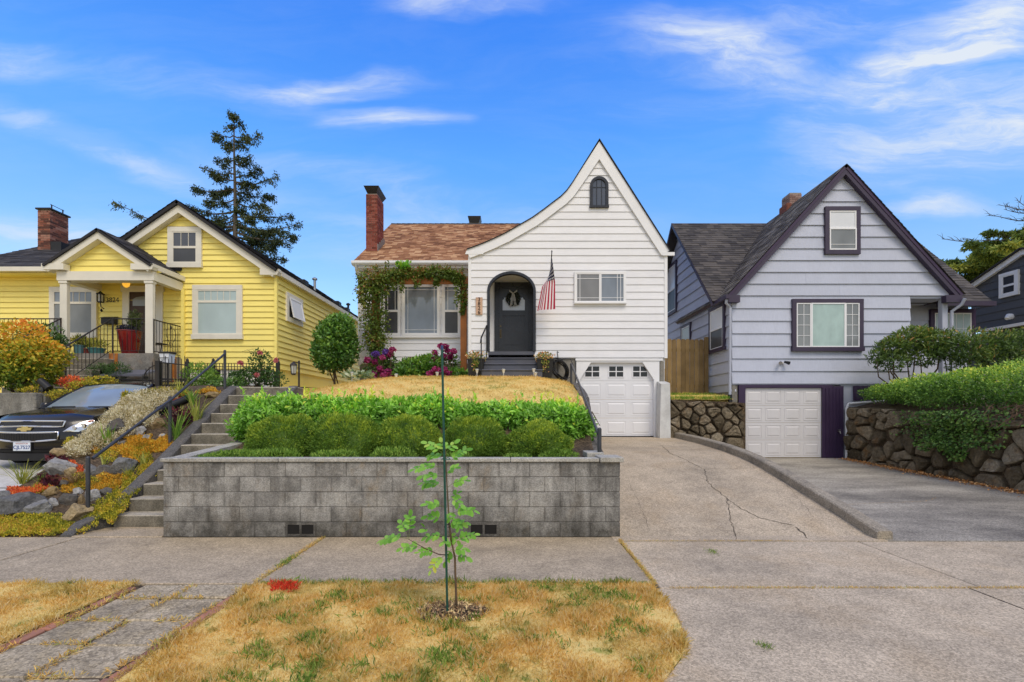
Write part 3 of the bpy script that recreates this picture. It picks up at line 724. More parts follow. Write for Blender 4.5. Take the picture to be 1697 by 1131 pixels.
def blades(name, n, xf, y0, y1, L, mat, label, zf=None, ypow=1., hole=None):
    y = y0 + (y1 - y0) * nr.random(n) ** ypow; u = nr.random(n)
    lo = np.array([xf(v)[0] for v in y]); hi = np.array([xf(v)[1] for v in y]); x = lo + (hi - lo) * u
    if hole is not None:
        ok = ~hole(x, y); x, y = x[ok], y[ok]
    n = len(x); z = np.full(n, .0) if zf is None else np.array([zf(a, b) for a, b in zip(x, y)])
    Pt = np.stack([x, y, z], 1); cl = np.clip(.75 + .3 * hash2(x * 2.3, y * 2.3), .45, 1.35)
    v, f, r = leaves(Pt, np.tile((0, 0, 1.), (n, 1)), L, L * .085, 'fold', out=.5, up=.25, spread=1.25, lv=.5)
    k = 4; v = v.reshape(n, k, 3); v = Pt[:, None] + (v - Pt[:, None]) * cl[:, None, None]; v[:, :, 2] = np.maximum(v[:, :, 2], Pt[:, None, 2] + .001)
    o = npobj(name, v.reshape(-1, 3), f, mat, None, r, 'stuff'); tag(o, label, 'grass'); return o
TREE = (-.50, 3.97)
def treehole(x, y): return ((x - TREE[0]) / .23) ** 2 + ((y - TREE[1] - .0) / .145) ** 2 < 1 + .35 * np.sin(np.arctan2(y - TREE[1], x - TREE[0]) * 5) 
blades('lawn_grass', 95000, lambda y: (-2.48, flare(y) + .012), 2.3, 4.69, .054, M_grass, 'patchy dry yellow grass strip around the young staked tree', ypow=.85, hole=treehole)
blades('lawn_grass', 42000, lambda y: (-6.3, -3.60), 2.6, 4.69, .06, M_grass, 'dry yellow grass strip on the far side of the old concrete path')
blades('lawn_grass', 1500, lambda y: (-2.42, flare(y)), 4.62, 4.72, .07, M_weed, 'green fringe of grass along the pavement edge')
# greener tufts in the dry turf
mb_t = []
for _ in range(125):
    y = rng.uniform(2.75, 4.3) if rng.random() < .8 else rng.uniform(4.2, 4.6); x = rng.uniform(-2.1, 1.15)
    if x > flare(y) - .12 or treehole(np.array([x]), np.array([y]))[0]: continue
    k = rng.randint(14, 60); Pt = np.stack([x + nr.normal(size=k) * .045, y + nr.normal(size=k) * .035, np.full(k, .005)], 1)
    mb_t.append(leaves(Pt, np.tile((0, 0, 1.), (k, 1)), .058, .007, 'fold', out=.5, up=.3, spread=1.25))
v, f, r = cat_leaves(*mb_t); tag(npobj('grass_tufts', v, f, M_weed, None, r, 'stuff'), 'scattered green tufts standing in the dry grass strip', 'grass')
# bare soil ring under the young tree
V = []; Fc = []; k = 30
for j, q in enumerate((0, .35, .7, 1.0, 1.12)):
    for i in range(k):
        a = 2 * math.pi * i / k; rr = q * (1 + .12 * math.sin(a * 5) + .08 * math.sin(a * 3 + 1)); V.append((TREE[0] + .27 * rr * math.cos(a), TREE[1] + .18 * rr * math.sin(a), .022 + .03 * (1 - q) * (1 + .5 * math.sin(a * 7)) if q < 1.1 else -.01))
for j in range(4):
    for i in range(k): Fc.append((j * k + i, j * k + (i + 1) % k, (j + 1) * k + (i + 1) % k, (j + 1) * k + i))
stru(npobj('soil', np.array(V), np.array(Fc), M_soil, smooth=True))
n = 900; a = nr.random(n) * 6.28; q = np.sqrt(nr.random(n)) * 1.05; Pt = np.stack([TREE[0] + .27 * q * np.cos(a), TREE[1] + .18 * q * np.sin(a), .03 + .03 * (1 - q)], 1)
M_mulch = leafmat('mulch_chips', [(0, (.09, .055, .032)), (.5, (.26, .165, .09)), (1, (.55, .40, .20))], .85, 0, .2)
v, f, r = leaves(Pt, np.tile((0, 0, 1.), (n, 1)), .032, .011, 'fold', out=.15, up=0, spread=1.4); tag(npobj('mulch', v, f, M_mulch, None, r, 'stuff'), 'bark mulch and dead grass at the foot of the young tree', 'mulch')
# the sprayed red mark on the grass: painted blades
M_red = leafmat('red_marking_paint', [(0, (.28, .02, .01)), (1, (.50, .05, .02))], .8, .05, .1)
mk = []
for (a, b, c_, d_) in [(448, 968, 492, 972), (450, 976, 494, 980), (470, 968, 452, 982), (480, 969, 468, 982), (490, 971, 480, 983), (446, 973, 496, 974)]:
    for t in np.linspace(0, 1, 50):
        px, py = lerp(a, c_, t), lerp(b, d_, t) ; d = F * 1.65 / (py - 685); mk.append((X(px, d), d, .012))
mk = np.array(mk); mk = np.repeat(mk, 2, 0) + nr.normal(size=(len(mk) * 2, 3)) * np.array([.012, .014, .002])
v, f, r = leaves(mk, np.tile((0, 0, 1.), (len(mk), 1)), .042, .007, 'fold', out=.5, up=.35, spread=1.2)
v[:, 2] = np.maximum(v[:, 2], .004); tag(npobj('spray_mark', v, f, M_red, None, r, 'stuff'), 'patch of red utility spray paint on the dry grass', 'paint mark')

# old concrete path crossing the strip, brick edged
mb = MB(); mb.box(-3.67, -2.42, 1.17, 4.66, -.2, -.016)
op = stru(mb.obj('garden_path', M_soil)); op['label'] = 'old weathered concrete path with brick edging crossing the grass strip'
jy = [1.2, 1.95, 2.55, 3.02, 3.45, 3.85, 4.3, 4.655]
for j in range(len(jy) - 1):
    cuts = [-3.53, -3.03 + rng.uniform(-.15, .15), -2.55]
    for i in range(2):
        mb = MB(); tz = rng.uniform(-.008, .004); g = rng.uniform(.004, .010)
        mb.cbox(cuts[i] + g + rng.uniform(-.03, .03) * (i > 0), cuts[i + 1] - g, jy[j] + g + rng.uniform(-.02, .02), jy[j + 1] - g, -.08, tz, .012); mb.obj('paving_slab', M_oldpath, op)
M_brick_e = paint('edging_brick', (.34, .155, .10), .85, .2, 4, .5, objvar=.3, dirt=.5)
for sx_ in (-3.585, -2.495):
    y = 1.25
    while y < 4.55:
        if rng.random() < .93:
            mb = MB(); L_ = .205; mb.cbox(sx_ - .045 + rng.uniform(-.008, .008), sx_ + .045 + rng.uniform(-.008, .008), y, y + L_, -.06, rng.uniform(-.004, .010), .008); mb.obj('brick', M_brick_e, op)
        y += .222
ln = []
for j in jy[1:-1]: ln += [[(-3.5, j, 0), (-2.6, j, 0)]]
for c_ in (-3.03, -3.53, -2.55): ln += [[(c_, 1.5, 0), (c_, 4.6, 0)]]
pp = []
for a, b in ln:
    a, b = np.array(a, float), np.array(b, float); L_ = np.linalg.norm(b - a); n = int(L_ * 260); t = nr.random(n)[:, None]; q = a * (1 - t) + b * t
    keep = (np.sin(q[:, 0] * 9 + q[:, 1] * 5) + np.sin(q[:, 1] * 13 + q[:, 0] * 3)) > -.5; pp.append(q[keep])
pp = np.concatenate(pp); pp += nr.normal(size=pp.shape) * np.array([.014, .014, 0]); n = len(pp)
v, f, r = leaves(pp, np.tile((0, 0, 1.), (n, 1)), .045, .006, 'fold', out=.25, up=0, spread=1.4); v[:, 2] = np.maximum(v[:, 2], -.004)
tag(npobj('path_grass', v, f, M_jointgrass, None, r, 'stuff'), 'dry grass growing between the broken slabs of the old path', 'grass')
# ---------------------------------------------------------------- concrete block retaining wall and planter
M_dark = paint('dark_opening', (.012, .011, .010), .95)
wf = front(6.42)
bw = thing('block_wall', 'weathered grey concrete block retaining wall with caps beside the pavement', 'retaining wall', (-1.6, 6.42, 0))
mb = MB(); mb.box(-4.625, 1.425, 6.427, 6.62, 0, 1.0); mb.obj('core', M_mortar, bw)
H = .2; blk = MB(); blk.cbox(-.199, .199, 0, .1, .004, H - .004, .007)
proto = None
def block_mesh(L):
    m = MB(); m.cbox(-L / 2, L / 2, 0, .1, .0035, H - .0035, .006); o = m.obj('block', M_block, None, loc=(0, 0, 0)); me = o.data; bpy.data.objects.remove(o); return me
bm_full, bm_half = block_mesh(.402), block_mesh(.199)
weep = [X(505, 6.42), X(808, 6.42)]
for r in range(5):
    x = -4.64; first = True
    while x < 1.44 - .02:
        L_ = .203 if (first and r % 2) else .406
        if x + L_ > 1.441: L_ = 1.44 - x
        if L_ < .05: break
        first = False; c = x + L_ / 2
        if r == 0 and any(abs(c - q) < .203 for q in weep):
            m = MB(); a0, a1, z0, z1 = c - L_ / 2 + .002, c + L_ / 2 - .002, .012, .195; y0 = 6.418   # a block laid on its side: two open cells
            m.box(a0, a1, y0, 6.56, z0, z0 + .03); m.box(a0, a1, y0, 6.56, z1 - .03, z1)
            for q in (a0, (a0 + a1) / 2 - .014, a1 - .028): m.box(q, q + .028, y0 + .001, 6.56, z0 + .03, z1 - .03)
            o = m.obj('block', M_mortar, bw); o['label'] = 'block laid sideways with two open weep holes'
            m = MB(); m.box(a0 + .03, a1 - .03, 6.4235, 6.4245, z0 + .032, z1 - .032); m.obj('weep_hole', M_dark, bw)
        else:
            M = Matrix.Translation((c + rng.uniform(-.001, .001), 6.42 + rng.uniform(-.003, .004), r * H)) @ Matrix.Rotation(rng.uniform(-.004, .004), 4, 'Z')
            if abs(L_ - .406) < .01: inst('block', bm_full, bw, M)
            elif abs(L_ - .203) < .01: inst('block', bm_half, bw, M)
            else: inst('block', block_mesh(L_ - .005), bw, Matrix.Translation((c, 6.42, r * H)))
        x += L_
for a, b in ((-4.67, -3.1), (-3.1, -1.55), (-1.55, -.02), (-.02, 1.16)):
    m = MB(); m.cbox(a + .003, b - .003, 6.39 + rng.uniform(-.004, .004), 6.60, 1.001, 1.05 + rng.uniform(-.003, .003), .008); m.obj('cap', M_cap, bw)
m = MB(); m.cbox(1.165, 1.475, 6.36, 6.80, 1.0, 1.065, .008); m.obj('cap', M_cap, bw)
m = MB(); m.cbox(1.06, 1.30, 6.81, 7.25, 1.01, 1.09, .008); m.obj('cap', M_cap, bw)
# side returns: low one by the steps, tall one by the driveway
m = MB(); m.hexa([(-4.64, 6.62, 0), (-4.47, 6.62, 0), (-4.47, 10.2, .3), (-4.64, 10.2, .3), (-4.64, 6.62, 1.0), (-4.47, 6.62, 1.0), (-4.47, 8.1, 1.10), (-4.64, 8.1, 1.10)]); m.obj('return_wall', M_mortar, bw)
m = MB(); m.hexa([(-4.67, 6.605, 1.002), (-4.45, 6.605, 1.002), (-4.45, 8.1, 1.102), (-4.67, 8.1, 1.102), (-4.67, 6.605, 1.045), (-4.45, 6.605, 1.045), (-4.45, 8.1, 1.165), (-4.67, 8.1, 1.165)]); m.obj('cap', M_cap, bw)
m = MB(); m.hexa([(-4.66, 8.102, .9), (-4.48, 8.102, .9), (-4.48, 10.1, 1.9), (-4.66, 10.1, 1.9), (-4.66, 8.102, 1.16), (-4.48, 8.102, 1.16), (-4.48, 10.1, 2.22), (-4.66, 10.1, 2.22)]); m.obj('kerb_return', M_cheek, bw)
# sloping concrete wall along the driveway
WZ = [(6.62, .98), (7.3, 1.0), (7.75, 1.06), (8.4, 1.2), (9.14, 1.42), (9.6, 1.6), (10, 1.78), (10.5, 2.07), (11.2, 2.22), (12.7, 2.45), (14.45, 2.52)]
M_rough = concrete('rough_dark_concrete', (.12, .112, .105), stain=.5, sscale=3, speck=.7, spscale=40, warmth=.4, bump=1.2)
ys = np.linspace(6.64, 14.42, 44); mb = MB(); vs = []
for y in ys:
    x = wallx(y); z = interp(y, WZ); j = lambda s: .018 * noise.noise(Vector((y * 4, z * 3, s)))
    vs += [(x + j(1), y, interp(y, PW) - .1), (x + j(2), y, lerp(interp(y, PW), z, .5)), (x - .03 + j(3), y, z - .06), (x - .07 + j(4), y, z), (x - .24, y, z + .01 + j(5)), (x - .30, y, z - .3)]
n = len(ys); fs = [(i * 6 + k, (i + 1) * 6 + k, (i + 1) * 6 + k + 1, i * 6 + k + 1) for i in range(n - 1) for k in range(5)] + [tuple(range(6)), tuple((n - 1) * 6 + k for k in range(6))]
mb.add(vs, fs); tag(mb.obj('driveway_wall', M_rough, smooth=40), 'curving rough dark concrete wall along the left side of the white garage driveway', 'retaining wall')

# steps with the dark sloping cheek wall
st = thing('concrete_steps', 'flight of weathered concrete steps climbing beside the block wall', 'steps', (-5.2, 6.95, 0))
n = 12; RI = .183; TR = .28
for i in range(n):
    y = 6.95 + i * TR; z = (i + 1) * RI; mb = MB(); x1 = -4.66 if i < 11 else -4.5
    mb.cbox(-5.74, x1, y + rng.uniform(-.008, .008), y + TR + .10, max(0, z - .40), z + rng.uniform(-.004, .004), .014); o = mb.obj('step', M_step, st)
mb = MB(); mb.cbox(-5.9, -4.66, 6.42, 6.96, -.05, .012, .008); mb.obj('landing', M_sidewalk, st)
def cheek_z(y): return .654 * (y - 6.95) + .16
ys = [6.42, 6.62, 7.0, 8.0, 9.0, 9.9, 10.15, 10.35]; zs = [.03, .03 + .12, cheek_z(7.0) + .04, cheek_z(8.0), cheek_z(9), cheek_z(9.9) + .02, cheek_z(9.95) + .1, cheek_z(9.95) + .06]
xs = [(-6.02, -5.86)] * 2 + [(-5.97, -5.76)] + [(-5.95, -5.742)] * 5
mb = MB(); vs = []
for y, z, (a, b) in zip(ys, zs, xs): vs += [(a, y, -.1), (a, y, z - .02), (a + .02, y, z), (b - .02, y, z), (b, y, z - .02), (b, y, -.1)]
k = len(ys); fs = [(i * 6 + q, (i + 1) * 6 + q, (i + 1) * 6 + q + 1, i * 6 + q + 1) for i in range(k - 1) for q in range(5)] + [tuple(range(6)), tuple((k - 1) * 6 + q for q in range(6))]
mb.add(vs, fs); mb.obj('cheek_wall', M_cheek, st)

# slopes: planter soil, dry lawn mound, rock garden bank
LZ = [(6.6, .98), (7.4, 1.02), (7.9, 1.12), (8.4, 1.38), (9, 1.72), (10, 2.06), (11, 2.30), (12, 2.48), (13, 2.62), (13.8, 2.68), (16.2, 2.69)]
def lawnz(x, y):
    z = interp(y, LZ); k = min(1, max(0, (y - 8.6) / 2))
    if x < -2.5: z -= k * min(.36, (x + 2.5) ** 2 * .045)
    if x > .2: z -= k * min(.30, (x - .2) ** 2 * .09)
    return z + .012 * noise.noise(Vector((x * 1.5, y * 1.5, 3)))
V, Fc = tri_terrain(np.linspace(0, 1, 22), np.linspace(6.605, 9.2, 18), lambda x, y: 0)
V = np.array([(lerp(-4.47, wallx(y) - .2, u), y, lawnz(lerp(-4.47, wallx(y) - .2, u), y)) for u, y, _ in V]); stru(npobj('planter_soil', V, Fc, M_soil, smooth=True))
V, Fc = tri_terrain(np.linspace(0, 1, 40), np.linspace(9.2, 16.4, 44), lambda x, y: 0)
def lawnL(y): return -4.47 if y < 10.2 else -5.72
V = np.array([(lerp(lawnL(y), wallx(min(y, 14.4)) - .2, u), y, lawnz(lerp(lawnL(y), wallx(min(y, 14.4)) - .2, u), y)) for u, y, _ in V]); stru(npobj('lawn', V, Fc, M_hillbed, smooth=True))
blades('lawn_grass', 60000, lambda y: (lawnL(y) + .05, wallx(min(y, 14.3)) - .22), 9.3, 15.3, .055, M_hill, 'dry golden grass mound in front of the white house', zf=lawnz)
GZ = [(6.40, -.03), (6.44, .02), (6.7, .10), (7, .24), (7.8, .62), (8.5, 1.06), (9.2, 1.58), (10, 2.12), (10.6, 2.25), (12, 2.3), (14.6, 2.42)]
def gardz(x, y): return interp(y, GZ) + .03 * noise.noise(Vector((x * 2, y * 2, 9)))
def gardl(y): return interp(y, [(6.44, -7.5), (7.2, -7.7), (8, -7.72), (10, -7.72), (14.6, -7.8)])
V, Fc = tri_terrain(np.linspace(-.12, 1, 26), np.linspace(6.40, 14.52, 48), lambda x, y: 0)
W_ = []
for u, y, _ in V:
    a = gardl(y); b = -5.93 if y < 10.3 else -5.7
    if u < -.01 and u < -.07: W_.append((a - .10, y, interp(y, PY) - .1))
    else: x = lerp(a, b, max(u, 0)); W_.append((x, y, gardz(x, y)))
stru(npobj('rock_garden_bank', np.array(W_), Fc, M_soil, smooth=True))
# ---------------------------------------------------------------- house materials
M_white = paint('white_siding_paint', (.80, .80, .82), .45, .03, 1.2, .15, (3, 90, 60), objvar=.03, dirt=.10, dirtcol=(.42, .39, .34))
M_wtrim = paint('white_trim_paint', (.83, .83, .84), .4, .03, 2)
M_cream = paint('cream_trim_paint', (.76, .72, .62), .45, .05, 2, dirt=.12)
M_yellow = paint('yellow_siding_paint', (.96, .80, .215), .5, .04, 1.0, .15, (3, 90, 60), objvar=.025, dirt=.07, dirtcol=(.4, .24, .05))
M_yelfnd = paint('yellow_foundation_paint', (.66, .43, .05), .6, .08, 1.5, .2)
M_lav = paint('lavender_grey_siding_paint', (.50, .53, .635), .6, .05, 1.0, .45, (46, 46, 2.5), objvar=.025, dirt=.08, dirtcol=(.25, .25, .28))
M_lavtrim = paint('lavender_trim_paint', (.45, .475, .56), .5, .04, 2)
M_purple = paint('purple_trim_paint', (.05, .037, .068), .5, .1, 3)
M_purpled = paint('deep_purple_paint', (.045, .025, .065), .5, .12, 2)
M_darkh = paint('charcoal_siding_paint', (.085, .088, .10), .6, .05, 1, .3, (40, 40, 3), objvar=.04)
M_door = paint('navy_black_door_paint', (.022, .024, .031), .3, .1, 3)
M_slate = paint('slate_step_paint', (.085, .09, .115), .55, .12, 3, dirt=.25)
M_cedarp = paint('stained_cedar', (.36, .125, .025), .55, .25, 3, .4, (60, 60, 4), objvar=.1)
M_black = paint('black_metal', (.014, .014, .016), .45, .15, 6)
M_rail = paint('dark_grey_pipe', (.06, .063, .072), .4, .2, 5, metal=.3)
M_flue = paint('dark_flashing_metal', (.03, .03, .032), .5, .2, 4, metal=.4)
M_gdoor = paint('white_garage_door', (.80, .80, .82), .45, .02, 1.2)
M_gdoor2 = paint('ivory_garage_door', (.70, .68, .68), .5, .03, 1.2, dirt=.08)
M_brown_d = paint('brown_wood_door', (.05, .022, .013), .4, .25, 3, .3, (70, 70, 5))
G_mid = glass('window_glass', (.20, .235, .28)); G_dark = glass('dark_window_glass', (.055, .06, .072)); G_blk = glass('black_window_glass', (.010, .010, .012), spec=.5)
G_blind = glass('window_with_pale_blind', (.42, .52, .52), .12, .10, spec=.5); G_white = glass('window_with_white_blind', (.74, .76, .79), .2, .05, spec=.4)
G_aqua = glass('window_with_aqua_curtain', (.40, .53, .50), .1, .14, spec=.5, scale=2.5); G_grey = glass('window_with_grey_curtain', (.22, .235, .24), .1, .2, spec=.6)
G_screen = glass('window_with_screen', (.075, .078, .085), .35, .2, spec=.3)
def brickmat(name, stops):
    t = NT(name); c = t.ramp(t.attr(), stops); c = t.mix(t.rng(t.noise(3, 5, .65), .5, .75, 0, .5), c, (.10, .075, .06)); t.bump(t.noise(60, 3), .4, .004); return t.fin(c, .85, 0, .2)
M_brick = brickmat('red_brick', [(0, (.13, .035, .025)), (.5, (.24, .058, .04)), (1, (.30, .10, .075))])
M_brickm = brickmat('mixed_brick', [(0, (.07, .035, .03)), (.35, (.19, .07, .05)), (.7, (.28, .10, .065)), (1, (.38, .2, .15))])
M_mort = paint('brick_mortar', (.30, .26, .22), .9, .15, 5)
def shingmat(name, stops, rough=.9):
    t = NT(name); v = t.math('ADD', t.attr(), t.rng(t.noise(.9, 5, .65), .35, .65, -.28, .28), clamp=True)
    c = t.ramp(v, stops); gr = t.noise(140, 2, .8); c = t.mix(1, c, t.rng(gr, .3, .7, .75, 1.25), 'MULTIPLY'); t.bump(gr, .4, .005); return t.fin(c, rough, 0, .2)
S_brown = shingmat('brown_shingles', [(0, (.19, .085, .04)), (.4, (.31, .148, .072)), (.75, (.42, .215, .11)), (1, (.56, .34, .185))])
S_grey = shingmat('grey_shingles', [(0, (.055, .051, .052)), (.5, (.085, .078, .075)), (1, (.125, .112, .103))])
S_tan = shingmat('weathered_shingles', [(0, (.095, .083, .072)), (.5, (.15, .132, .112)), (1, (.24, .213, .178))])
S_black = shingmat('charcoal_shingles', [(0, (.035, .034, .038)), (.5, (.055, .053, .058)), (1, (.085, .08, .082))])
def brick_stack(parent, x0, x1, y0, y1, z0, z1, mat, h=.067, L=.20, seed=1):
    g = random.Random(seed); mb = MB(); mb.box(x0 + .008, x1 - .008, y0 + .008, y1 - .008, z0, z1 - .005); mb.obj('mortar', M_mort, parent)
    mb = MB(); z = z0; r = 0
    while z + h <= z1 + .001:
        for (a0, a1, ax) in ((x0, x1, 0), (y0, y1, 1)):
            a = a0 - (L / 2 if r % 2 else 0)
            while a < a1 - .02:
                p, q = max(a0, a), min(a1, a + L - .009)
                if q - p > .03:
                    mb.cr = g.random(); d = g.uniform(-.002, .003)
                    if ax == 0:
                        mb.box(p, q, y0 - d, y0 + .05, z, z + h - .009); mb.box(p, q, y1 - .05, y1 + d, z, z + h - .009)
                    else:
                        mb.box(x0 - d - .001, x0 + .05, p, q, z + .0005, z + h - .0095); mb.box(x1 - .05, x1 + d + .001, p, q, z + .0005, z + h - .0095)
                a += L
        z += h; r += 1
    o = mb.obj('bricks', mat, parent, rnd=True, recalc=False); o['kind'] = 'stuff'; return o
def arch_pts(cx, z0, zs, hw, rise, n=18):
    return [(cx - hw, z0)] + [(cx - hw * math.cos(math.pi * i / n), zs + rise * math.sin(math.pi * i / n)) for i in range(n + 1)] + [(cx + hw, z0)]
def arch_band(mb, fr, cx, z0, zs, hw, rise, th, t0, t1, n=18):
    A = arch_pts(cx, z0, zs, hw, rise, n); B = arch_pts(cx, z0, zs, hw - th, rise - th, n)
    for i in range(len(A) - 1): mb.prism(fr, [A[i], A[i + 1], B[i + 1], B[i]], t0, t1)
def off_poly(pts, d):                         # offset an open polyline (s, z) to its right-hand side
    out = []
    for i, p in enumerate(pts):
        a = pts[max(i - 1, 0)]; b = pts[min(i + 1, len(pts) - 1)]; L = math.hypot(b[0] - a[0], b[1] - a[1]); out.append((p[0] + (b[1] - a[1]) / L * d, p[1] - (b[0] - a[0]) / L * d))
    return out
def band(mb, fr, A, B, t0, t1):
    for i in range(len(A) - 1): mb.prism(fr, [A[i], A[i + 1], B[i + 1], B[i]], t0, t1)

# ================================================================ WHITE HOUSE
wh = thing('white_house', 'white clapboard cottage with a steep swooping front gable and arched black door', 'house', (0, 16, 2.68))
fw = front(14.5)
prof = [(-1.36, 6.55), (-.95, 6.70), (-.6, 6.85), (-.2, 7.04), (.22, 7.28), (.6, 7.50), (.95, 7.75), (1.25, 7.98), (1.45, 8.13), (1.62, 8.30), (1.8, 8.55), (2.61, 9.84), (4.72, 6.52)]
pl = prof[:12]; prr = prof[11:]
def wL(z): return -1.3 if z < 6.6 else max(-1.3, interp(z, [(p[1] - .06, p[0]) for p in pl]))
def wR(z): return 4.65 if z < 6.6 else min(4.65, interp(z, [(p[1] - .08, p[0]) for p in prr[::-1]]))
AC, AH, AZ, AR = -.015, .70, 5.31, .56
def dhole(z):
    if z < 3.2 or z > AZ + AR - .01: return None
    h = AH if z < AZ else AH * math.sqrt(max(0, 1 - ((z - AZ) / AR) ** 2)); return (AC - h, AC + h)
mb = MB(); wall_strips(mb, fw, 3.30, 9.7, wL, wR, -.14, 0, .1, dhole, zs=[p[1] - .06 for p in pl] + [6.5])
wall = mb.obj('wall', M_white, wh)
siding(wall, fw, 3.32, 9.72, .2185, wL, wR, M_white, .024, hole=dhole)
mb = MB(); mb.fbox(fw, -1.31, -1.22, 0, .034, 3.3, 6.45); mb.obj('corner_board', M_wtrim, wh)
mb = MB(); mb.fbox(fw, 4.57, 4.66, 0, .034, 3.3, 6.45); mb.obj('corner_board', M_wtrim, wh)
# body of the house behind
mb = MB(); mb.box(-1.28, 4.63, 15.6, 24.5, .9, 6.5); mb.box(-1.28, -.80, 14.66, 15.6, .9, 6.5); mb.box(.78, 4.63, 14.66, 15.6, .9, 6.5); mb.box(-5.08, -1.3, 16.15, 24.5, 2.2, 6.4); mb.obj('house_body', M_white, wh)
sl = MB(); sl.prism(side_r(4.635), [(14.66, 3.0), (24.5, 3.0), (24.5, 6.5), (14.66, 6.5)], 0, .01); sl.obj('side_wall', M_white, wh)
# roof of the gable
roof = MB(); A = prof; B = off_poly(prof, .02)
for i in range(len(A) - 1):
    roof.hexa([(B[i][0], 14.38, B[i][1]), (B[i + 1][0], 14.38, B[i + 1][1]), (B[i + 1][0], 20.4, B[i + 1][1]), (B[i][0], 20.4, B[i][1]),
               (A[i][0], 14.38, A[i][1]), (A[i + 1][0], 14.38, A[i + 1][1]), (A[i + 1][0], 20.4, A[i + 1][1]), (A[i][0], 20.4, A[i][1])])
roofo = roof.obj('roof', S_black, wh)
rk = MB(); fr_ = front(14.47); A1 = off_poly(pl, .022); B1 = off_poly(pl, .28); A2 = off_poly(prr, .022); B2 = off_poly(prr, .29)
mid = (2.61, 9.84 - .07); mid2 = (2.61, 9.84 - .60); A1[-1] = A2[0] = mid; B1[-1] = B2[0] = mid2
band(rk, fr_, A1, B1, 0, .05); band(rk, fr_, A2, B2, 0, .05)
rko = rk.obj('rake_board', M_wtrim, roofo)
mb = MB(); mb.prism(fr_, [(-1.40, 6.40), (-.86, 6.40), (-.86, 6.5), (-1.36, 6.5)], 0, .055); mb.obj('cornice_return', M_wtrim, roofo); mb = MB(); mb.prism(fr_, [(4.50, 6.36), (4.86, 6.36), (4.86, 6.46), (4.50, 6.46)], 0, .055); mb.obj('cornice_return', M_wtrim, roofo)
# alcove and door
mb = MB(); mb.box(AC - AH - .06, AC - AH, 14.5, 15.5, 3.3, 6.0); mb.box(AC + AH, AC + AH + .06, 14.5, 15.5, 3.3, 6.0); mb.box(AC - AH - .06, AC + AH + .06, 15.5, 15.56, 3.3, 6.0); alc = mb.obj('alcove_wall', M_white, wh)
siding(alc, Frame((AC - AH, 0), (0, 1), (1, 0)), 3.52, 5.9, .30, lambda z: 14.6, lambda z: 15.5, M_white, .012)
mb = MB(); mb.box(AC - AH - .06, AC + AH + .06, 14.64, 15.56, 5.885, 5.95); mb.obj('alcove_ceiling', M_cream, wh)
mb = MB(); mb.box(AC - AH, AC + AH, 14.48, 15.5, 3.40, 3.5); mb.obj('threshold', M_slate, wh)
mb = MB(); arch_band(mb, fw, AC, 3.5, AZ, AH + .03, AR + .03, .075, -.10, .05); mb.obj('arch_trim', M_door, wh)
fd = front(15.5); D0, D1 = -.56, .67
mb = MB(); mb.fbox(fd, D0, D0 + .13, 0, .06, 3.5, 5.84); mb.fbox(fd, D1 - .13, D1, 0, .06, 3.5, 5.84); mb.fbox(fd, D0 + .13, D1 - .13, 0, .06, 5.66, 5.84); mb.obj('door_frame', M_door, wh)
mb = MB(); d0, d1 = D0 + .13, D1 - .13
mb.fbox(fd, d0, d1, .002, .02, 3.5, 5.66); mb.fbox(fd, d0 + .01, d0 + .13, .02, .042, 3.51, 5.65); mb.fbox(fd, d1 - .13, d1 - .01, .02, .042, 3.51, 5.65)
mb.fbox(fd, d0 + .13, d1 - .13, .02, .041, 3.51, 3.78); mb.fbox(fd, d0 + .13, d1 - .13, .02, .041, 4.77, 4.94); mb.fbox(fd, d0 + .13, d1 - .13, .02, .041, 5.36, 5.65)
mb.fbox(fd, d0 + .19, d1 - .19, .02, .03, 3.84, 4.71); door = mb.obj('front_door', M_door, wh)
mb = MB(); a, b = d0 + .13, d1 - .13; mb.prism(fd, [(a, 4.94), (b, 4.94), (b, 5.28), (b - .05, 5.30), (b - .05, 5.355), (a + .05, 5.355), (a + .05, 5.30), (a, 5.28)], .02, .028); mb.obj('door_glass', glass('frosted_door_glass', (.45, .48, .53), .15, .1), door)
mb = MB(); mb.tube([fd.p(d0 + .065, .06, 4.30), fd.p(d0 + .065, .10, 4.27), fd.p(d0 + .065, .10, 4.12), fd.p(d0 + .065, .06, 4.09)], .012, 6); mb.fbox(fd, d0 + .04, d0 + .09, .042, .06, 4.05, 4.33); mb.tube([fd.p(d0 + .065, .042, 4.43), fd.p(d0 + .065, .065, 4.43)], .03, 10); mb.obj('door_handle', paint('aged_brass', (.12, .09, .05), .35, metal=.8), door)
# gable attic window (arched)
mb = MB(); cx = 2.61; arch_band(mb, fw, cx, 7.83, 8.46, .275, .275, .08, .004, .075); mb.fbox(fw, cx - .29, cx + .29, .004, .085, 7.80, 7.86)
gw = mb.obj('attic_window', M_door, wh)
mb = MB(); mb.prism(fw, arch_pts(cx, 7.86, 8.46, .222, .222), .026, .032); mb.obj('pane', G_dark, gw)
for q in (-.075, .075):
    m = MB(); m.fbox(fw, cx + q - .012, cx + q + .012, .032, .046, 7.86, 8.66); m.obj('muntin', M_door, gw)
m = MB(); m.fbox(fw, cx - .222, cx + .222, .032, .044, 8.40, 8.424); m.obj('muntin', M_door, gw)
# slider window
window(wh, fw, 1.865, 3.41, 4.92, 5.88, .045, M_wtrim, M_wtrim, [(0, .5, 0, 1, glass('hall_window_glass', (.20, .20, .20), .06, .2), [.13], [.12, .84]), (.5, 1, 0, 1, G_mid, [.72, .87], [.12, .88], -.008)], proud=.06, sill=.01, label='white sliding window with narrow border grilles')
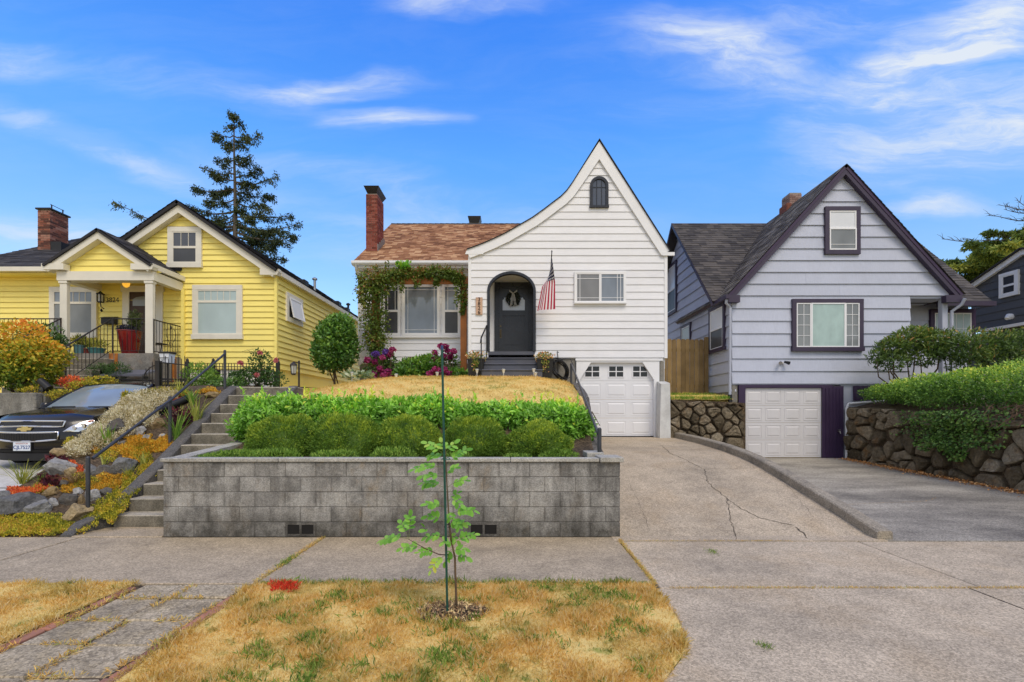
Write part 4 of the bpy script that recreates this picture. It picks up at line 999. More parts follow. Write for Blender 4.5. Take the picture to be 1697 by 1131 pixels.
# wing
fg = front(16.0)
mb = MB(); mb.fbox(fg, -5.08, -1.3, -.14, 0, 3.28, 6.45); wall2 = mb.obj('wall', M_white, wh)
siding(wall2, fg, 3.30, 6.42, .2185, lambda z: -5.08, lambda z: -1.3, M_white, .024)
mb = MB(); mb.fbox(fg, -5.10, -5.0, 0, .034, 3.25, 6.4); mb.obj('corner_board', M_wtrim, wh)
for a, b, cells in ((634, 664, [(0, 1, .48, 1, G_dark, [.22, .80], [.86]), (0, 1, 0, .48, G_screen, [], [])]),
                    (667, 729, [(0, 1, 0, 1, G_mid, [.09, .91], [.07, .94])]),
                    (733, 763, [(0, 1, .48, 1, G_mid, [.22, .80], [.86]), (0, 1, 0, .48, G_screen, [], [])])):
    window(wh, fg, X(a, 16), X(b, 16), 4.20, 5.90, .055, M_wtrim, M_wtrim, cells, proud=.07, sill=.0)
mb = MB(); mb.fbox(fg, X(630, 16), X(765, 16), 0, .10, 4.14, 4.197); mb.obj('window_sill', M_wtrim, wh)
mb = MB(); mb.fbox(fg, X(630, 16), X(765, 16), 0, .078, 5.903, 5.99); mb.obj('window_head', M_wtrim, wh)
# wing roof
EY, EZ, RY, RZ = 15.55, 6.52, 20.4, 9.63; XL = -5.08
mb = MB(); slab(mb, [(XL, EY, EZ), (2.6, EY, EZ), (2.6, RY, RZ), (XL, RY, RZ)], .10); slab(mb, [(XL, RY, RZ), (4.7, RY, RZ), (4.7, 25.2, 6.52), (XL, 25.2, 6.52)], .10)
r2 = mb.obj('roof', M_wtrim, wh)
shingles(r2, (XL - .03, EY - .03, EZ + .006), (2.6, EY - .03, EZ + .006), (XL - .03, RY, RZ + .006), (2.6, RY, RZ + .006), 38, .21, S_brown, .014, 5)
mb = MB()
for i in range(34):
    x = XL + i * .23; mb.cr = rng.random() * .4; mb.hexa([(x, RY - .13, RZ - .07), (x + .26, RY - .13, RZ - .07), (x + .26, RY + .13, RZ - .07), (x, RY + .13, RZ - .07), (x - .02, RY - .02, RZ + .045), (x + .26, RY - .02, RZ + .03), (x + .26, RY + .02, RZ + .03), (x - .02, RY + .02, RZ + .045)])
mb.obj('ridge_caps', S_grey, r2, rnd=True)['kind'] = 'stuff'
mb = MB(); mb.prism(side_l(XL - .001), [(EY, EZ - .16), (RY, RZ - .18), (RY, RZ - .02), (EY, EZ - .01)], -.04, .03); mb.obj('rake_board', M_wtrim, r2)
mb = MB(); vs = []
for x in (XL - .06, -1.30): vs += [(x, EY + .02, 6.40), (x, EY - .09, 6.41), (x, EY - .13, 6.46), (x, EY - .13, 6.53), (x, EY - .115, 6.53), (x, EY - .105, 6.47), (x, EY + .0, 6.47), (x, EY + .02, 6.53)]
mb.add(vs, [tuple(range(8))[::-1], tuple(range(8, 16))] + [(i, (i + 1) % 8, 8 + (i + 1) % 8, 8 + i) for i in range(8)]); mb.obj('gutter', M_wtrim, wh)
mb = MB(); mb.box(XL, -1.3, EY + .03, 16.0, 6.34, 6.40); mb.obj('soffit', M_wtrim, wh)
mb = MB(); mb.tube([(-5.02, 15.5, 6.42), (-5.03, 15.6, 6.25), (-5.05, 15.93, 6.1), (-5.05, 15.93, 3.2)], .038, 8); mb.obj('downspout', M_wtrim, wh, smooth=40)
# foundation and garage front
mb = MB(); mb.box(-1.28, 1.9, 14.55, 14.65, 2.2, 3.30); mb.box(-5.06, -1.3, 16.03, 16.14, 2.2, 3.28); mb.obj('foundation', M_found, wh)
G0, G1, GT, GB = 2.03, 4.26, 3.17, .93
mb = MB(); mb.fbox(fw, 1.93, G0, -.1, .03, .93, GT); mb.fbox(fw, G1, 4.42, -.1, .03, .93, GT); mb.fbox(fw, 1.93, 4.42, -.1, .03, GT, 3.29)
mb.prism(fw, [(G0, GT), (G0, GT - .52), (G0 + .34, GT)], -.1, .03); mb.prism(fw, [(G1, GT), (G1 - .34, GT), (G1, GT - .52)], -.1, .03); mb.fbox(fw, 1.90, 4.52, .03, .055, 3.22, 3.285)
mb.obj('garage_surround', M_wtrim, wh)
fgd = front(14.60)
gd = panel_door(wh, fgd, G0 - .02, G1 + .02, GB + .01, GT + .02, 3, 4, M_gdoor, top_windows=True, mx=.075, my=.075)
for c in range(3):
    cx = lerp(G0, G1, (c + .5) / 3) + (c - 1) * (-.02); z0 = GT - .43; ww = .24
    m = MB(); m.fbox(fgd, cx - ww, cx + ww, .014, .032, z0 - .02, z0 + .01); m.fbox(fgd, cx - ww, cx + ww, .014, .032, z0 + .32, z0 + .35)
    for q in (-ww, -.014, ww - .028): m.fbox(fgd, cx + q, cx + q + .028, .014, .031, z0 + .01, z0 + .32)
    m.fbox(fgd, cx - ww + .028, cx + ww - .028, .014, .030, z0 + .152, z0 + .178); wf_ = m.obj('door_window', M_gdoor, gd)
    m = MB(); m.fbox(fgd, cx - ww + .02, cx + ww - .02, .014, .020, z0, z0 + .33); m.obj('pane', G_blk, wf_)
mb = MB(); mb.box(G0, G1, 14.55, 14.62, GB + .002, GB + .03); mb.obj('door_seal', M_black, gd)
mb = MB(); mb.cbox(4.43, 4.56, 14.46, 14.62, .9, 3.2, .02); mb.obj('garage_post', M_found, wh)
M_whiteconc = paint('white_painted_concrete', (.62, .62, .60), .8, .12, 4, .6, (30, 30, 30), dirt=.3)
mb = MB(); mb.hexa([(4.30, 14.05, .86), (4.62, 14.05, .86), (4.62, 14.45, .86), (4.30, 14.45, .86), (4.34, 14.05, 2.50), (4.60, 14.05, 2.52), (4.60, 14.45, 2.60), (4.34, 14.45, 2.6)])
tag(mb.obj('concrete_pier', M_whiteconc), 'white painted concrete pier at the right of the white garage door', 'pier')
# chimney and vent
ch = thing('brick_chimney', 'tall narrow red brick chimney with black metal cap on the white house', 'chimney', (-4.83, 17, 6.6))
brick_stack(ch, -5.02, -4.63, 16.6, 17.4, 6.5, 9.20, M_brick, seed=4)
mb = MB(); mb.box(-4.95, -4.70, 16.68, 17.3, 9.195, 9.23); mb.obj('flue_collar', M_found, ch)
mb = MB(); mb.hexa([(-4.99, 16.62, 9.23), (-4.66, 16.62, 9.23), (-4.66, 17.38, 9.23), (-4.99, 17.38, 9.23), (-5.08, 16.5, 9.43), (-4.56, 16.5, 9.43), (-4.56, 17.5, 9.43), (-5.08, 17.5, 9.43)]); mb.obj('metal_cap', M_flue, ch)
mb = MB(); zr = lambda y: lerp(EZ, RZ, (y - EY) / (RY - EY))
for i in range(4): y = 16.6 + i * .22; mb.box(-4.63, -4.60, y, y + .2, zr(y), zr(y) + .28)
mb.obj('flashing', paint('lead_flashing', (.22, .21, .2), .5, metal=.4), ch)
vt = thing('roof_vent', 'small square chimney vent with dark cap on the brown roof ridge', 'vent', (-1.6, 20.9, 9.4))
mb = MB(); mb.box(-1.85, -1.37, 20.65, 21.1, 9.3, 9.80); mb.obj('base', M_found, vt)
mb = MB(); mb.hexa([(-1.82, 20.62, 9.80), (-1.40, 20.62, 9.80), (-1.40, 21.1, 9.80), (-1.82, 21.1, 9.80), (-1.89, 20.55, 10.05), (-1.33, 20.55, 10.05), (-1.33, 21.2, 10.05), (-1.89, 21.2, 10.05)]); mb.obj('metal_cap', M_flue, vt)

# front steps
fs_ = thing('front_steps', 'slate grey painted steps up to the black arched door', 'steps', (0, 14, 2.68))
for i, (y, z) in enumerate(((13.56, 2.88), (13.86, 3.08), (14.16, 3.28))):
    mb = MB(); k = .80 + (2 - i) * .035; mb.cbox(AC - k, AC + k, y + .03, 14.50, 2.55, z - .04, .006); mb.cbox(AC - k - .02, AC + k + .02, y, 14.50, z - .04, z, .012); mb.obj('step', M_slate, fs_)

# ================================================================ YELLOW HOUSE
yh = thing('yellow_house', 'bright yellow clapboard house with cream trim, dark roof and gabled porch', 'house', (-10, 16, 2.3))
fy = front(14.5); PX, PZ, SL = -9.87, 7.92, .685
def yL(z): return max(-12.35, PX - (PZ - .12 - z) / SL)
def yR(z): return min(-7.05, PX + (PZ - .12 - z) / SL)
mb = MB(); wall_strips(mb, fy, 2.95, 7.75, yL, yR, zs=[6.0, 6.2]); yw = mb.obj('wall', M_yellow, yh)
siding(yw, fy, 2.98, 7.75, .171, yL, yR, M_yellow, .034)
mb = MB(); mb.box(-12.3, -7.07, 14.66, 25, 2.2, 6.0); mb.box(-16.85, -12.3, 14.96, 20.4, 2.1, 5.9); mb.obj('house_body', M_yellow, yh)
fys = side_r(-7.05); mb = MB(); mb.fbox(fys, 14.5, 25, -.1, 0, 2.95, 6.0); yws = mb.obj('wall', M_yellow, yh)
siding(yws, fys, 2.98, 5.98, .171, lambda z: 14.5, lambda z: 25, M_yellow, .034)
mb = MB(); mb.box(-12.3, -7.10, 14.53, 14.64, 2.0, 2.96); mb.obj('foundation', M_cream, yh)
mb = MB(); mb.fbox(fys, 14.53, 25, -.12, -.03, 2.0, 2.96); mb.obj('foundation', M_yelfnd, yh)
# gable roof
E = (-6.93, PZ - (-6.93 - PX) * SL); E2 = (-12.81, E[1])
mb = MB(); slab(mb, [(PX, 14.2, PZ), (E[0], 14.2, E[1]), (E[0], 25.3, E[1]), (PX, 25.3, PZ)], .09); slab(mb, [(PX, 14.2, PZ), (E2[0], 14.2, E2[1]), (E2[0], 25.3, E2[1]), (PX, 25.3, PZ)], .09)
yr = mb.obj('roof', S_black, yh)
shingles(yr, (E[0] + .02, 25.3, E[1]), (E[0] + .02, 14.18, E[1]), (PX, 25.3, PZ + .01), (PX, 14.18, PZ + .01), 22, .3, S_black, .016, 8)
shingles(yr, (E2[0] - .02, 14.18, E2[1]), (E2[0] - .02, 25.3, E2[1]), (PX, 14.18, PZ + .01), (PX, 25.3, PZ + .01), 22, .3, S_black, .016, 9)
pr = [(E2[0], E2[1]), (PX, PZ), (E[0], E[1])]; A = off_poly(pr, .075); B = off_poly(pr, .27); A[1] = (PX, PZ - .09); B[1] = (PX, PZ - .34)
mb = MB(); band(mb, front(14.46), A, B, 0, .19); mb.obj('rake_board', M_cream, yr)
mb = MB(); mb.prism(front(14.46), [(-7.45, 5.74), (-6.95, 5.74), (-6.90, 5.84), (-6.90, 5.92), (-7.45, 5.92)], 0, .2); mb.obj('cornice_return', M_cream, yr)
mb = MB(); mb.box(-6.99, -6.90, 14.47, 25.2, 5.76, 5.90); mb.box(-7.04, -6.99, 14.47, 25.2, 5.80, 5.86); mb.obj('gutter', M_cream, yh)
mb = MB(); mb.fbox(fy, -7.10, -7.02, .0, .09, 2.9, 5.74); mb.obj('downspout', M_yellow, yh)
mb = MB(); mb.fbox(fy, -9.88, -9.79, .03, .10, 2.9, 5.35); mb.obj('downspout', M_yellow, yh)
for (yy, hh, tt) in ((18.6, .42, 0), (22.4, .3, 1), (16.9, .12, 2), (20.2, .13, 2), (21.3, .1, 2)):
    x = -7.6 if tt < 2 else -7.4; z = PZ - (x - PX) * SL; mb = MB()
    if tt < 2: mb.tube([(x, yy, z - .1), (x, yy, z + hh)], .05, 8); mb.lathe((x, yy, z + hh), [(.1, 0), (.1, .05), (.02, .1)], 8)
    else: mb.cbox(x - .15, x + .15, yy, yy + .35, z - .1, z + hh, .03)
    mb.obj('roof_vent', M_flue if tt else paint('galvanised_vent', (.4, .42, .44), .4, metal=.6), yh)
window(yh, fy, X(321, 14.5), X(403, 14.5), 3.86, 5.48, .14, M_cream, M_cream, [(0, 1, .735, 1, G_blind, [.167, .333, .5, .667, .833], []), (0, 1, 0, .735, G_blind, [], [], -.006)], proud=.06, sill=.02, label='wide cream framed window with a six pane transom over a pale blind')
window(yh, fy, X(280, 14.5), X(336, 14.5), 6.00, 7.22, .14, M_cream, M_cream, [(0, 1, .5, 1, G_dark, [.333, .667], []), (0, 1, 0, .5, G_screen, [], [], -.006)], proud=.055, sill=.015, label='cream framed sash window high in the yellow gable')
# hopper window on the side
win = window(yh, fys, 14.98, 16.12, 4.52, 5.42, .12, M_cream, M_cream, [(0, 1, 0, 1, G_dark, [], [])], proud=.05, label='small hinged side window propped open')
m = MB(); a, b = 15.14, 15.98
for (s0, s1, q0, q1) in ((a, b, 0, .08), (a, b, .92, 1), (a, a + .05, .08, .92), (b - .05, b, .08, .92)):
    p = lambda s, q, dd: (-7.05 + .06 + (1 - q) * .13 + dd, s, lerp(4.66, 5.3, q))
    m.hexa([p(s0, q0, 0), p(s1, q0, 0), p(s1, q0, .03), p(s0, q0, .03), p(s0, q1, 0), p(s1, q1, 0), p(s1, q1, .03), p(s0, q1, .03)])
m.obj('open_sash', M_wtrim, win)
m = MB(); p = lambda s, q, dd: (-7.05 + .07 + (1 - q) * .13 + dd, s, lerp(4.66, 5.3, q)); m.hexa([p(a, .05, 0), p(b, .05, 0), p(b, .05, .006), p(a, .05, .006), p(a, .95, 0), p(b, .95, 0), p(b, .95, .006), p(a, .95, .006)]); m.obj('pane', G_white, win)
# left wing
fl = front(14.8); mb = MB(); mb.fbox(fl, -16.9, -12.3, -.14, 0, 2.2, 5.9); ywl = mb.obj('wall', M_yellow, yh)
siding(ywl, fl, 2.9, 5.85, .165, lambda z: -16.9, lambda z: -12.3, M_yellow, .034)
mb = MB(); RL = -15.4
slab(mb, [(-17.1, 14.40, 5.97), (-9.9, 14.40, 5.97), (-9.9, 17.5, 8.02), (RL, 17.5, 8.02)], .08); slab(mb, [(-17.1, 20.6, 5.97), (-9.9, 20.6, 5.97), (-9.9, 17.5, 8.02), (RL, 17.5, 8.02)], .08)
slab(mb, [(-17.1, 14.40, 5.97), (-17.1, 20.6, 5.97), (RL, 17.5, 8.02), (RL - .01, 17.45, 8.02)], .08); yr2 = mb.obj('roof', S_black, yh)
shingles(yr2, (-17.15, 14.37, 5.98), (-10.4, 14.37, 5.98), (RL, 17.5, 8.04), (-10.4, 17.5, 8.04), 24, .3, S_black, .016, 12)
mb = MB(); mb.box(-17.2, -12.85, 14.26, 14.40, 5.85, 5.98); mb.obj('gutter', M_cream, yh)
mb = MB(); mb.box(-17.05, -12.3, 14.42, 14.8, 5.80, 5.85); mb.obj('soffit', M_yellow, yh)
window(yh, fl, X(85, 14.8), X(163, 14.8), 3.95, 5.50, .12, M_cream, M_cream, [(0, 1, .72, 1, G_mid, [.167, .333, .5, .667, .833], []), (0, 1, 0, .72, G_grey, [], [], -.006)], proud=.06, label='cream framed window with narrow transom panes behind the porch post')
# porch
pf = front(13.35)
mb = MB(); mb.box(-12.62, -9.88, 13.30, 14.5, 2.0, 3.3); yp = mb.obj('porch_base', concrete('porch_concrete', (.24, .225, .20), stain=.6, sscale=1.6, speck=.25, warmth=.5, warm=(.30, .16, .06)), yh)
M_rust = paint('rust_stain', (.42, .14, .02), .8, .4, 5, dirt=.4)
mb = MB(); mb.box(-11.10, -10.98, 13.293, 13.30, 2.62, 3.30); mb.box(-10.95, -10.86, 13.293, 13.30, 2.74, 3.30); mb.box(-9.88, -9.873, 14.0, 14.2, 2.5, 3.3); mb.obj('rust_stain', M_rust, yp)
for a, b in ((-12.50, -12.30), (-10.14, -9.93)):
    mb = MB(); mb.cbox(a, b, 13.33, 13.45, 3.3, 5.31, .012); mb.cbox(a - .02, b + .02, 13.31, 13.47, 5.23, 5.31, .01); mb.obj('porch_post', M_cream, yh)
mb = MB(); mb.box(-12.55, -9.87, 13.30, 13.58, 5.312, 5.56); mb.box(-12.55, -12.3, 13.58, 14.79, 5.312, 5.56); mb.box(-10.06, -9.87, 13.58, 14.49, 5.312, 5.56); mb.obj('porch_beam', M_cream, yh)
mb = MB(); mb.box(-12.3, -10.06, 13.58, 14.48, 5.50, 5.55); mb.obj('porch_ceiling', M_yellow, yh)
QX, QZ, QS = -11.33, 6.70, .665; q0, q1 = -12.82, -9.84
mb = MB(); slab(mb, [(QX, 13.15, QZ), (q1, 13.15, QZ - (q1 - QX) * QS), (q1, 14.49, QZ - (q1 - QX) * QS), (QX, 14.49, QZ)], .07); slab(mb, [(QX, 13.15, QZ), (q0, 13.15, QZ - (QX - q0) * QS), (q0, 16, QZ - (QX - q0) * QS), (QX, 16, QZ)], .07); yr3 = mb.obj('porch_roof', S_black, yh)
shingles(yr3, (q1 + .02, 14.49, QZ - (q1 - QX) * QS), (q1 + .02, 13.13, QZ - (q1 - QX) * QS), (QX, 14.49, QZ + .01), (QX, 13.13, QZ + .01), 11, .3, S_black, .016, 14)
def qL(z): return QX - (QZ - .1 - z) / QS
def qR(z): return QX + (QZ - .1 - z) / QS
pf2 = front(13.42); mb = MB(); wall_strips(mb, pf2, 5.56, 6.55, qL, qR, -.05, 0); ypw = mb.obj('porch_gable', M_yellow, yh); siding(ypw, pf2, 5.57, 6.55, .168, qL, qR, M_yellow, .028)
pr = [(q0, QZ - (QX - q0) * QS), (QX, QZ), (q1, QZ - (q1 - QX) * QS)]; A = off_poly(pr, .06); B = off_poly(pr, .225); A[1] = (QX, QZ - .075); B[1] = (QX, QZ - .28)
mb = MB(); band(mb, front(13.40), A, B, 0, .2); mb.obj('rake_board', M_cream, yr3)
mb = MB(); mb.prism(front(13.38), [(-12.86, 5.66), (-12.82, 5.575), (-12.25, 5.575), (-12.25, 5.74), (-12.86, 5.74)], 0, .2); mb.obj('cornice_return', M_cream, yr3); mb = MB(); mb.prism(front(13.38), [(-10.42, 5.575), (-9.84, 5.575), (-9.80, 5.66), (-9.80, 5.74), (-10.42, 5.74)], 0, .2); mb.box(-9.90, -9.80, 13.38, 14.48, 5.60, 5.74); mb.obj('cornice_return', M_cream, yr3)
# front door of the yellow house
mb = MB(); mb.fbox(fy, -11.66, -11.46, .02, .06, 3.3, 5.28); mb.fbox(fy, -10.66, -10.46, .02, .06, 3.3, 5.28); mb.fbox(fy, -11.70, -10.42, .02, .065, 5.28, 5.46); mb.obj('door_trim', M_cream, yh)
mb = MB(); mb.fbox(fy, -11.46, -10.66, .018, .034, 3.3, 5.28)
for a, b in ((-11.40, -11.20), (-11.16, -10.96), (-10.92, -10.72)): mb.fbox(fy, a, b, .034, .044, 3.42, 4.72)
yd_ = mb.obj('front_door', M_brown_d, yh)
mb = MB(); mb.prism(fy, [(-11.36, 4.86), (-10.74, 4.86), (-10.74, 5.06), (-10.85, 5.12), (-11.05, 5.15), (-11.25, 5.12), (-11.36, 5.06)], .034, .046); mb.obj('door_glass', G_grey, yd_)
# red/mixed brick chimney
yc = thing('brick_chimney', 'square mixed red brick chimney on the dark roof of the yellow house', 'chimney', (-15.5, 16.3, 6.4))
brick_stack(yc, -15.72, -15.31, 16.0, 16.66, 6.5, 8.40, M_brickm, seed=6)
mb = MB(); mb.cbox(-15.77, -15.26, 15.95, 16.71, 8.395, 8.45, .01); mb.obj('cap', M_flue, yc)
mb = MB(); mb.tube([(-15.4, 16.15, 8.44), (-15.4, 16.15, 8.62)], .02, 6); mb.tube([(-15.4, 16.55, 8.44), (-15.4, 16.55, 8.62)], .02, 6); mb.tube([(-15.4, 16.1, 8.62), (-15.4, 16.6, 8.60)], .01, 6); mb.obj('flue_rod', M_flue, yc)
mb = MB(); mb.box(-15.25, -14.9, 15.95, 16.5, 6.9, 7.32); mb.obj('flashing', M_flue, yc)
# house numbers
o = lettering('house_number', '3824', .20, fy, X(177, 14.5) - .12, Z(498, 14.5), .035, M_black, None); o.parent = None
o.matrix_basis = Matrix.Translation(Vector(fy.p(X(187, 14.5), .03, Z(498, 14.5)))) @ Matrix.Rotation(R(90), 4, 'X'); tag(o, 'black house number 3824 on the yellow porch wall', 'house number')

# ================================================================ LAVENDER GREY HOUSE WITH PURPLE TRIM
ph = thing('lavender_house', 'lavender grey house with dark purple trim and a steep front gable', 'house', (10, 17, 0.3))
fp = front(14.5); AX, AZp, S2 = 9.9, 9.02, 1.105
def pL(z): return 6.6 if z < 5.25 else max(6.6, AX - (AZp - .12 - z) / S2)
def pR(z): return 11.95 if z < 5.17 else min(13.1, AX + (AZp - .12 - z) / S2)
mb = MB(); wall_strips(mb, fp, 2.50, 8.85, pL, pR, zs=[5.168, 5.172, 5.25, 5.5]); pw = mb.obj('wall', M_lav, ph)
siding(pw, fp, 2.53, 5.168, .3766, pL, pR, M_lav, .042, split=4); siding(pw, fp, 5.172, 8.86, .3525, pL, pR, M_lav, .042, split=4)
mb = MB(); mb.box(6.62, 11.9, 14.66, 23, .3, 5.2); mb.box(11.9, 14.6, 15.75, 22, .3, 5.0); mb.obj('house_body', M_lav, ph)
fpl = side_l(6.6); CY, CZ = 18.85, 9.05; S3 = (CZ - 5.2) / (CY - 15.2)
def sTop(y): return max(5.2, CZ - .1 - abs(y - CY) * S3)
def sL(z): return 14.5 if z < 5.2 else max(15.2, CY - (CZ - .12 - z) / S3)
def sR(z): return min(22.5, CY + (CZ - .12 - z) / S3)
mb = MB(); wall_strips(mb, fpl, 2.30, 8.85, sL, sR, zs=[5.2, 5.21]); pws = mb.obj('wall', M_lav, ph)
siding(pws, fpl, 2.53, 8.85, .3525, sL, sR, M_lav, .04)
# roofs
El = (6.42, AZp - (AX - 6.42) * S2); Er = (13.38, AZp - (13.38 - AX) * S2)
mb = MB(); slab(mb, [(AX, 14.3, AZp), (El[0], 14.3, El[1]), (El[0], 18.9, El[1]), (AX, 18.9, AZp)], .08); slab(mb, [(AX, 14.3, AZp), (Er[0], 14.3, Er[1]), (Er[0], 18.9, Er[1]), (AX, 18.9, AZp)], .08); prf = mb.obj('roof', M_purpled, ph)
prf['label'] = 'steep front gable roof'
shingles(prf, (El[0] - .02, 14.27, El[1]), (El[0] - .02, 18.9, El[1]), (AX, 14.27, AZp + .01), (AX, 18.9, AZp + .01), 34, .28, S_tan, .018, 21)
shingles(prf, (Er[0] + .02, 18.9, Er[1]), (Er[0] + .02, 14.27, Er[1]), (AX, 18.9, AZp + .01), (AX, 14.27, AZp + .01), 34, .28, S_grey, .018, 22)
mb = MB(); slab(mb, [(6.25, 15.05, 5.13), (14.92, 15.05, 5.13), (14.92, CY, CZ), (6.25, CY, CZ)], .08); slab(mb, [(6.25, 22.6, 5.13), (14.92, 22.6, 5.13), (14.92, CY, CZ), (6.25, CY, CZ)], .08); prb = mb.obj('roof', S_grey, ph)
shingles(prb, (6.23, 15.02, 5.13), (14.94, 15.02, 5.13), (6.23, CY, CZ + .01), (14.94, CY, CZ + .01), 36, .28, S_grey, .018, 23)
pr = [(El[0], El[1]), (AX, AZp), (Er[0], Er[1])]; A = off_poly(pr, .06); B = off_poly(pr, .19); A[1] = (AX, AZp - .09); B[1] = (AX, AZp - .28)
mb = MB(); band(mb, front(14.455), A, B, 0, .14); mb.obj('rake_board', M_purple, prf)
mb = MB(); mb.fbox(front(14.45), 6.40, 6.75, 0, .17, El[1] - .24, El[1] - .03); mb.obj('cornice_return', M_purple, prf); mb = MB(); mb.fbox(front(14.45), 12.85, 13.32, 0, .17, El[1] - .24, El[1] - .03); mb.obj('cornice_return', M_purple, prf)
mb = MB(); mb.box(6.30, 6.41, 14.2, 15.3, El[1] - .15, El[1] - .03); mb.obj('gutter', M_purple, ph)
mb = MB(); mb.box(13.2, 14.92, 14.86, 15.02, 4.96, 5.10); mb.obj('gutter', M_purple, ph)
mb = MB(); mb.prism(side_l(6.24), [(15.05, 5.0), (CY, CZ - .12), (22.6, 5.0), (22.6, 5.15), (CY, CZ + .02), (15.05, 5.15)], -.03, .02); mb.obj('rake_board', M_purple, prb)
mb = MB(); mb.prism(side_r(14.93), [(15.05, 5.0), (CY, CZ - .12), (CY, CZ + .02), (15.05, 5.15)], -.03, .02); mb.obj('rake_board', M_purple, prb)
mb = MB(); mb.box(9.90, 11.93, 14.53, 14.66, .3, 2.52); mb.obj('foundation', M_lavtrim, ph)
mb = MB(); mb.box(6.6, 6.78, 14.52, 14.60, .3, 2.5); mb.prism(fpl, [(14.5, .3), (22, 1.9), (22, 2.35), (14.5, 2.5)], -.1, -.01); mb.obj('foundation', M_found, ph)
# garage
mb = MB(); g0, g1 = 7.0, 9.31; fg2 = front(14.53)
mb.fbox(fg2, 6.80, g0, 0, .06, .31, 2.50); mb.fbox(fg2, g0, g1, 0, .06, 2.41, 2.50); mb.fbox(fg2, g1, 9.62, 0, .06, .31, 2.50); mb.fbox(fg2, 9.62, 9.93, 0, .075, .31, 2.46); gsr = mb.obj('garage_surround', M_purpled, ph)
for q in (9.40, 9.50, 9.70, 9.80):
    m = MB(); m.fbox(fg2, q, q + .014, .06, .078 if q < 9.6 else .09, .33, 2.40); m.obj('batten', M_purpled, gsr)
pgd = panel_door(ph, front(14.55), g0 + .002, g1 - .002, .32, 2.405, 4, 4, M_gdoor2, mx=.05, my=.07)
mb = MB(); p0 = fg2.p(9.76, .09, 1.10); mb.tube([p0, (p0[0], p0[1] - .07, p0[2])], .018, 8); mb.tube([(p0[0], p0[1] - .07, p0[2] + .02), (p0[0] + .01, p0[1] - .09, p0[2] - .06)], .014, 8); mb.tube([(p0[0] - .04, p0[1] - .05, p0[2] + .05), (p0[0] + .04, p0[1] - .05, p0[2] + .05)], .01, 6)
tag(mb.obj('garden_tap', paint('tap_metal', (.35, .33, .3), .35, metal=.8)), 'small metal garden tap on the purple panel beside the garage', 'tap')
# windows
grid = [.25, .5, .75]
window(ph, fp, X(1310, 14.5), X(1427, 14.5), 3.50, 5.06, .12, M_purple, M_wtrim, [(0, .235, 0, 1, G_grey, [.5], grid), (.235, .775, 0, 1, G_aqua, [], [], -.008), (.775, 1, 0, 1, G_grey, [.5], grid)], proud=.075, sill=.01, label='wide purple framed window with aqua curtain between two gridded side lights')
window(ph, fp, X(1364, 14.5), X(1422, 14.5), 6.40, 7.82, .125, M_purple, M_wtrim, [(.0, 1, .55, 1, G_white, [], []), (.0, 1, 0, .55, G_grey, [], [.22], -.012)], proud=.075, label='purple framed sash window in the front gable, blind half down')
window(ph, fpl, 14.85, 16.02, 3.60, 5.08, .11, M_purple, M_wtrim, [(0, 1, .5, 1, G_white, [], []), (0, 1, 0, .5, G_screen, [], [])], proud=.06, sill=.06)
window(ph, fpl, 19.2, 20.5, 5.70, 7.75, .12, M_purple, M_wtrim, [(0, 1, .48, 1, G_white, [], []), (0, 1, 0, .48, G_screen, [], [])], proud=.06)
window(ph, fpl, 17.7, 18.7, 4.2, 5.0, .10, M_purple, M_wtrim, [(0, 1, 0, 1, G_blind, [], [])], proud=.05)
window(ph, fp, X(1413, 14.5), X(1413, 14.5) + 1.35, 2.02, 2.47, .07, M_purpled, M_purple, [(0, 1, 0, 1, G_dark, [.25, .5, .75], [])], proud=-.0 + .02, label='low dark basement window')
# porch recess and wing at the right
fq = front(15.6); mb = MB(); mb.fbox(fq, 11.95, 14.75, -.14, 0, .5, 5.6); pq = mb.obj('wall', M_lav, ph); siding(pq, fq, 2.53, 4.98, .3525, lambda z: 11.95, lambda z: 14.75, M_lav, .03)
mb = MB(); mb.box(11.9, 13.1, 14.52, 15.6, 5.10, 5.165); mb.obj('porch_ceiling', M_lavtrim, ph)
mb = MB(); mb.box(11.88, 11.95, 14.5, 15.6, .4, 5.1); mb.obj('porch_side', M_lav, ph)
window(ph, fq, X(1538, 15.6), X(1612, 15.6), 3.75, 5.0, .13, M_purpled, M_wtrim, [(0, 1, 0, 1, G_blind, [.2, .4, .6, .8], [.5])], proud=.07)
mb = MB(); mb.cbox(12.93, 13.10, 14.5, 14.66, .4, 5.10, .01); mb.obj('porch_post', M_lavtrim, ph)
mb = MB(); mb.tube([(13.32, 14.2, 5.02), (13.30, 14.28, 4.86), (13.16, 14.44, 4.70), (13.16, 14.45, 4.4), (13.16, 14.45, 2.4)], .045, 8); mb.obj('downspout', M_lavtrim, ph, smooth=40)
mb = MB(); mb.tube([(6.36, 14.3, 5.02), (6.36, 14.34, 4.92), (6.52, 14.42, 4.80), (6.52, 14.44, 2.2)], .042, 8); mb.obj('downspout', M_lavtrim, ph, smooth=40)
mb = MB(); mb.tube([(6.52, 14.44, 2.2), (6.52, 14.42, 1.86)], .062, 8); mb.obj('drain_boot', M_black, ph, smooth=40)
mb = MB(); mb.tube([(9.99, 14.40, .30), (9.99, 14.40, 1.82)], .048, 10); mb.tube([(9.99, 14.40, 1.82), (10.03, 14.40, 1.93), (11.2, 14.42, 2.02)], .035, 8); tag(mb.obj('drain_pipe', M_wtrim, smooth=40), 'white drain pipe between the purple panel and the stone wall', 'pipe')
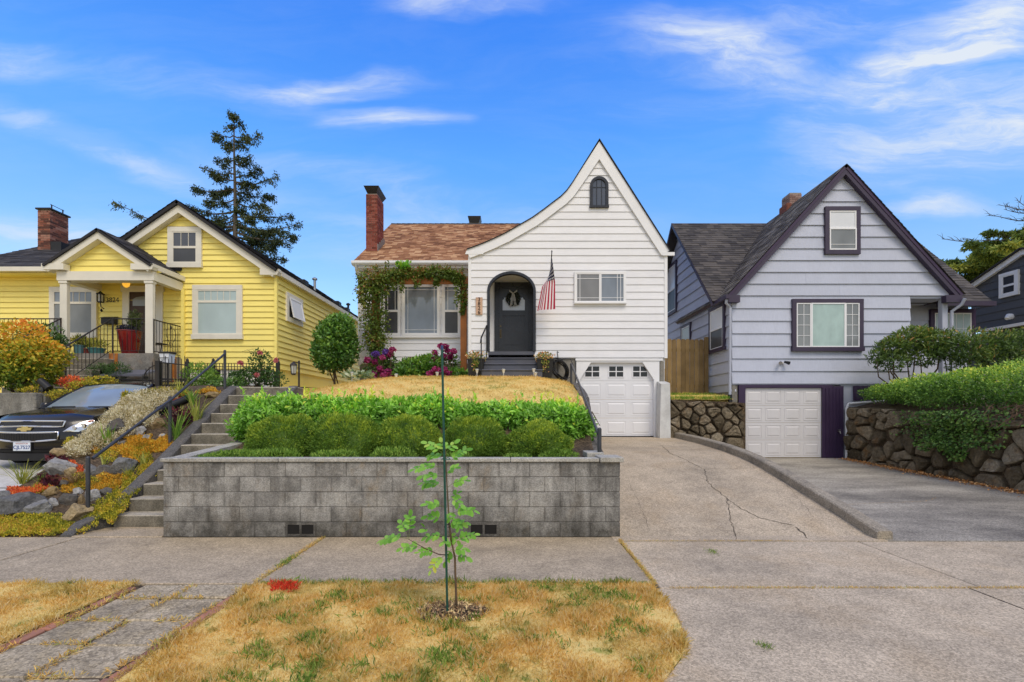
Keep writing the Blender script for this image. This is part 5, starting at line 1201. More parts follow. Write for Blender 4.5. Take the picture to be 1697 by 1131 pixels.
# small chimney behind the ridge
pc = thing('brick_chimney', 'stubby pinkish brick chimney peeking over the lavender house roof ridge', 'chimney', (10, 17, 8.4))
brick_stack(pc, 9.78, 10.20, 17.0, 17.5, 8.3, 9.42, brickmat('pale_brick', [(0, (.22, .13, .11)), (1, (.36, .25, .22))]), seed=8)
mb = MB(); mb.cbox(9.62, 9.80, 16.9, 17.4, 8.6, 9.02, .02); mb.obj('chimney_shoulder', M_brickm, pc, rnd=True)
# security light
sl_ = thing('security_light', 'small twin floodlight on the lavender wall above the garage', 'light', P(1295, 602, 14.46))
c = P(1295, 602, 14.46); mb = MB(); mb.lathe((c[0], c[1], c[2] - .02), [(.06, 0), (.06, .05)], 12); mb.obj('base', M_wtrim, sl_)
for s in (-1, 1):
    mb = MB(); mb.tube([(c[0], c[1], c[2]), (c[0] + s * .08, c[1] - .08, c[2] + .02)], .012, 6); mb.tube([(c[0] + s * .06, c[1] - .05, c[2] + .03), (c[0] + s * .13, c[1] - .17, c[2] - .02)], [.03, .055], 10); mb.obj('lamp_head', M_black if s > 0 else paint('chrome', (.6, .6, .6), .2, metal=.9), sl_, smooth=40)

# ================================================================ CHARCOAL HOUSE
dh = thing('charcoal_house', 'charcoal grey house with white rake trim at the right edge', 'house', (19, 16, 2))
fdk = side_l(17.0)
def dT(y): return interp(y, [(12, 6.1), (15.9, 7.0), (17.9, 6.28), (19, 5.9)])
mb = MB(); mb.prism(fdk, [(12.5, 4.64), (17.85, 4.64), (17.85, 6.22), (16.1, 6.9), (15.6, 6.9), (12.5, 6.1)], -3, 0); mb.prism(fdk, [(12.6, 1.5), (22, 1.5), (22, 4.62), (12.6, 4.62)], -4, -.5); dw_ = mb.obj('wall', M_darkh, dh)
def dl(z): return 12.5
def dr(z): return min(17.85, 17.85 - max(0, z - 6.22) / .389)
siding(dw_, fdk, 4.66, 6.86, .27, dl, dr, M_darkh, .025)
mb = MB(); A = [(18.05, 6.30), (16.0, 7.09), (12.3, 6.35)]; B = [(18.05, 6.12), (16.0, 6.90), (12.3, 6.16)]; band(mb, fdk, A, B, 0, .12); mb.obj('rake_board', M_wtrim, dh)
mb = MB(); slab(mb, [(16.8, 18.1, 6.33), (16.8, 16, 7.13), (21, 16, 7.13), (21, 18.1, 6.33)], .05); slab(mb, [(16.8, 16, 7.13), (16.8, 12.2, 6.38), (21, 12.2, 6.38), (21, 16, 7.13)], .05); mb.obj('roof', S_black, dh)
mb = MB(); mb.box(16.88, 17.0, 12.4, 17.4, 4.56, 4.66); mb.obj('trim_board', M_wtrim, dh)
window(dh, fdk, 16.14, 16.78, 5.63, 6.46, .10, M_wtrim, M_wtrim, [(0, 1, .45, 1, G_dark, [], []), (0, 1, 0, .45, G_dark, [], [])], proud=.06)
mb = MB(); c = (16.97, 16.42, 4.92); mb.tube([(17.0, 16.42, 4.93), (16.9, 16.42, 4.93), (16.82, 16.42, 4.86)], [.10, .11, .06], 10); mb.obj('vent_hood', M_wtrim, dh, smooth=40)
# ---------------------------------------------------------------- railings
def pipe_rail(name, label, posts, r, mat, rails):
    t = thing(name, label, 'handrail', posts[0][0])
    for b, tp in posts:
        mb = MB(); mb.tube([b, tp], r * 1.25, 10); mb.lathe((tp[0], tp[1], tp[2] - .002), [(r * 1.25, 0), (r * 1.25, .004), (r * .8, .022), (.002, .026)], 10); mb.obj('post', mat, t, smooth=40)
    for q in rails:
        mb = MB(); mb.tube(q, r, 10); mb.obj('rail', mat, t, smooth=40)
    return t
a, b, c = (-6.06, 6.9, .15), (-6.05, 8.54, 1.0), (-6.05, 10.17, 2.05)
at, bt, ct = (-6.06, 6.9, 1.01), (-6.05, 8.54, 1.93), (-6.05, 10.17, 2.96)
pipe_rail('handrail', 'grey pipe handrail on three posts climbing beside the concrete steps', [(a, at), (b, bt), (c, ct)], .022, M_rail, [[(-6.02, 6.93, 1.0), (-6.02, 8.54, 1.90), (-6.02, 10.13, 2.90)]])
a, at = (X(993, 6.95), 6.95, 1.02), (X(993, 6.95), 6.95, 1.42); b, bt = (X(946, 12.6), 12.6, 2.38), (X(946, 12.6), 12.6, 2.93)
pipe_rail('handrail', 'grey pipe handrail sloping up the wall beside the white garage', [(a, at), (b, bt)], .024, M_rail, [[(at[0], at[1] + .03, at[2] - .10), (bt[0] + .02, bt[1], bt[2] - .02)]])
# front step handrail
t = thing('handrail', 'thin black iron handrail at the left of the slate front steps', 'handrail', (-.9, 13.6, 2.7))
p1, p2 = P(797, 560, 13.5), P(806, 540, 14.38)
mb = MB(); mb.tube([(p1[0], p1[1], 2.68), (p1[0], p1[1], p1[2])], .018, 8); mb.obj('post', M_black, t); mb = MB(); mb.tube([(p2[0], p2[1], 3.0), (p2[0], p2[1], p2[2])], .018, 8); mb.obj('post', M_black, t)
mb = MB(); mb.tube([(p1[0] - .01, p1[1] - .10, p1[2] - .16), (p1[0], p1[1], p1[2]), (p2[0], p2[1], p2[2]), (p2[0] + .01, p2[1] + .03, p2[2] - .03)], .022, 8); mb.obj('rail', M_black, t, smooth=50)
# porch railing of the yellow house
M_iron = paint('wrought_iron', (.022, .02, .019), .5, .2, 8, dirt=.25, dirtcol=(.14, .06, .025))
def iron_run(t, p, q, h, n, top=True, low=.09, post0=True, post1=True, pr=.022):
    p, q = Vector(p), Vector(q)
    def at(s, z): v = p.lerp(q, s); return (v.x, v.y, v.z + z)
    mb = MB(); mb.tube([at(0, h), at(1, h)], .018, 6); mb.obj('rail', M_iron, t); mb = MB(); mb.tube([at(0, low), at(1, low)], .010, 5); mb.obj('rail', M_iron, t)
    for k in range(n):
        s = (k + 1) / (n + 1); mb = MB(); mb.tube([at(s, low), at(s, h)], .0075, 5); mb.obj('baluster', M_iron, t)
    for s, o in ((0, post0), (1, post1)):
        if o: mb = MB(); mb.tube([at(s, -.05), at(s, h + .02)], pr, 6); mb.obj('post', M_iron, t)
t = thing('porch_railing', 'black wrought iron railing round the right side of the yellow porch', 'railing', (-10.4, 13.4, 3.3))
iron_run(t, (-11.05, 13.36, 3.28), (-10.0, 13.36, 3.28), .98, 7); iron_run(t, (-9.93, 13.38, 3.28), (-9.93, 14.45, 3.28), .96, 9, post0=True, post1=False)
def scroll(t, cx, cy, cz, s, ax):
    for sg in (-1, 1):
        pts = []
        for k in range(14):
            a = k / 13 * 5.2; rr = s * .16 * (1 - k / 17); u = sg * (s * .16 + rr * math.sin(a + .3) * .9 - .16 * s * .2); z = cz + s * (.30 - .55 * k / 13) + rr * math.cos(a) * .6
            pts.append((cx + (u if ax == 0 else 0), cy + (u if ax == 1 else 0), z))
        mb = MB(); mb.tube(pts, .008, 5); mb.obj('scroll', M_iron, t, smooth=60)
    mb = MB(); mb.tube([(cx, cy, cz - .3 * s), (cx, cy, cz + .42 * s)], .010, 5); mb.lathe((cx, cy, cz + .38 * s), [(.004, 0), (.03, .05), (.004, .13)], 6); mb.obj('finial', M_iron, t)
scroll(t, -9.925, 14.05, 3.78, .8, 1); scroll(t, -10.22, 13.355, 3.78, .8, 0)
t = thing('stair_railing', 'black iron railing descending along the porch steps beside the orange shrub', 'railing', (-11.1, 12.6, 2.2))
iron_run(t, (-11.05, 13.30, 3.28), (-11.05, 11.95, 2.35), .95, 11, post0=False)
t = thing('stair_railing', 'black iron railing on the far side of the porch steps behind the orange shrub', 'railing', (-12.45, 12.6, 2.2))
iron_run(t, (-12.45, 13.32, 3.28), (-12.45, 11.95, 2.35), .98, 11); iron_run(t, (-12.45, 13.36, 3.28), (-14.4, 13.36, 3.28), .98, 16, post0=False)
ps = thing('porch_steps', 'weathered concrete steps rising to the yellow porch', 'steps', (-11.8, 12.5, 2.1))
for i in range(7):
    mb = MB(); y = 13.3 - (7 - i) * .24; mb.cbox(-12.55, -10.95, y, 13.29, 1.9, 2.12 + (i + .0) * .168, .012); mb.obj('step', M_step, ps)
# left terrace with planter wall
M_oldwall = concrete('old_planter_concrete', (.20, .19, .165), stain=.6, sscale=1.4, speck=.3, warmth=.3, streak=(2, 2, .6))
mb = MB(); mb.cbox(-16.5, -10.02, 10.15, 10.32, .3, 2.08, .02); mb.cbox(-10.17, -10.0, 10.33, 13.28, .3, 2.07, .02); tag(mb.obj('planter_wall', M_oldwall), 'stained concrete planter wall behind the hood of the black car', 'retaining wall')
mb = MB(); mb.box(-16.5, -10.18, 10.33, 14.7, .3, 2.02); stru(mb.obj('planter_terrace', M_soil))

# ---------------------------------------------------------------- iron fence
t = thing('iron_gate', 'low black iron gate with an arched top beside the car', 'gate', (-7.7, 10.8, 2.2))
x0, x1, y = X(236, 10.8), X(311, 10.8), 10.8; n = 15
for k in range(n):
    s = k / (n - 1); x = lerp(x0, x1, s); zt = interp(s, [(0, 2.42), (.12, 2.60), (.3, 2.74), (.45, 2.80), (1, 2.80)]) + (.10 if k % 2 else .04); zb = 2.02 + .1 * s
    mb = MB(); mb.tube([(x, y, zb), (x, y, zt)], .009, 5); mb.lathe((x, y, zt), [(.012, 0), (.002, .035)], 5); mb.obj('picket', M_iron, t)
for z0, z1 in ((2.38, 2.42), (2.12, 2.2), (2.34, 2.38)):
    mb = MB(); mb.tube([(x0, y, z0), (x1, y, z1)], .011, 5); mb.obj('rail', M_iron, t)
mb = MB(); mb.tube([(lerp(x0, x1, s), y, interp(s, [(0, 2.40), (.06, 2.56), (.15, 2.66), (.3, 2.74), (.45, 2.78)])) for s in np.linspace(0, .45, 9)] + [(x1, y, 2.72)], .012, 6); mb.obj('arched_rail', M_iron, t)
mb = MB(); xm = X(262, 10.8); mb.cbox(xm - .05, xm + .05, y - .05, y + .05, 2.0, 2.82, .008); mb.obj('post', M_iron, t)
t = thing('iron_fence', 'low black iron picket fence along the foot of the yellow house', 'fence', (-7, 12.4, 2.3))
x0, x1, y = X(309, 12.4), X(462, 12.4), 12.4; n = 32
for k in range(n):
    x = lerp(x0, x1, k / (n - 1)); zt = 2.90 + rng.uniform(-.01, .01); mb = MB(); mb.tube([(x, y, 2.32), (x, y, zt)], .009, 5); mb.lathe((x, y, zt), [(.013, 0), (.002, .04)], 5); mb.obj('picket', M_iron, t)
for z in (2.84, 2.46):
    mb = MB(); mb.tube([(x0, y, z), (x1, y, z)], .012, 5); mb.obj('rail', M_iron, t)
for px in (310, 353, 460):
    mb = MB(); x = X(px, 12.4); mb.cbox(x - .04, x + .04, y - .04, y + .04, 2.2, 2.96, .006); mb.lathe((x, y, 2.96), [(.045, 0), (.045, .015), (.03, .03), (.04, .06), (.005, .10)], 8); mb.obj('post', M_iron, t)
# black box and solar lantern
mb = MB(); c = P(353, 621, 12.2); mb.cbox(c[0] - .13, c[0] + .13, 12.1, 12.3, c[2] - .12, c[2] + .12, .01); mb.tube([(c[0], 12.2, 2.25), (c[0], 12.2, c[2] - .1)], .02, 6); tag(mb.obj('floodlight', M_black), 'small black garden floodlight on a stake before the iron fence', 'light')
sl2 = thing('lantern', 'white square solar lantern standing on a dark post behind the iron gate', 'lantern', P(277, 610, 11.1))
c = P(277, 594, 11.1); mb = MB(); mb.tube([(c[0], c[1], 2.1), (c[0], c[1], c[2] - .12)], .015, 6); mb.obj('post', M_iron, sl2)
mb = MB(); mb.hexa([(c[0] + a * .09, c[1] + b * .09, c[2] - .12) for a, b in ((-1, -1), (1, -1), (1, 1), (-1, 1))] + [(c[0] + a * .11, c[1] + b * .11, c[2] + .10) for a, b in ((-1, -1), (1, -1), (1, 1), (-1, 1))]); mb.obj('glass', paint('frosted_white', (.75, .78, .85), .3, .03), sl2)
mb = MB(); mb.cbox(c[0] - .13, c[0] + .13, c[1] - .13, c[1] + .13, c[2] + .10, c[2] + .14, .01); mb.fbox(front(c[1] - .112), c[0] - .11, c[0] + .11, 0, .006, c[2] - .005, c[2] + .005); mb.fbox(front(c[1] - .112), c[0] - .005, c[0] + .005, 0, .006, c[2] - .12, c[2] + .1); mb.obj('frame', M_iron, sl2)
# black coach lantern on a post by the lawn
ln_ = thing('post_lantern', 'black coach lantern with clear glass hanging from a dark post by the lawn', 'lantern', P(495, 645, 11.0))
c = P(495, 640, 11.0); tp = P(495, 598, 11.0)
mb = MB(); mb.tube([(c[0], c[1], 2.1), tp], .022, 8); mb.obj('post', M_iron, ln_)
l = P(486, 611, 11.0); mb = MB(); mb.tube([(tp[0], tp[1], tp[2] - .05), (l[0], l[1], l[2] + .15)], .012, 6); mb.lathe((l[0], l[1], l[2] + .07), [(.085, 0), (.07, .03), (.05, .05), (.01, .08)], 10); mb.lathe((l[0], l[1], l[2] - .13), [(.03, -.02), (.055, 0), (.055, .015)], 10)
for k in range(6):
    a = k * math.pi / 3; mb.tube([(l[0] + .055 * math.cos(a), l[1] + .055 * math.sin(a), l[2] - .12), (l[0] + .075 * math.cos(a), l[1] + .075 * math.sin(a), l[2] + .075)], .006, 4)
mb.obj('lantern_frame', M_iron, ln_)
mb = MB(); mb.lathe((l[0], l[1], l[2] - .115), [(.045, 0), (.065, .18)], 12); mb.obj('glass', glass('lantern_glass', (.5, .5, .46), .15, .1), ln_)

# ---------------------------------------------------------------- porch things
def emit(name, col, s):
    t = NT(name); t.fin(col, .4); t.b.inputs['Emission Color'].default_value = (*col, 1); t.b.inputs['Emission Strength'].default_value = s; return t.m
pl_ = thing('porch_lamp', 'lit amber glass lamp under the yellow porch ceiling', 'lamp', P(208, 463, 13.9))
c = P(208.5, 471, 13.9); mb = MB(); mb.lathe((c[0], c[1], c[2] - .10), [(.03, 0), (.075, .04), (.095, .10), (.09, .16)], 14); mb.obj('lamp_shade', emit('amber_glass', (1., .50, .05), .75), pl_, smooth=50)
mb = MB(); mb.lathe((c[0], c[1], c[2] + .06), [(.095, 0), (.10, .015), (.10, .10)], 14); mb.obj('base', M_iron, pl_, smooth=50)
ws = thing('wall_lantern', 'black wall lantern on the yellow porch wall', 'lantern', P(166, 496, 14.5))
c = P(166, 494, 14.35); mb = MB(); mb.box(c[0] - .075, c[0] + .075, 14.28, 14.42, c[2] + .10, c[2] + .13); mb.lathe((c[0], c[1], c[2] + .13), [(.08, 0), (.04, .04), (.01, .07)], 8); mb.box(c[0] - .06, c[0] + .06, 14.29, 14.41, c[2] - .14, c[2] - .11)
for s in (-1, 1):
    for s2 in (-1, 1): mb.box(c[0] + s * .05 - .01, c[0] + s * .05 + .01, c[1] + s2 * .06 - .012, c[1] + s2 * .06 + .012, c[2] - .12, c[2] + .12)
mb.tube([(c[0], c[1], c[2] - .14), (c[0], c[1] + .02, c[2] - .26), (c[0], 14.47, c[2] - .3)], .015, 6); mb.lathe((c[0] + .03, c[1], c[2] - .42), [(.01, 0), (.04, .04), (.01, .1)], 6); mb.obj('lantern_frame', M_black, ws)
mb = MB(); mb.box(c[0] - .035, c[0] + .035, c[1] - .045, c[1] + .045, c[2] - .11, c[2] + .10); mb.obj('glass', G_white, ws)
mbx = thing('mailbox', 'black wall mailbox beside the yellow house door', 'mailbox', P(181, 538, 14.4))
c = P(181, 531, 14.4); mb = MB(); mb.cbox(c[0] - .20, c[0] + .20, c[1] - .08, c[1] + .07, c[2] - .12, c[2] + .06, .01); mb.obj('box', M_black, mbx)
mb = MB(); mb.hexa([(c[0] - .21, c[1] - .10, c[2] + .05), (c[0] + .21, c[1] - .10, c[2] + .05), (c[0] + .21, c[1] + .08, c[2] + .10), (c[0] - .21, c[1] + .08, c[2] + .10), (c[0] - .21, c[1] - .10, c[2] + .065), (c[0] + .21, c[1] - .10, c[2] + .065), (c[0] + .21, c[1] + .08, c[2] + .12), (c[0] - .21, c[1] + .08, c[2] + .12)]); mb.obj('lid', M_black, mbx)
cam_ = thing('security_camera', 'white dome security camera under the gutter of the yellow house', 'camera', P(67, 454, 14.6))
c = P(67, 453, 14.6); mb = MB(); mb.lathe((c[0], c[1], c[2]), [(.07, 0), (.085, .03), (.08, .08), (.04, .1)], 14); mb.obj('housing', M_wtrim, cam_, smooth=50); mb = MB(); mb.lathe((c[0] + .01, c[1] - .01, c[2] - .05), [(.01, 0), (.05, .02), (.062, .06)], 12); mb.obj('lens_dome', M_black, cam_, smooth=50)
M_red_pot = paint('red_glazed_pot', (.20, .008, .012), .15, .25, 3, spec=.7)
def pot(name, label, c, r0, r1, h, mat, rim=.02, n=20, square=False):
    t = thing(name, label, 'planter', c); mb = MB()
    if square: mb.hexa([(c[0] + a * r0, c[1] + b * r0, c[2]) for a, b in ((-1, -1), (1, -1), (1, 1), (-1, 1))] + [(c[0] + a * r1, c[1] + b * r1, c[2] + h) for a, b in ((-1, -1), (1, -1), (1, 1), (-1, 1))]); mb.cbox(c[0] - r1 - .01, c[0] + r1 + .01, c[1] - r1 - .01, c[1] + r1 + .01, c[2] + h - .03, c[2] + h + .015, .008)
    else: mb.lathe(c, [(r0, 0), (lerp(r0, r1, .5) * 1.02, h * .5), (r1, h - rim), (r1 + .012, h - rim), (r1 + .012, h), (r1 - .02, h), (r1 - .03, h - .04)], n)
    mb.obj('pot', mat, t, smooth=False if square else 40); return t
L_shrub = leafmat('shrub_leaves', [(0, (.012, .03, .008)), (.5, (.035, .075, .018)), (1, (.09, .15, .035))], .45, .2, .3)
L_olive = leafmat('olive_leaves', [(0, (.02, .032, .012)), (.5, (.05, .07, .025)), (1, (.11, .13, .05))], .5, .2, .3)
L_blue = leafmat('dusky_blue_flowers', [(0, (.012, .012, .03)), (1, (.06, .06, .14))], .6, .1, .2)
c = (X(214, 13.6), 13.62, 3.3); t = pot('flower_pot', 'tall dark red glazed pot with blue flowers on the porch', c, .19, .30, .66, M_red_pot)
Pt, N = ell(500, (c[0] - .08, c[1], c[2] + .72), (.25, .22, .10), 5, .2, .5); npobj('flowers', *leaves(Pt, N, .05, .035, 'fold')[:2], L_blue, t, None)
Pt, N = ell(900, (c[0] + .10, c[1] + .05, c[2] + .92), (.15, .15, .30), 6, .3, .8); v, f, r = leaves(Pt, N, .07, .02, 'fold', up=.6); npobj('foliage', v, f, L_olive, t, r)
for (px, py, d, r_, h, col, lb) in ((131, 586, 13.75, .13, .28, (.10, .22, .25), 'small teal pot with spiky leaves by the porch steps'), (142, 586, 13.9, .16, .2, (.24, .05, .04), 'small brick red bowl with leaves on the porch'), (160, 584, 13.8, .20, .20, (.06, .20, .20), 'wide turquoise bowl of yellow green leaves on the porch'), (105, 580, 13.7, .16, .25, (.06, .03, .03), 'dark brown pot by the porch post')):
    c = (X(px, d), d, 3.3); t = pot('flower_pot', lb, c, r_ * .75, r_, h, paint('pot_glaze', col, .3, .15, 4)); n = 260
    Pt, N = ell(n, (c[0], c[1], c[2] + h + .10), (r_ * 1.0, r_, .16), px, .3, .8); v, f, r = leaves(Pt, N, .11, .02, 'fold', up=.8); npobj('foliage', v, f, leafmat('pot_plant_leaves', [(0, (.06, .09, .02)), (1, (.35, .33, .06))], .5, .2), t, r)
sc = thing('porch_bench', 'small ornate black iron bench at the right end of the porch', 'bench', (-9.75, 13.9, 3.3))
c = (-10.05, 14.1, 3.3)
mb = MB(); mb.cbox(-10.35, -9.98, 13.7, 14.05, 3.62, 3.65, .008); mb.obj('seat', M_iron, sc)
for a in (-10.32, -10.02):
    mb = MB(); mb.tube([(a, 13.75, 3.3), (a, 13.8, 3.62)], .015, 5); mb.obj('leg', M_iron, sc)

# ---------------------------------------------------------------- items at the white house
def pergola():
    t = thing('pergola', 'stained cedar pergola of two posts and a beam before the wide windows', 'pergola', (-3, 15.2, 2.7))
    for a, b in ((X(763, 15.2), X(773, 15.2)), (X(617, 15.2), X(628, 15.2))):
        mb = MB(); mb.cbox(a, b, 15.1, 15.1 + (b - a), 2.6, 5.68, .008); mb.obj('post', M_cedarp, t)
    mb = MB(); mb.cbox(X(618, 15.1), X(776, 15.1), 15.06, 15.14, 5.68, 5.93, .008); mb.obj('beam', M_cedarp, t)
    for k in range(6):
        x = lerp(X(628, 15.2), X(765, 15.2), k / 5); mb = MB(); mb.cbox(x - .045, x + .045, 15.0, 15.95, 5.935, 6.06, .006); mb.obj('rafter', M_cedarp, t)
pergola()
pq_ = thing('house_number_plaque', 'vertical pale wood plaque with the house number 3826', 'plaque', P(793, 520, 14.4))
c0, c1 = P(788, 521.5, 14.44), P(799, 493, 14.44)
mb = MB(); mb.fbox(front(14.475), c0[0], c1[0], 0, .03, c0[2], c1[2]); mb.obj('board', paint('pale_wood', (.55, .36, .25), .7, .15, 4, .3, (20, 20, 3)), pq_)
M_num = paint('number_brown', (.035, .018, .01), .6)
for i, dgt in enumerate('3826'):
    lettering('digit', dgt, .155, front(14.475), (c0[0] + c1[0]) / 2, lerp(c1[2], c0[2], (i + .5) / 4), .031, M_num, pq_, .004, True)
wr = thing('wreath', 'dark leafy wreath with a grey ribbon bow on the black door', 'wreath', (0, 15.4, 5.1))
wc = (X(850, 15.42), 15.42, Z(496, 15.42)); n = 700; a = nr.random(n) * 6.28; b = nr.random(n) * 6.28
Pt = np.stack([wc[0] + (.15 + .05 * np.cos(b)) * np.cos(a), wc[1] - .02 + .04 * np.sin(b), wc[2] + (.15 + .05 * np.cos(b)) * np.sin(a)], 1); N = unit(np.stack([np.cos(a), -np.ones(n), np.sin(a)], 1))
v, f, r = leaves(Pt, N, .07, .025); npobj('foliage', v, f, leafmat('wreath_leaves', [(0, (.012, .014, .013)), (1, (.035, .04, .03))], .6, .1), wr, r)
M_rib = paint('grey_ribbon', (.30, .29, .27), .6, .1)
mb = MB(); y = 15.33
for s in (-1, 1):
    mb.hexa([(wc[0], y, wc[2] + .15), (wc[0] + s * .12, y - .02, wc[2] + .21), (wc[0] + s * .12, y, wc[2] + .21), (wc[0], y + .02, wc[2] + .15), (wc[0], y, wc[2] + .18), (wc[0] + s * .13, y - .03, wc[2] + .27), (wc[0] + s * .13, y, wc[2] + .27), (wc[0], y + .02, wc[2] + .18)])
    mb.hexa([(wc[0] + s * .02, y, wc[2] - .19), (wc[0] + s * .11, y, wc[2] - .24 + s * .02), (wc[0] + s * .11, y + .01, wc[2] - .24 + s * .02), (wc[0] + s * .02, y + .01, wc[2] - .19), (wc[0] - .01, y, wc[2] + .16), (wc[0] + s * .04, y, wc[2] + .16), (wc[0] + s * .04, y + .01, wc[2] + .16), (wc[0] - .01, y + .01, wc[2] + .16)])
mb.obj('ribbon_bow', M_rib, wr)
# planters on both sides of the steps
L_begonia = leafmat('planter_leaves', [(0, (.05, .09, .015)), (.5, (.14, .19, .04)), (.8, (.32, .22, .07)), (1, (.45, .22, .10))], .5, .2, .3)
M_flower = leafmat('peach_flowers', [(0, (.45, .10, .05)), (.5, (.62, .28, .12)), (1, (.75, .58, .40))], .6, .2, .2)
for px, lb in ((789, 'tall black planter with trailing flowers left of the slate steps'), (902, 'tall black planter with trailing flowers right of the slate steps')):
    c = (X(px, 13.9), 13.9, 2.66); t = pot('planter', lb, c, .19, .235, .52, M_black, square=True)
    Pt, N = ell(420, (c[0], c[1], c[2] + .60), (.28, .26, .14), px, .3, .6); q, qn = ell(180, (c[0] + .0, c[1] - .24, c[2] + .42), (.10, .05, .26), px + 1, .3, .9)
    v, f, r = leaves(np.concatenate([Pt, q]), np.concatenate([N, qn]), .055, .035, up=.1); npobj('foliage', v, f, L_begonia, t, r)
    Pt, N = ell(130, (c[0], c[1], c[2] + .63), (.29, .27, .14), px, .3, .2); v, f, r = leaves(Pt, N, .045, .04, up=.1); npobj('flowers', v, f, M_flower, t, r)
# garden hose on a hanger, and the tap pipe
hz = thing('garden_hose', 'coiled black garden hose hung on a hose hanger by the beige foundation', 'hose', (1.4, 14.1, 2.6))
cx, cy, cz = X(927, 14.2), 14.15, Z(612, 14.2); g = random.Random(3)
for k in range(9):
    pts = []; ww = g.uniform(.16, .24); hh = g.uniform(.24, .38); o = g.uniform(-.05, .05); d = g.uniform(-.10, .10)
    for i in range(25):
        a = i / 24 * 6.283; pts.append((cx + o + ww * math.sin(a) * (1 + .18 * math.cos(a)) - (math.cos(a) - 1) * .10 - .1, cy + d + .03 * math.sin(3 * a), cz + hh * math.cos(a) * (1 if math.cos(a) < 0 else .95) - .02))
    mb = MB(); mb.tube(pts, .017, 6); mb.obj('hose_coil', M_black, hz, smooth=60)
mb = MB(); mb.cbox(cx - .12, cx + .10, cy + .05, 14.5, cz + .22, cz + .30, .01); mb.obj('hanger', M_black, hz)
mb = MB(); mb.tube([(cx + .1, cy, cz + .3), (cx + .3, cy - .05, cz + .3), (cx + .38, cy - .1, cz + .1), (cx + .3, cy - .15, cz - .25), (cx + .05, cy - .2, cz - .36)], .014, 6); mb.obj('hose_end', M_black, hz, smooth=60)
c = P(924, 590, 14.42); mb = MB(); mb.tube([(c[0], c[1], 2.5), (c[0], c[1], c[2] - .02), (c[0] - .02, c[1] - .03, c[2] + .06)], .014, 6); mb.tube([(c[0] - .04, c[1] - .05, c[2] + .10), (c[0] + .03, c[1] - .05, c[2] + .10)], .012, 6); mb.tube([(c[0] - .02, c[1] - .03, c[2] + .04), (c[0] - .02, c[1] - .05, c[2] + .14)], .012, 6)
tag(mb.obj('water_tap', M_rail, smooth=50), 'thin water pipe and tap against the white siding above the hose', 'tap')
# solar path lights
M_silver = paint('silver_plastic', (.55, .56, .57), .3, .05, metal=.5)
def solar(px, py, d, lb):
    c = P(px, py, d); zb = lawnz(c[0], d) - .02; t = thing('garden_light', lb, 'garden light', (c[0], d, zb), 'small solar stake lights in the lawn')
    mb = MB(); mb.tube([(c[0], d, zb), (c[0], d, c[2] - .08)], .012, 6); mb.obj('stake', M_silver, t)
    mb = MB(); mb.lathe((c[0], d, c[2] - .10), [(.02, 0), (.045, .09), (.05, .095)], 10); mb.obj('diffuser', paint('frosted_plastic', (.72, .73, .72), .25), t, smooth=50)
    mb = MB(); mb.lathe((c[0], d, c[2] - .005), [(.055, 0), (.055, .018), (.03, .03)], 10); mb.obj('cap', M_silver, t, smooth=50)
for px, py, d, lb in ((656 - 73, 618, 13.3, 'solar stake light in front of the magenta hydrangeas'), (656, 621, 13.2, 'solar stake light right of the white leaved hosta'), (724, 618, 13.5, 'solar stake light behind the green tree stake'), (790, 613, 13.45, 'solar stake light in front of the left black planter'), (834, 613, 13.35, 'solar stake light in front of the middle of the slate steps'), (884, 612, 13.4, 'taller solar stake light at the right end of the slate steps'), (887, 618, 13.2, 'shorter solar stake light at the right end of the slate steps'), (417, 638, 11.0, 'solar stake light at the left beside the rose bush'), (440, 641, 11.1, 'solar stake light under the rose bush')): solar(px, py, d, lb)

# ---------------------------------------------------------------- flag
fl_ = thing('flag', 'American flag hanging limp from a black pole on the white gable', 'flag', P(908, 480, 14.4))
tip = Vector(P(914, 418, 13.45)); base = Vector(P(911, 466, 14.44))
mb = MB(); mb.tube([base, tip], .014, 8); mb.lathe((tip.x, tip.y, tip.z), [(.014, 0), (.022, .02), (.005, .05)], 8); mb.obj('pole', M_black, fl_)
mb = MB(); mb.cbox(base.x - .03, base.x + .03, 14.38, 14.5, base.z - .08, base.z + .08, .008); mb.obj('bracket', M_black, fl_)
def flagmat():
    t = NT('flag_cloth'); u = t.n('ShaderNodeUVMap'); s = t.n('ShaderNodeSeparateXYZ'); t.l(u.outputs[0], s.inputs[0]); a, b = s.outputs[0], s.outputs[1]
    st = t.math('FRACT', t.math('MULTIPLY', b, 6.5)); red = t.math('LESS_THAN', st, .5)
    c = t.mix(red, (.74, .70, .72), (.40, .012, .045))
    can = t.math('MULTIPLY', t.math('LESS_THAN', a, .4), t.math('GREATER_THAN', b, 6 / 13))
    fx = t.math('SUBTRACT', t.math('FRACT', t.math('MULTIPLY', a, 6 / .4)), .5); fz = t.math('SUBTRACT', t.math('FRACT', t.math('MULTIPLY', t.math('SUBTRACT', b, 6 / 13), 5 * 13 / 7)), .5)
    star = t.math('LESS_THAN', t.math('ADD', t.math('POWER', t.math('ABSOLUTE', fx), 2), t.math('POWER', t.math('ABSOLUTE', fz), 2)), .075)
    c = t.mix(can, c, t.mix(star, (.012, .016, .055), (.65, .65, .7)))
    return t.fin(c, .7, 0, .2)
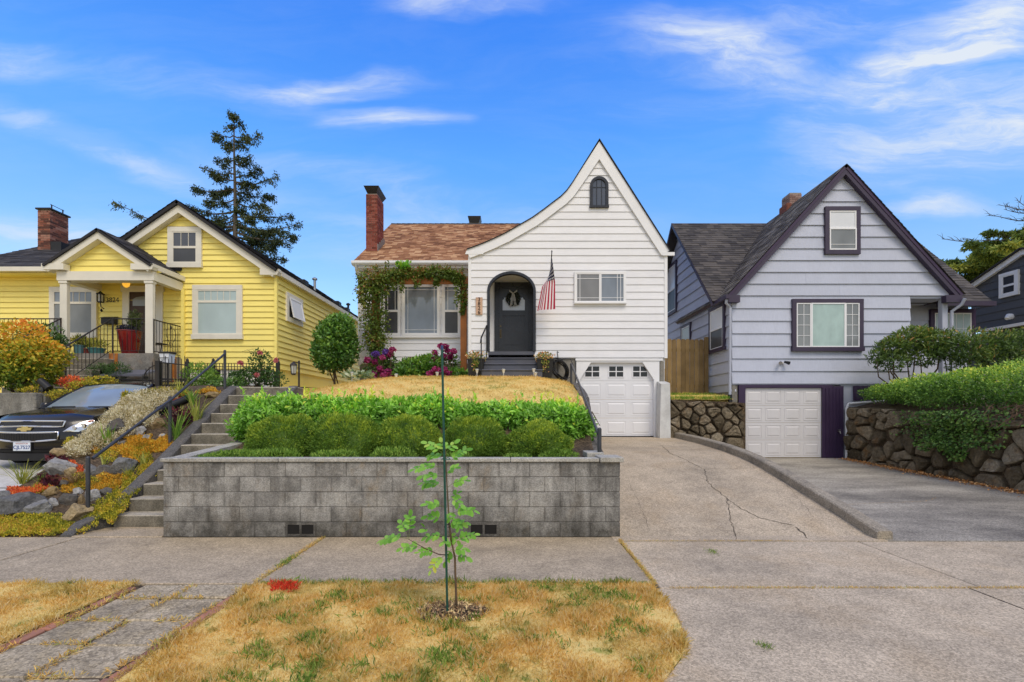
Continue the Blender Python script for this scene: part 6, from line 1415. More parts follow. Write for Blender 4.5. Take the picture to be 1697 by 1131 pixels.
# cloth: hoist edge along the pole, fly hanging down in folds
NU, NV = 46, 34; V = []; UVc = []
h0 = tip.lerp(base, .10); h1 = tip.lerp(base, .80)
for j in range(NV):
    b = j / (NV - 1); hp = h1.lerp(h0, b)
    for i in range(NU):
        a = i / (NU - 1); k = min(1, a * 2.2)
        fold = math.sin(b * 8.0 + a * 1.5) * .055 * k; x = hp.x + lerp(-.15, .10, b) * k - .30 * a * (1 - b) ** .7 + .03 * a + fold * .35
        yy = lerp(hp.y, lerp(h0.y, h1.y, .5), k * .85) + fold + .03 * math.cos(b * 10 + a * 2) * k
        V.append((x, yy, lerp(hp.z, h0.z - .05, k * .55) - 1.42 * a * (1 - .10 * (1 - b))))
Fc = [(j * NU + i, j * NU + i + 1, (j + 1) * NU + i + 1, (j + 1) * NU + i) for j in range(NV - 1) for i in range(NU - 1)]
o = npobj('cloth', np.array(V), np.array(Fc), flagmat(), fl_, smooth=True)
uvl = o.data.uv_layers.new(name='UVMap'); uvv = np.array([(i / (NU - 1), j / (NV - 1)) for j in range(NV) for i in range(NU)]); li = np.empty(len(o.data.loops), dtype=np.int32); o.data.loops.foreach_get('vertex_index', li); uvl.data.foreach_set('uv', uvv[li].ravel())

# ---------------------------------------------------------------- wooden fence between the houses
wf_ = thing('wooden_fence', 'tall weathered brown board fence between the white and lavender houses', 'fence', (5.8, 16, 2.2))
M_fence = paint('weathered_cedar_board', (.25, .165, .068), .8, .25, 2.5, .6, (60, 60, 3), objvar=.26, dirt=.35, dirtcol=(.11, .065, .03))
x = 4.70
while x < 6.5:
    w_ = rng.uniform(.135, .145); mb = MB(); zt = 4.10 + rng.uniform(-.01, .01); mb.prism(front(16.0 + rng.uniform(0, .006)), [(x, 2.2), (x + w_, 2.2), (x + w_, zt - .04), (x + w_ - .03, zt), (x + .03, zt), (x, zt - .04)], 0, .02); mb.obj('board', M_fence, wf_); x += w_ + rng.uniform(.006, .014)
for z in (2.5, 3.7):
    mb = MB(); mb.box(4.68, 6.52, 16.01, 16.08, z, z + .09); mb.obj('rail', M_fence, wf_)
mb = MB(); mb.cbox(6.36, 6.48, 15.9, 16.02, 2.1, 4.16, .01); mb.obj('post', M_fence, wf_)
gf = thing('wooden_fence', 'short pale grey board fence behind the clipped hedge at the right', 'fence', (11.6, 11.5, 1.9))
M_gfence = paint('grey_weathered_board', (.27, .24, .22), .85, .2, 3, .4, (60, 60, 3), objvar=.12)
x = 11.0
for k in range(12):
    mb = MB(); mb.fbox(front(11.8), x, x + .14, 0, .02, 1.6, 2.62 + rng.uniform(-.015, .015)); mb.obj('board', M_gfence, gf); x += .147

# ---------------------------------------------------------------- rock walls
M_stone = None
def stonemat(name, stops, moss=.3, rust=.35):
    t = NT(name); v = t.math('ADD', t.math('MULTIPLY', t.orand(), .6), t.math('MULTIPLY', t.noise(3.5, 6, .65), .55)); c = t.ramp(v, stops)
    c = t.mix(t.rng(t.noise(2.6, 5, .6), .56, .75, 0, rust), c, (.24, .125, .04)); c = t.mix(t.rng(t.noise(4.3, 6, .7, sc=(1, 1, 1.3)), .58, .75, 0, moss), c, (.30, .29, .26))
    c = t.mix(1, c, t.rng(t.noise(17, 6, .75), .3, .7, .55, 1.45), 'MULTIPLY'); t.bump(t.math('ADD', t.noise(9, 7, .72), t.math('MULTIPLY', t.noise(45, 4, .75), .6)), 1.0, .045); return t.fin(c, .85, 0, .25)
M_stone = stonemat('basalt_stone', [(.2, (.07, .054, .032)), (.5, (.165, .13, .082)), (.8, (.28, .228, .155)), (1, (.40, .35, .27))], .35, .75)
# between the garages
rw = thing('rock_wall', 'short dark rubble stone wall between the white and purple garages', 'rock wall', (5.8, 14.3, .5))
fr_r = front(14.32); top = 2.02
mb = MB(); mb.prism(front(14.33), [(4.6, .3), (6.95, .3), (6.95, 1.95), (6.5, 1.98), (4.6, 2.06)], -.4, -.035); mb.obj('backing', M_soil, rw)
poly = [(4.62, .75), (6.88, .30), (6.88, 1.84), (6.6, 2.0), (6.2, 1.93), (5.7, 2.03), (5.2, 1.96), (4.62, 2.08)]
stone_wall(rw, fr_r, poly, poisson(4.7, 6.85, .5, 2.0, .38, .27, 3), M_stone, 5)
# along the driveway at the right
rw2 = thing('rock_wall', 'long dark rubble stone wall along the right side of the purple garage driveway', 'rock wall', (9.9, 11, .2))
fr_s = Frame((9.98, 0), (0, 1), (-1, 0))
def rtop(y): return interp(y, [(6, 1.1), (8, 1.38), (10, 1.56), (12, 1.72), (14.3, 1.86)])
mb = MB(); mb.prism(fr_s, [(6.3, -.1), (14.4, .2), (14.4, rtop(14.4) - .03), (10, rtop(10) - .03), (6.3, rtop(6.3) - .03)], -.5, -.03); mb.obj('backing', M_soil, rw2)
poly = [(6.3, -.08), (14.32, .26), (14.32, 1.86), (12, 1.72), (10, 1.56), (8, 1.38), (6.3, 1.13)]
stone_wall(rw2, fr_s, poly, poisson(6.4, 14.3, .05, 1.85, .44, .31, 12), M_stone, 8, gap=.02, proud=(.06, .17))
def rterr(x, y): return min(2.5, rtop(min(y, 14.4)) - .03 + max(0, x - 10.2) * .22) + .03 * noise.noise(Vector((x, y, 1)))
V, Fc = tri_terrain(np.linspace(10.02, 20, 30), np.linspace(5.5, 14.58, 30), rterr); stru(npobj('planted_bank', V, Fc, M_soil, smooth=True))
def gapz(x, y): return interp(y, [(14.2, 2.02), (14.6, 2.1), (16.2, 2.28), (18, 2.3)]) + .03 * noise.noise(Vector((x * 3, y * 3, 1)))
V, Fc = tri_terrain(np.linspace(4.66, 6.6, 16), np.linspace(14.36, 18, 20), gapz); stru(npobj('side_yard', V, Fc, M_hillbed, smooth=True))
n = 2600; x = 4.7 + 1.8 * nr.random(n); y = 14.35 + 1.6 * nr.random(n) ** 1.3; Pt = np.stack([x, y, np.array([gapz(a, b) for a, b in zip(x, y)])], 1)
v, f, r = leaves(Pt, np.tile((0, 0, 1.), (n, 1)), .11, .012, 'fold', out=.6, up=.4, spread=1.0); tag(npobj('side_yard_grass', v, f, leafmat('rough_grass', [(0, (.08, .17, .02)), (.6, (.17, .27, .04)), (1, (.46, .34, .10))], .7, .2, .9, 2.), None, r, 'stuff'), 'rough green and yellow grass on top of the short stone wall', 'grass')
# dead leaves drifted along the foot of the wall
n = 3200; y = 6.6 + 7.6 * nr.random(n); x = 9.90 - np.abs(nr.normal(size=n)) * (.10 + .1 * nr.random(n)); Pt = np.stack([x, y, np.array([interp(b, PP) for b in y]) + .008 + .01 * nr.random(n)], 1)
v, f, r = leaves(Pt, np.tile((0, 0, 1.), (n, 1)), .045, .03, 'fold', out=.1, up=0, spread=1.5); v[:, 2] = np.maximum(v[:, 2], np.repeat(Pt[:, 2] - .006, 4))
tag(npobj('fallen_leaves', v, f, M_dryleaf, None, r, 'stuff'), 'drift of rust brown fallen leaves along the foot of the stone wall', 'leaves')

# ---------------------------------------------------------------- car
def build_car():
    CX, Y0, ZG = -8.72, 8.62, .60; pit = .045      # nose towards the camera
    t = thing('parked_car', 'black sport utility car with split chrome grille parked nose out', 'car', (CX, Y0 + 2.3, ZG))
    paintm = NT('black_car_paint'); paintm.fin((.006, .006, .008), .22, 0, .4); paintm.b.inputs['Coat Weight'].default_value = .35; paintm.b.inputs['Coat Roughness'].default_value = .03; BP = paintm.m
    chrome = paint('car_chrome', (.72, .72, .74), .15, .03, metal=1); trim_ = paint('car_black_plastic', (.02, .02, .021), .6, .1, 6); mesh_ = paint('grille_mesh', (.012, .012, .013), .5)
    def w(x, s, z): return (CX + x * 1.05, Y0 + s, ZG + z + s * pit)
    def yf(x, z): return .34 * (abs(x) / .92) ** 2.4 + .16 * max(0, (z - .66) / .34) ** 1.6 + .07 * max(0, (.42 - z) / .2)
    # nose + hood + fenders as one lofted body: rows over s, columns across x
    def hoodz(x, s): return interp(s, [(0, .95), (.25, 1.02), (.7, 1.085), (1.15, 1.13)]) - .07 * (abs(x) / .9) ** 3 + .012 * math.exp(-((abs(x) - .52) / .10) ** 2)
    xs = np.linspace(-.92, .92, 33); rows = []
    for z in (.20, .30, .42, .55, .66, .76, .86, .93): rows.append([(x * (.97 if z < .3 else 1), yf(x, z), z - .02 * (abs(x) / .92) ** 4) for x in xs])
    for s in (.26, .34, .5, .7, .9, 1.05, 1.17): rows.append([(x * interp(s, [(.2, 1), (1.1, .97)]), s + .25 * (abs(x) / .92) ** 3 * (1.3 - s) + .02, hoodz(x, s)) for x in xs])
    vs = [w(*p) for r in rows for p in r]; n = len(xs); fs = [(i * n + k, i * n + k + 1, (i + 1) * n + k + 1, (i + 1) * n + k) for i in range(len(rows) - 1) for k in range(n - 1)]
    mb = MB(); mb.add(vs, fs)
    for sg in (-1, 1):                         # body sides
        st = [(.36, .93), (.6, .955), (1.3, .96), (2.6, .965), (4.0, .95), (4.55, .88), (4.72, .70)]; prof = [(.20, -.05), (.35, 0), (.65, .01), (.86, -.005), (1.0, -.045), (1.09, -.09)]
        vs = []
        for s, hw in st:
            for z, dx in prof: vs.append(w(sg * (hw + dx), s if z < .9 else s, min(z, hoodz(.9, s) if s < 1.2 else z)))
        k = len(prof); mb.add(vs, [(i * k + q, (i + 1) * k + q, (i + 1) * k + q + 1, i * k + q + 1) for i in range(len(st) - 1) for q in range(k - 1)])
    mb.add([w(-.72, 4.73, .3), w(.72, 4.73, .3), w(.72, 4.7, 1.09), w(-.72, 4.7, 1.09)], [(0, 1, 2, 3)])
    body = mb.obj('body', BP, t, smooth=35)
    # cabin
    def sec(s, z, hw, zb, hb): return [(-hb, s, zb), (-lerp(hb, hw, .55), s, lerp(zb, z, .55)), (-hw, s, z - .06), (-hw * .8, s, z - .012), (0, s, z + .01), (hw * .8, s, z - .012), (hw, s, z - .06), (lerp(hb, hw, .55), s, lerp(zb, z, .55)), (hb, s, zb)]
    S = [sec(2.02, 1.60, .66, 1.09, .86), sec(2.5, 1.66, .68, 1.09, .88), sec(3.3, 1.68, .68, 1.1, .88), sec(4.1, 1.64, .65, 1.1, .86), sec(4.6, 1.40, .62, 1.1, .82)]
    mb = MB(); vs = [w(*p) for q in S for p in q]; mb.add(vs, [(i * 9 + k, i * 9 + k + 1, (i + 1) * 9 + k + 1, (i + 1) * 9 + k) for i in range(4) for k in range(2, 6)]); mb.obj('roof', BP, t, smooth=40)
    mb = MB(); mb.add(vs, [(i * 9 + k, i * 9 + k + 1, (i + 1) * 9 + k + 1, (i + 1) * 9 + k) for i in range(4) for k in (0, 1, 6, 7)] + [tuple(36 + k for k in range(9))]); mb.obj('side_window', G_blk, t, smooth=40)
    # windscreen
    GW = glass('windscreen_glass', (.22, .27, .31), .05, .15, spec=.8); GW.node_tree.nodes['Principled BSDF'].inputs['IOR'].default_value = 1.6
    mb = MB(); m = 13; rr = 7; vs = []
    for j in range(rr):
        q = j / (rr - 1)
        for i in range(m):
            u = i / (m - 1) * 2 - 1; hw = lerp(.82, .645, q); vs.append(w(u * hw, lerp(1.12, 2.03, q) + .14 * u * u * (1 - .4 * q), lerp(1.10, 1.60, q) + .035 * math.sin(q * 3.14) - .02 * u * u))
    mb.add(vs, [(j * m + i, j * m + i + 1, (j + 1) * m + i + 1, (j + 1) * m + i) for j in range(rr - 1) for i in range(m - 1)]); mb.obj('windscreen', GW, t, smooth=True)
    for sg in (-1, 1):
        mb = MB(); mb.tube([w(sg * .87, 1.20, 1.06), w(sg * .78, 1.72, 1.36), w(sg * .675, 2.16, 1.585)], .035, 6); mb.obj('pillar', BP, t, smooth=60)
        mb = MB(); mb.tube([w(sg * .62, 2.3, 1.70), w(sg * .62, 2.4, 1.73), w(sg * .60, 3.9, 1.72), w(sg * .60, 4.0, 1.68)], .018, 6); mb.obj('roof_rail', trim_, t, smooth=60)
        mb = MB(); c = w(sg * 1.03, 1.55, 1.12); mb.lathe((c[0], c[1], c[2] - .08), [(.06, 0), (.11, .03), (.12, .1), (.08, .16)], 10); mb.obj('wing_mirror', BP, t, smooth=50)
        mb = MB(); a = w(sg * .35 - .2, 1.14, 1.125); mb.tube([a, w(sg * .35 + .25, 1.13, 1.13)], .012, 5); mb.obj('wiper', trim_, t)
    mb = MB(); mb.add([w(-.86, 1.02, 1.11), w(.86, 1.02, 1.11), w(.84, 1.22, 1.115), w(-.84, 1.22, 1.115)], [(0, 1, 2, 3)]); mb.obj('cowl', trim_, t)
    # pieces following the nose surface
    def bandp(x0, x1, zt, zb, off, m=24, both=False):
        mb = MB()
        for sg in ((1, -1) if both else (1,)):
            vs = []
            for i in range(m + 1):
                x = lerp(x0, x1, i / m)
                for q in (0, .25, .5, .75, 1):
                    z = lerp(zb(x), zt(x), q); vs.append(w(sg * x, yf(x, z) - off, z))
            mb.add(vs, [(i * 5 + k, (i + 1) * 5 + k, (i + 1) * 5 + k + 1, i * 5 + k + 1) for i in range(m) for k in range(4)])
        return mb
    def ring(name, x0, x1, zt, zb, th, mat, off):
        mb = MB(); pts = []
        m = 26
        up = [(lerp(x0, x1, i / m), zt(lerp(x0, x1, i / m))) for i in range(m + 1)]; dn = [(lerp(x1, x0, i / m), zb(lerp(x1, x0, i / m))) for i in range(m + 1)]
        pts = [w(x, yf(x, z) - off, z) for x, z in up + dn]; mb.tube(pts + [pts[0]], th, 6, cap=False); return mb.obj(name, mat, t, smooth=60)
    top1 = lambda x: .905 - .03 * abs(x) ** 2; bot1 = lambda x: .815 - .03 * abs(x)
    top2 = lambda x: .700 + .012 * abs(x); bot2 = lambda x: .545 + .10 * max(0, abs(x) - .18) ** 1.2
    bandp(-.56, .56, top1, bot1, .012).obj('grille', mesh_, t); ring('grille_surround', -.56, .56, top1, bot1, .017, chrome, .018)
    bandp(-.52, .52, top2, bot2, .012).obj('grille', mesh_, t); ring('grille_surround', -.52, .52, top2, bot2, .017, chrome, .018)
    for k in range(22):                        # honeycomb mesh ribs
        x = -.5 + k / 21; mb = MB(); mb.tube([w(x * .98, yf(x, .6) - .016, bot2(x) + .01), w(x * .98, yf(x, .68) - .016, top2(x) - .01)], .004, 4); mb.obj('grille_rib', trim_, t)
        mb = MB(); mb.tube([w(x * 1.05, yf(x, .83) - .016, bot1(x * 1.05) + .01), w(x * 1.05, yf(x, .9) - .016, top1(x * 1.05) - .01)], .004, 4); mb.obj('grille_rib', trim_, t)
    bz = .765; gold = paint('gold_badge', (.62, .50, .22), .3, .05, metal=.7)
    mb = MB(); y_ = yf(0, bz) - .02
    cross = [(-.13, -.022), (-.06, -.022), (-.05, -.045), (.045, -.045), (.04, -.022), (.11, -.022), (.13, .022), (.06, .022), (.05, .045), (-.045, .045), (-.04, .022), (-.11, .022)]
    vs = [w(x, y_, bz + z) for x, z in cross] + [w(x, y_ + .02, bz + z) for x, z in cross]; mb.add(vs, [tuple(range(12)), tuple(range(12, 24))] + [(i, (i + 1) % 12, 12 + (i + 1) % 12, 12 + i) for i in range(12)]); mb.obj('badge', gold, t)
    hl = paint('headlight_reflector', (.62, .64, .68), .12, .25, 18, metal=.75); amb = paint('amber_reflector', (.45, .06, .02), .3)
    ht = lambda x: interp(x, [(.58, .72), (.65, .80), (.74, .865), (.83, .905), (.90, .925)]); hb = lambda x: interp(x, [(.58, .705), (.68, .705), (.76, .70), (.83, .745), (.90, .87)])
    for sg in (1, -1):
        h = bandp(.58 , .895, ht, hb, .014) if sg == 1 else None
        mb = MB(); vs = []; m = 20
        for i in range(m + 1):
            x = lerp(.58, .905, i / m)
            for q in (0, .25, .5, .75, 1): z = lerp(hb(x), ht(x), q); vs.append(w(sg * x, yf(x, z) - .014 - .012 * math.sin(q * 3.14), z))
        mb.add(vs, [(i * 5 + k, (i + 1) * 5 + k, (i + 1) * 5 + k + 1, i * 5 + k + 1) for i in range(m) for k in range(4)]); hd = mb.obj('headlight', hl, t, smooth=60)
        for (x, z, r_) in ((.70, .765, .04), (.79, .80, .05)):
            mb = MB(); p = w(sg * x, yf(x, z) - .03, z); mb.tube([p, (p[0], p[1] + .04, p[2])], r_, 14); mb.obj('lens', chrome, hd, smooth=50)
            mb = MB(); mb.tube([(p[0], p[1] - .004, p[2]), (p[0], p[1], p[2])], r_ * .7, 14); mb.obj('bulb', glass('headlight_glass', (.45, .47, .5)), hd)
        mb = MB(); p0 = w(sg * .83, yf(.83, .88) - .032, .875); p1 = w(sg * .885, yf(.885, .90) - .032, .895); mb.tube([p0, p1], .018, 6); mb.obj('side_marker', amb, hd)
        mb = MB(); vs = []
        for i in range(9): x = lerp(.55, .84, i / 8); vs += [w(sg * x, yf(x, .42) - .012, .37), w(sg * x, yf(x, .42) - .012, .45 + .03 * i / 8)]
        mb.add(vs, [(2 * i, 2 * i + 2, 2 * i + 3, 2 * i + 1) for i in range(8)]); mb.obj('fog_lamp_recess', trim_, t)
        mb = MB(); mb.tube([w(sg * x, yf(x, .58) - .01, .575 + .05 * (x - .5)) for x in np.linspace(.54, .86, 8)], .008, 5); mb.obj('bumper_crease', chrome if False else BP, t)
    mb = bandp(-.80, .80, lambda x: .33, lambda x: .19, .015); mb.obj('lower_bumper', trim_, t, smooth=40)
    mb = bandp(-.50, .50, lambda x: .40, lambda x: .34, .018); mb.obj('air_intake', M_dark, t)
    # number plate
    py_ = yf(0, .46) - .035; fp_ = front(Y0 + py_ + .44 * pit); zc = ZG + .455; cxp = CX - .01
    mb = MB(); mb.fbox(fp_, cxp - .165, cxp + .165, -.03, .006, zc - .088, zc + .088); pt = mb.obj('number_plate', trim_, t)
    mb = MB(); mb.fbox(fp_, cxp - .152, cxp + .152, .006, .010, zc - .076, zc + .076); mb.obj('plate_face', paint('plate_white', (.70, .74, .80), .4, .06, 8), pt)
    lettering('plate_number', 'CJL7527', .088, fp_, cxp, zc - .018, .0105, paint('plate_blue', (.03, .07, .25), .5), pt, .001, True)
    lettering('plate_state', 'WASHINGTON', .032, fp_, cxp, zc + .05, .0105, paint('plate_red', (.35, .05, .05), .5), pt, .001)
    # wheels
    for s in (.95, 3.8):
        for sg in (-1, 1):
            c = w(sg * .84, s, .34); mb = MB(); mb.tube([(c[0] - .11, c[1], c[2]), (c[0] - .08, c[1], c[2]), (c[0] + .08, c[1], c[2]), (c[0] + .11, c[1], c[2])], [.30, .345, .345, .30], 24); wh_ = mb.obj('wheel', paint('tyre_rubber', (.02, .02, .02), .85), t, smooth=40)
            mb = MB(); mb.tube([(c[0] + sg * .112, c[1], c[2]), (c[0] + sg * .10, c[1], c[2])], .22, 20); mb.obj('rim', chrome, wh_, smooth=40)
    mb = MB(); mb.box(CX - .86, CX + .86, Y0 + .4, Y0 + 4.5, ZG + .22 + .1, ZG + .34); mb.obj('underbody', M_dark, t)
build_car()
# dark flat panel behind the car roof
c0, c1 = X(181, 12.9), X(248, 12.9)
pn = thing('flat_panel', 'wide flat dark grey panel standing behind the roof of the black car', 'flat_panel', ((c0 + c1) / 2, 12.9, 1.0))
mb = MB(); mb.hexa([(c0, 12.6, Z(624, 12.6)), (c1, 12.6, Z(624, 12.6)), (c1 + .02, 13.15, Z(616, 13.1)), (c0 + .05, 13.15, Z(616, 13.1)), (c0, 12.6, Z(624, 12.6) + .05), (c1, 12.6, Z(624, 12.6) + .05), (c1 + .02, 13.15, Z(616, 13.1) + .05), (c0 + .05, 13.15, Z(616, 13.1) + .05)])
mb.obj('panel_sheet', paint('dark_grey_panel', (.12, .125, .155), .5, .05), pn)
for x in (c0 + .08, c1 - .08):
    mb = MB(); mb.box(x - .03, x + .03, 12.85, 12.91, .8, Z(624, 12.6) + .02); mb.obj('leg', M_black, pn)
# ---------------------------------------------------------------- leaf materials
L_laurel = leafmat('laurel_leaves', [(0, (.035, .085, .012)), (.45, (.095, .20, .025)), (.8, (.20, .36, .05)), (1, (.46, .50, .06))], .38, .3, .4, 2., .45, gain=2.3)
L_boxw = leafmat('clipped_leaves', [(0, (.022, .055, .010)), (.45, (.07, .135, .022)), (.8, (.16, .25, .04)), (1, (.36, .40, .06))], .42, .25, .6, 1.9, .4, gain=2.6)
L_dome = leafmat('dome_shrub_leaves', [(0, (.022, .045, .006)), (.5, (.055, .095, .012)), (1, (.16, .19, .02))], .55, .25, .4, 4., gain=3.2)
L_hebe = leafmat('low_green_leaves', [(0, (.05, .10, .015)), (.5, (.11, .20, .03)), (1, (.24, .33, .06))], .5, .25, .3, 4.)
L_rhod = leafmat('rhododendron_leaves', [(0, (.022, .045, .012)), (.5, (.06, .10, .022)), (.82, (.13, .17, .03)), (1, (.28, .15, .05))], .4, .2, .35, 1.5, .4, gain=1.9)
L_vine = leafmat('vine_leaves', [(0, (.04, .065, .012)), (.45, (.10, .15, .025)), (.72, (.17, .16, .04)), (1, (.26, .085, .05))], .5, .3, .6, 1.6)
L_sap = leafmat('sapling_leaves', [(0, (.10, .25, .035)), (.6, (.20, .42, .07)), (.9, (.33, .50, .10)), (1, (.45, .45, .08))], .4, .45, .1, 3., gain=1.45)
L_maple = leafmat('autumn_leaves', [(0, (.055, .10, .012)), (.3, (.20, .23, .025)), (.55, (.45, .32, .035)), (.8, (.52, .21, .03)), (1, (.50, .13, .03))], .55, .3, .2, 3.)
L_conif = leafmat('conifer_needles', [(0, (.012, .02, .010)), (.6, (.03, .045, .018)), (1, (.075, .085, .028))], .7, .12, .3, 1., gain=1.75)
L_cedar = leafmat('cedar_needles', [(0, (.03, .05, .015)), (.5, (.075, .105, .025)), (1, (.18, .185, .045))], .7, .2, .5, .7, gain=2.6)
L_ivy = leafmat('ivy_leaves', [(0, (.025, .06, .012)), (.6, (.07, .14, .025)), (1, (.16, .25, .06))], .4, .2, .3, 3., .4)
L_viburn = leafmat('glossy_shrub_leaves', [(0, (.02, .055, .010)), (.5, (.055, .13, .02)), (1, (.17, .28, .04))], .35, .2, .3, 2., .5, gain=1.9)
L_white = leafmat('silver_white_leaves', [(0, (.34, .27, .10)), (.4, (.58, .50, .33)), (1, (.80, .75, .62))], .8, .15, .5, 3., gain=1.15)
L_sedO = leafmat('orange_sedum', [(0, (.20, .13, .015)), (.4, (.38, .22, .02)), (.8, (.50, .24, .025)), (1, (.45, .36, .05))], .6, .15, .6, 3.)
L_sedG = leafmat('yellow_green_sedum', [(0, (.10, .11, .012)), (.4, (.24, .23, .02)), (.75, (.42, .34, .03)), (1, (.34, .20, .04))], .6, .15, .7, 3.)
L_sedR = leafmat('red_sedum', [(0, (.25, .04, .02)), (.6, (.52, .09, .03)), (1, (.60, .22, .06))], .6, .15, .4, 4.)
L_burg = leafmat('burgundy_leaves', [(0, (.025, .008, .012)), (.6, (.07, .015, .025)), (1, (.16, .035, .04))], .45, .15, .2)
L_strap = leafmat('strap_leaves', [(0, (.06, .13, .025)), (.5, (.14, .25, .04)), (1, (.32, .38, .09))], .45, .3, .2)
L_fl = leafmat('magenta_petals', [(0, (.14, .012, .08)), (.5, (.34, .03, .16)), (1, (.50, .11, .28))], .6, .25, .3, 4., gain=1.15)
L_flp = leafmat('violet_petals', [(0, (.05, .02, .16)), (1, (.18, .08, .34))], .6, .25, .3, 4.)
L_hosta = leafmat('white_edged_leaves', [(0, (.07, .13, .05)), (.5, (.22, .30, .17)), (1, (.62, .66, .52))], .45, .25, .1, gain=1.15)
M_bark = paint('bark', (.085, .058, .038), .9, .3, 6, .8, (30, 30, 8)); M_twig = paint('twig_bark', (.13, .085, .05), .85, .3, 8, .6, (40, 40, 10)); M_ctrunk = paint('conifer_bark', (.10, .085, .07), .9, .25, 3, .8, (12, 12, 3))

# ---------------------------------------------------------------- young street tree with its stake
sap = thing('young_tree', 'young staked street tree with bright green compound leaves in the grass strip', 'tree', (TREE[0] + .03, TREE[1], .02))
def zp(zx, zy, d=3.97): return Vector(P(600 + zx / 3.1417, 680 + zy / 3.1417, d))
tb = zp(491, 1078); tb.z = .03
trunk = [tb, zp(488, 960), zp(484, 850), zp(482, 770), zp(466, 690), zp(452, 600), zp(446, 480), zp(440, 380), zp(436, 280), zp(432, 190)]
mb = MB(); mb.tube(trunk, [.0105, .0095, .009, .0085, .008, .007, .006, .005, .004, .002], 8); mb.obj('trunk', M_twig, sap, smooth=True)
br = [zp(470, 755), zp(400, 752, 3.95), zp(330, 722, 3.93), zp(240, 672, 3.9)]; mb = MB(); mb.tube(br, [.005, .0045, .004, .002], 6); mb.obj('branch', paint('purple_twig', (.10, .045, .035), .6), sap, smooth=True)
mb = MB(); mb.tube([zp(466, 700), zp(455, 620, 3.94), zp(470, 560, 3.93)], [.006, .004, .002], 6); mb.obj('branch', M_twig, sap, smooth=True)
def leaflet():
    pr = [(0, .02), (.10, .30), (.30, .46), (.55, .50), (.78, .40), (.93, .22), (1, .02)]; V = []; Fc = []
    for y, wd in pr: V += [(-wd * .62, y, .07 * wd - .10 * y * y), (0, y, -.10 * y * y), (wd * .62, y, .07 * wd - .10 * y * y)]
    for i in range(len(pr) - 1):
        for k in (0, 1): Fc.append((i * 3 + k, i * 3 + k + 1, (i + 1) * 3 + k + 1, (i + 1) * 3 + k))
    return np.array(V), np.array(Fc)
LV, LF = leaflet(); lme = [npmesh('leaf', LV, LF, L_sap, np.full(len(LV), v), smooth=True) for v in (.05, .3, .5, .7, .9, .99)]
specs = [(430, 240, 330, 172), (432, 235, 485, 168), (440, 290, 545, 205), (428, 240, 412, 162), (430, 300, 262, 312), (430, 262, 345, 236), (430, 350, 305, 345), (430, 405, 310, 382), (445, 400, 542, 366), (445, 480, 502, 430),
         (432, 510, 332, 490), (432, 580, 332, 553), (455, 545, 588, 524), (452, 605, 545, 588), (455, 560, 520, 640), (440, 660, 325, 664), (470, 700, 592, 646), (455, 740, 545, 728), (440, 755, 352, 845), (470, 765, 550, 770),
         (245, 672, 92, 682), (240, 668, 200, 585), (243, 668, 250, 548), (330, 720, 195, 722), (400, 750, 290, 742), (335, 650, 320, 605), (440, 520, 470, 600), (446, 470, 520, 500), (440, 330, 490, 300), (440, 650, 500, 690), (470, 720, 430, 800), (465, 690, 420, 690)]
ax_m = []
for si, (x0, y0, x1, y1) in enumerate(specs):
    dd = rng.uniform(-.10, .10); a = zp(x0, y0, 3.96); b = zp(x1, y1, 3.96 + dd); L_ = (b - a).length; n = max(2, int(L_ / .035)); pts = []
    for i in range(6): q = i / 5; p = a.lerp(b, q); p.z += .18 * L_ * math.sin(q * 3.14) * (.5 if y1 < y0 + 30 else .9); pts.append(p)
    mb = MB(); mb.tube(pts, [.0018, .0016, .0014, .0012, .001, .0007], 4); ax_m.append(mb)
    for i in range(n):
        q = .28 + .72 * (i + .5) / n; k = min(4, int(q * 5)); p = pts[k].lerp(pts[k + 1], q * 5 - k); d = (pts[k + 1] - pts[k]).normalized()
        for sg in ((-1, 1) if i < n - 1 else (0,)):
            ref = Vector((rng.uniform(-.4, .4), -.55 + rng.uniform(-.3, .3), .75)).normalized(); sd_ = d.cross(ref).normalized() * (sg or 1)
            dr_ = (d * (.55 if sg else 1) + sd_ * (.9 if sg else 0) + Vector((0, 0, rng.uniform(-.35, .1)))).normalized(); nn = ref - dr_ * ref.dot(dr_); nn.normalize(); xx = dr_.cross(nn)
            S_ = rng.uniform(.046, .066) * (1.0 if y0 > 200 else .85); M = Matrix.Identity(4)
            for r_ in range(3): M[r_][0] = xx[r_] * S_ * .95; M[r_][1] = dr_[r_] * S_; M[r_][2] = nn[r_] * S_
            M.translation = p; me = lme[rng.choice([0, 1, 1, 2, 2, 3]) if y0 > 260 else rng.choice([2, 3, 3, 4])] if si != 18 else lme[rng.choice([4, 5])]
            inst('leaf', me, sap, M)
mb = MB()
for m in ax_m: mb.add(m.v, m.f)
mb.obj('leaf_stalks', paint('leaf_stalk', (.16, .22, .05), .6), sap)['kind'] = 'stuff'
sk = thing('tree_stake', 'thin dark green metal stake tied to the young tree', 'stake', (X(741, 3.92), 3.92, .02))
mb = MB(); mb.tube([(X(741, 3.92), 3.92, 0), (X(732, 3.92), 3.92, Z(574, 3.92))], .0095, 8); mb.obj('pole', paint('green_stake_paint', (.012, .075, .055), .4, .15, 20), sk, smooth=40)
mb = MB(); mb.lathe((X(732, 3.92), 3.92, Z(574, 3.92) - .03), [(.0115, 0), (.0115, .03), (.006, .036)], 8); mb.obj('cap', paint('stake_cap_blue', (.03, .06, .16), .5), sk, smooth=40)
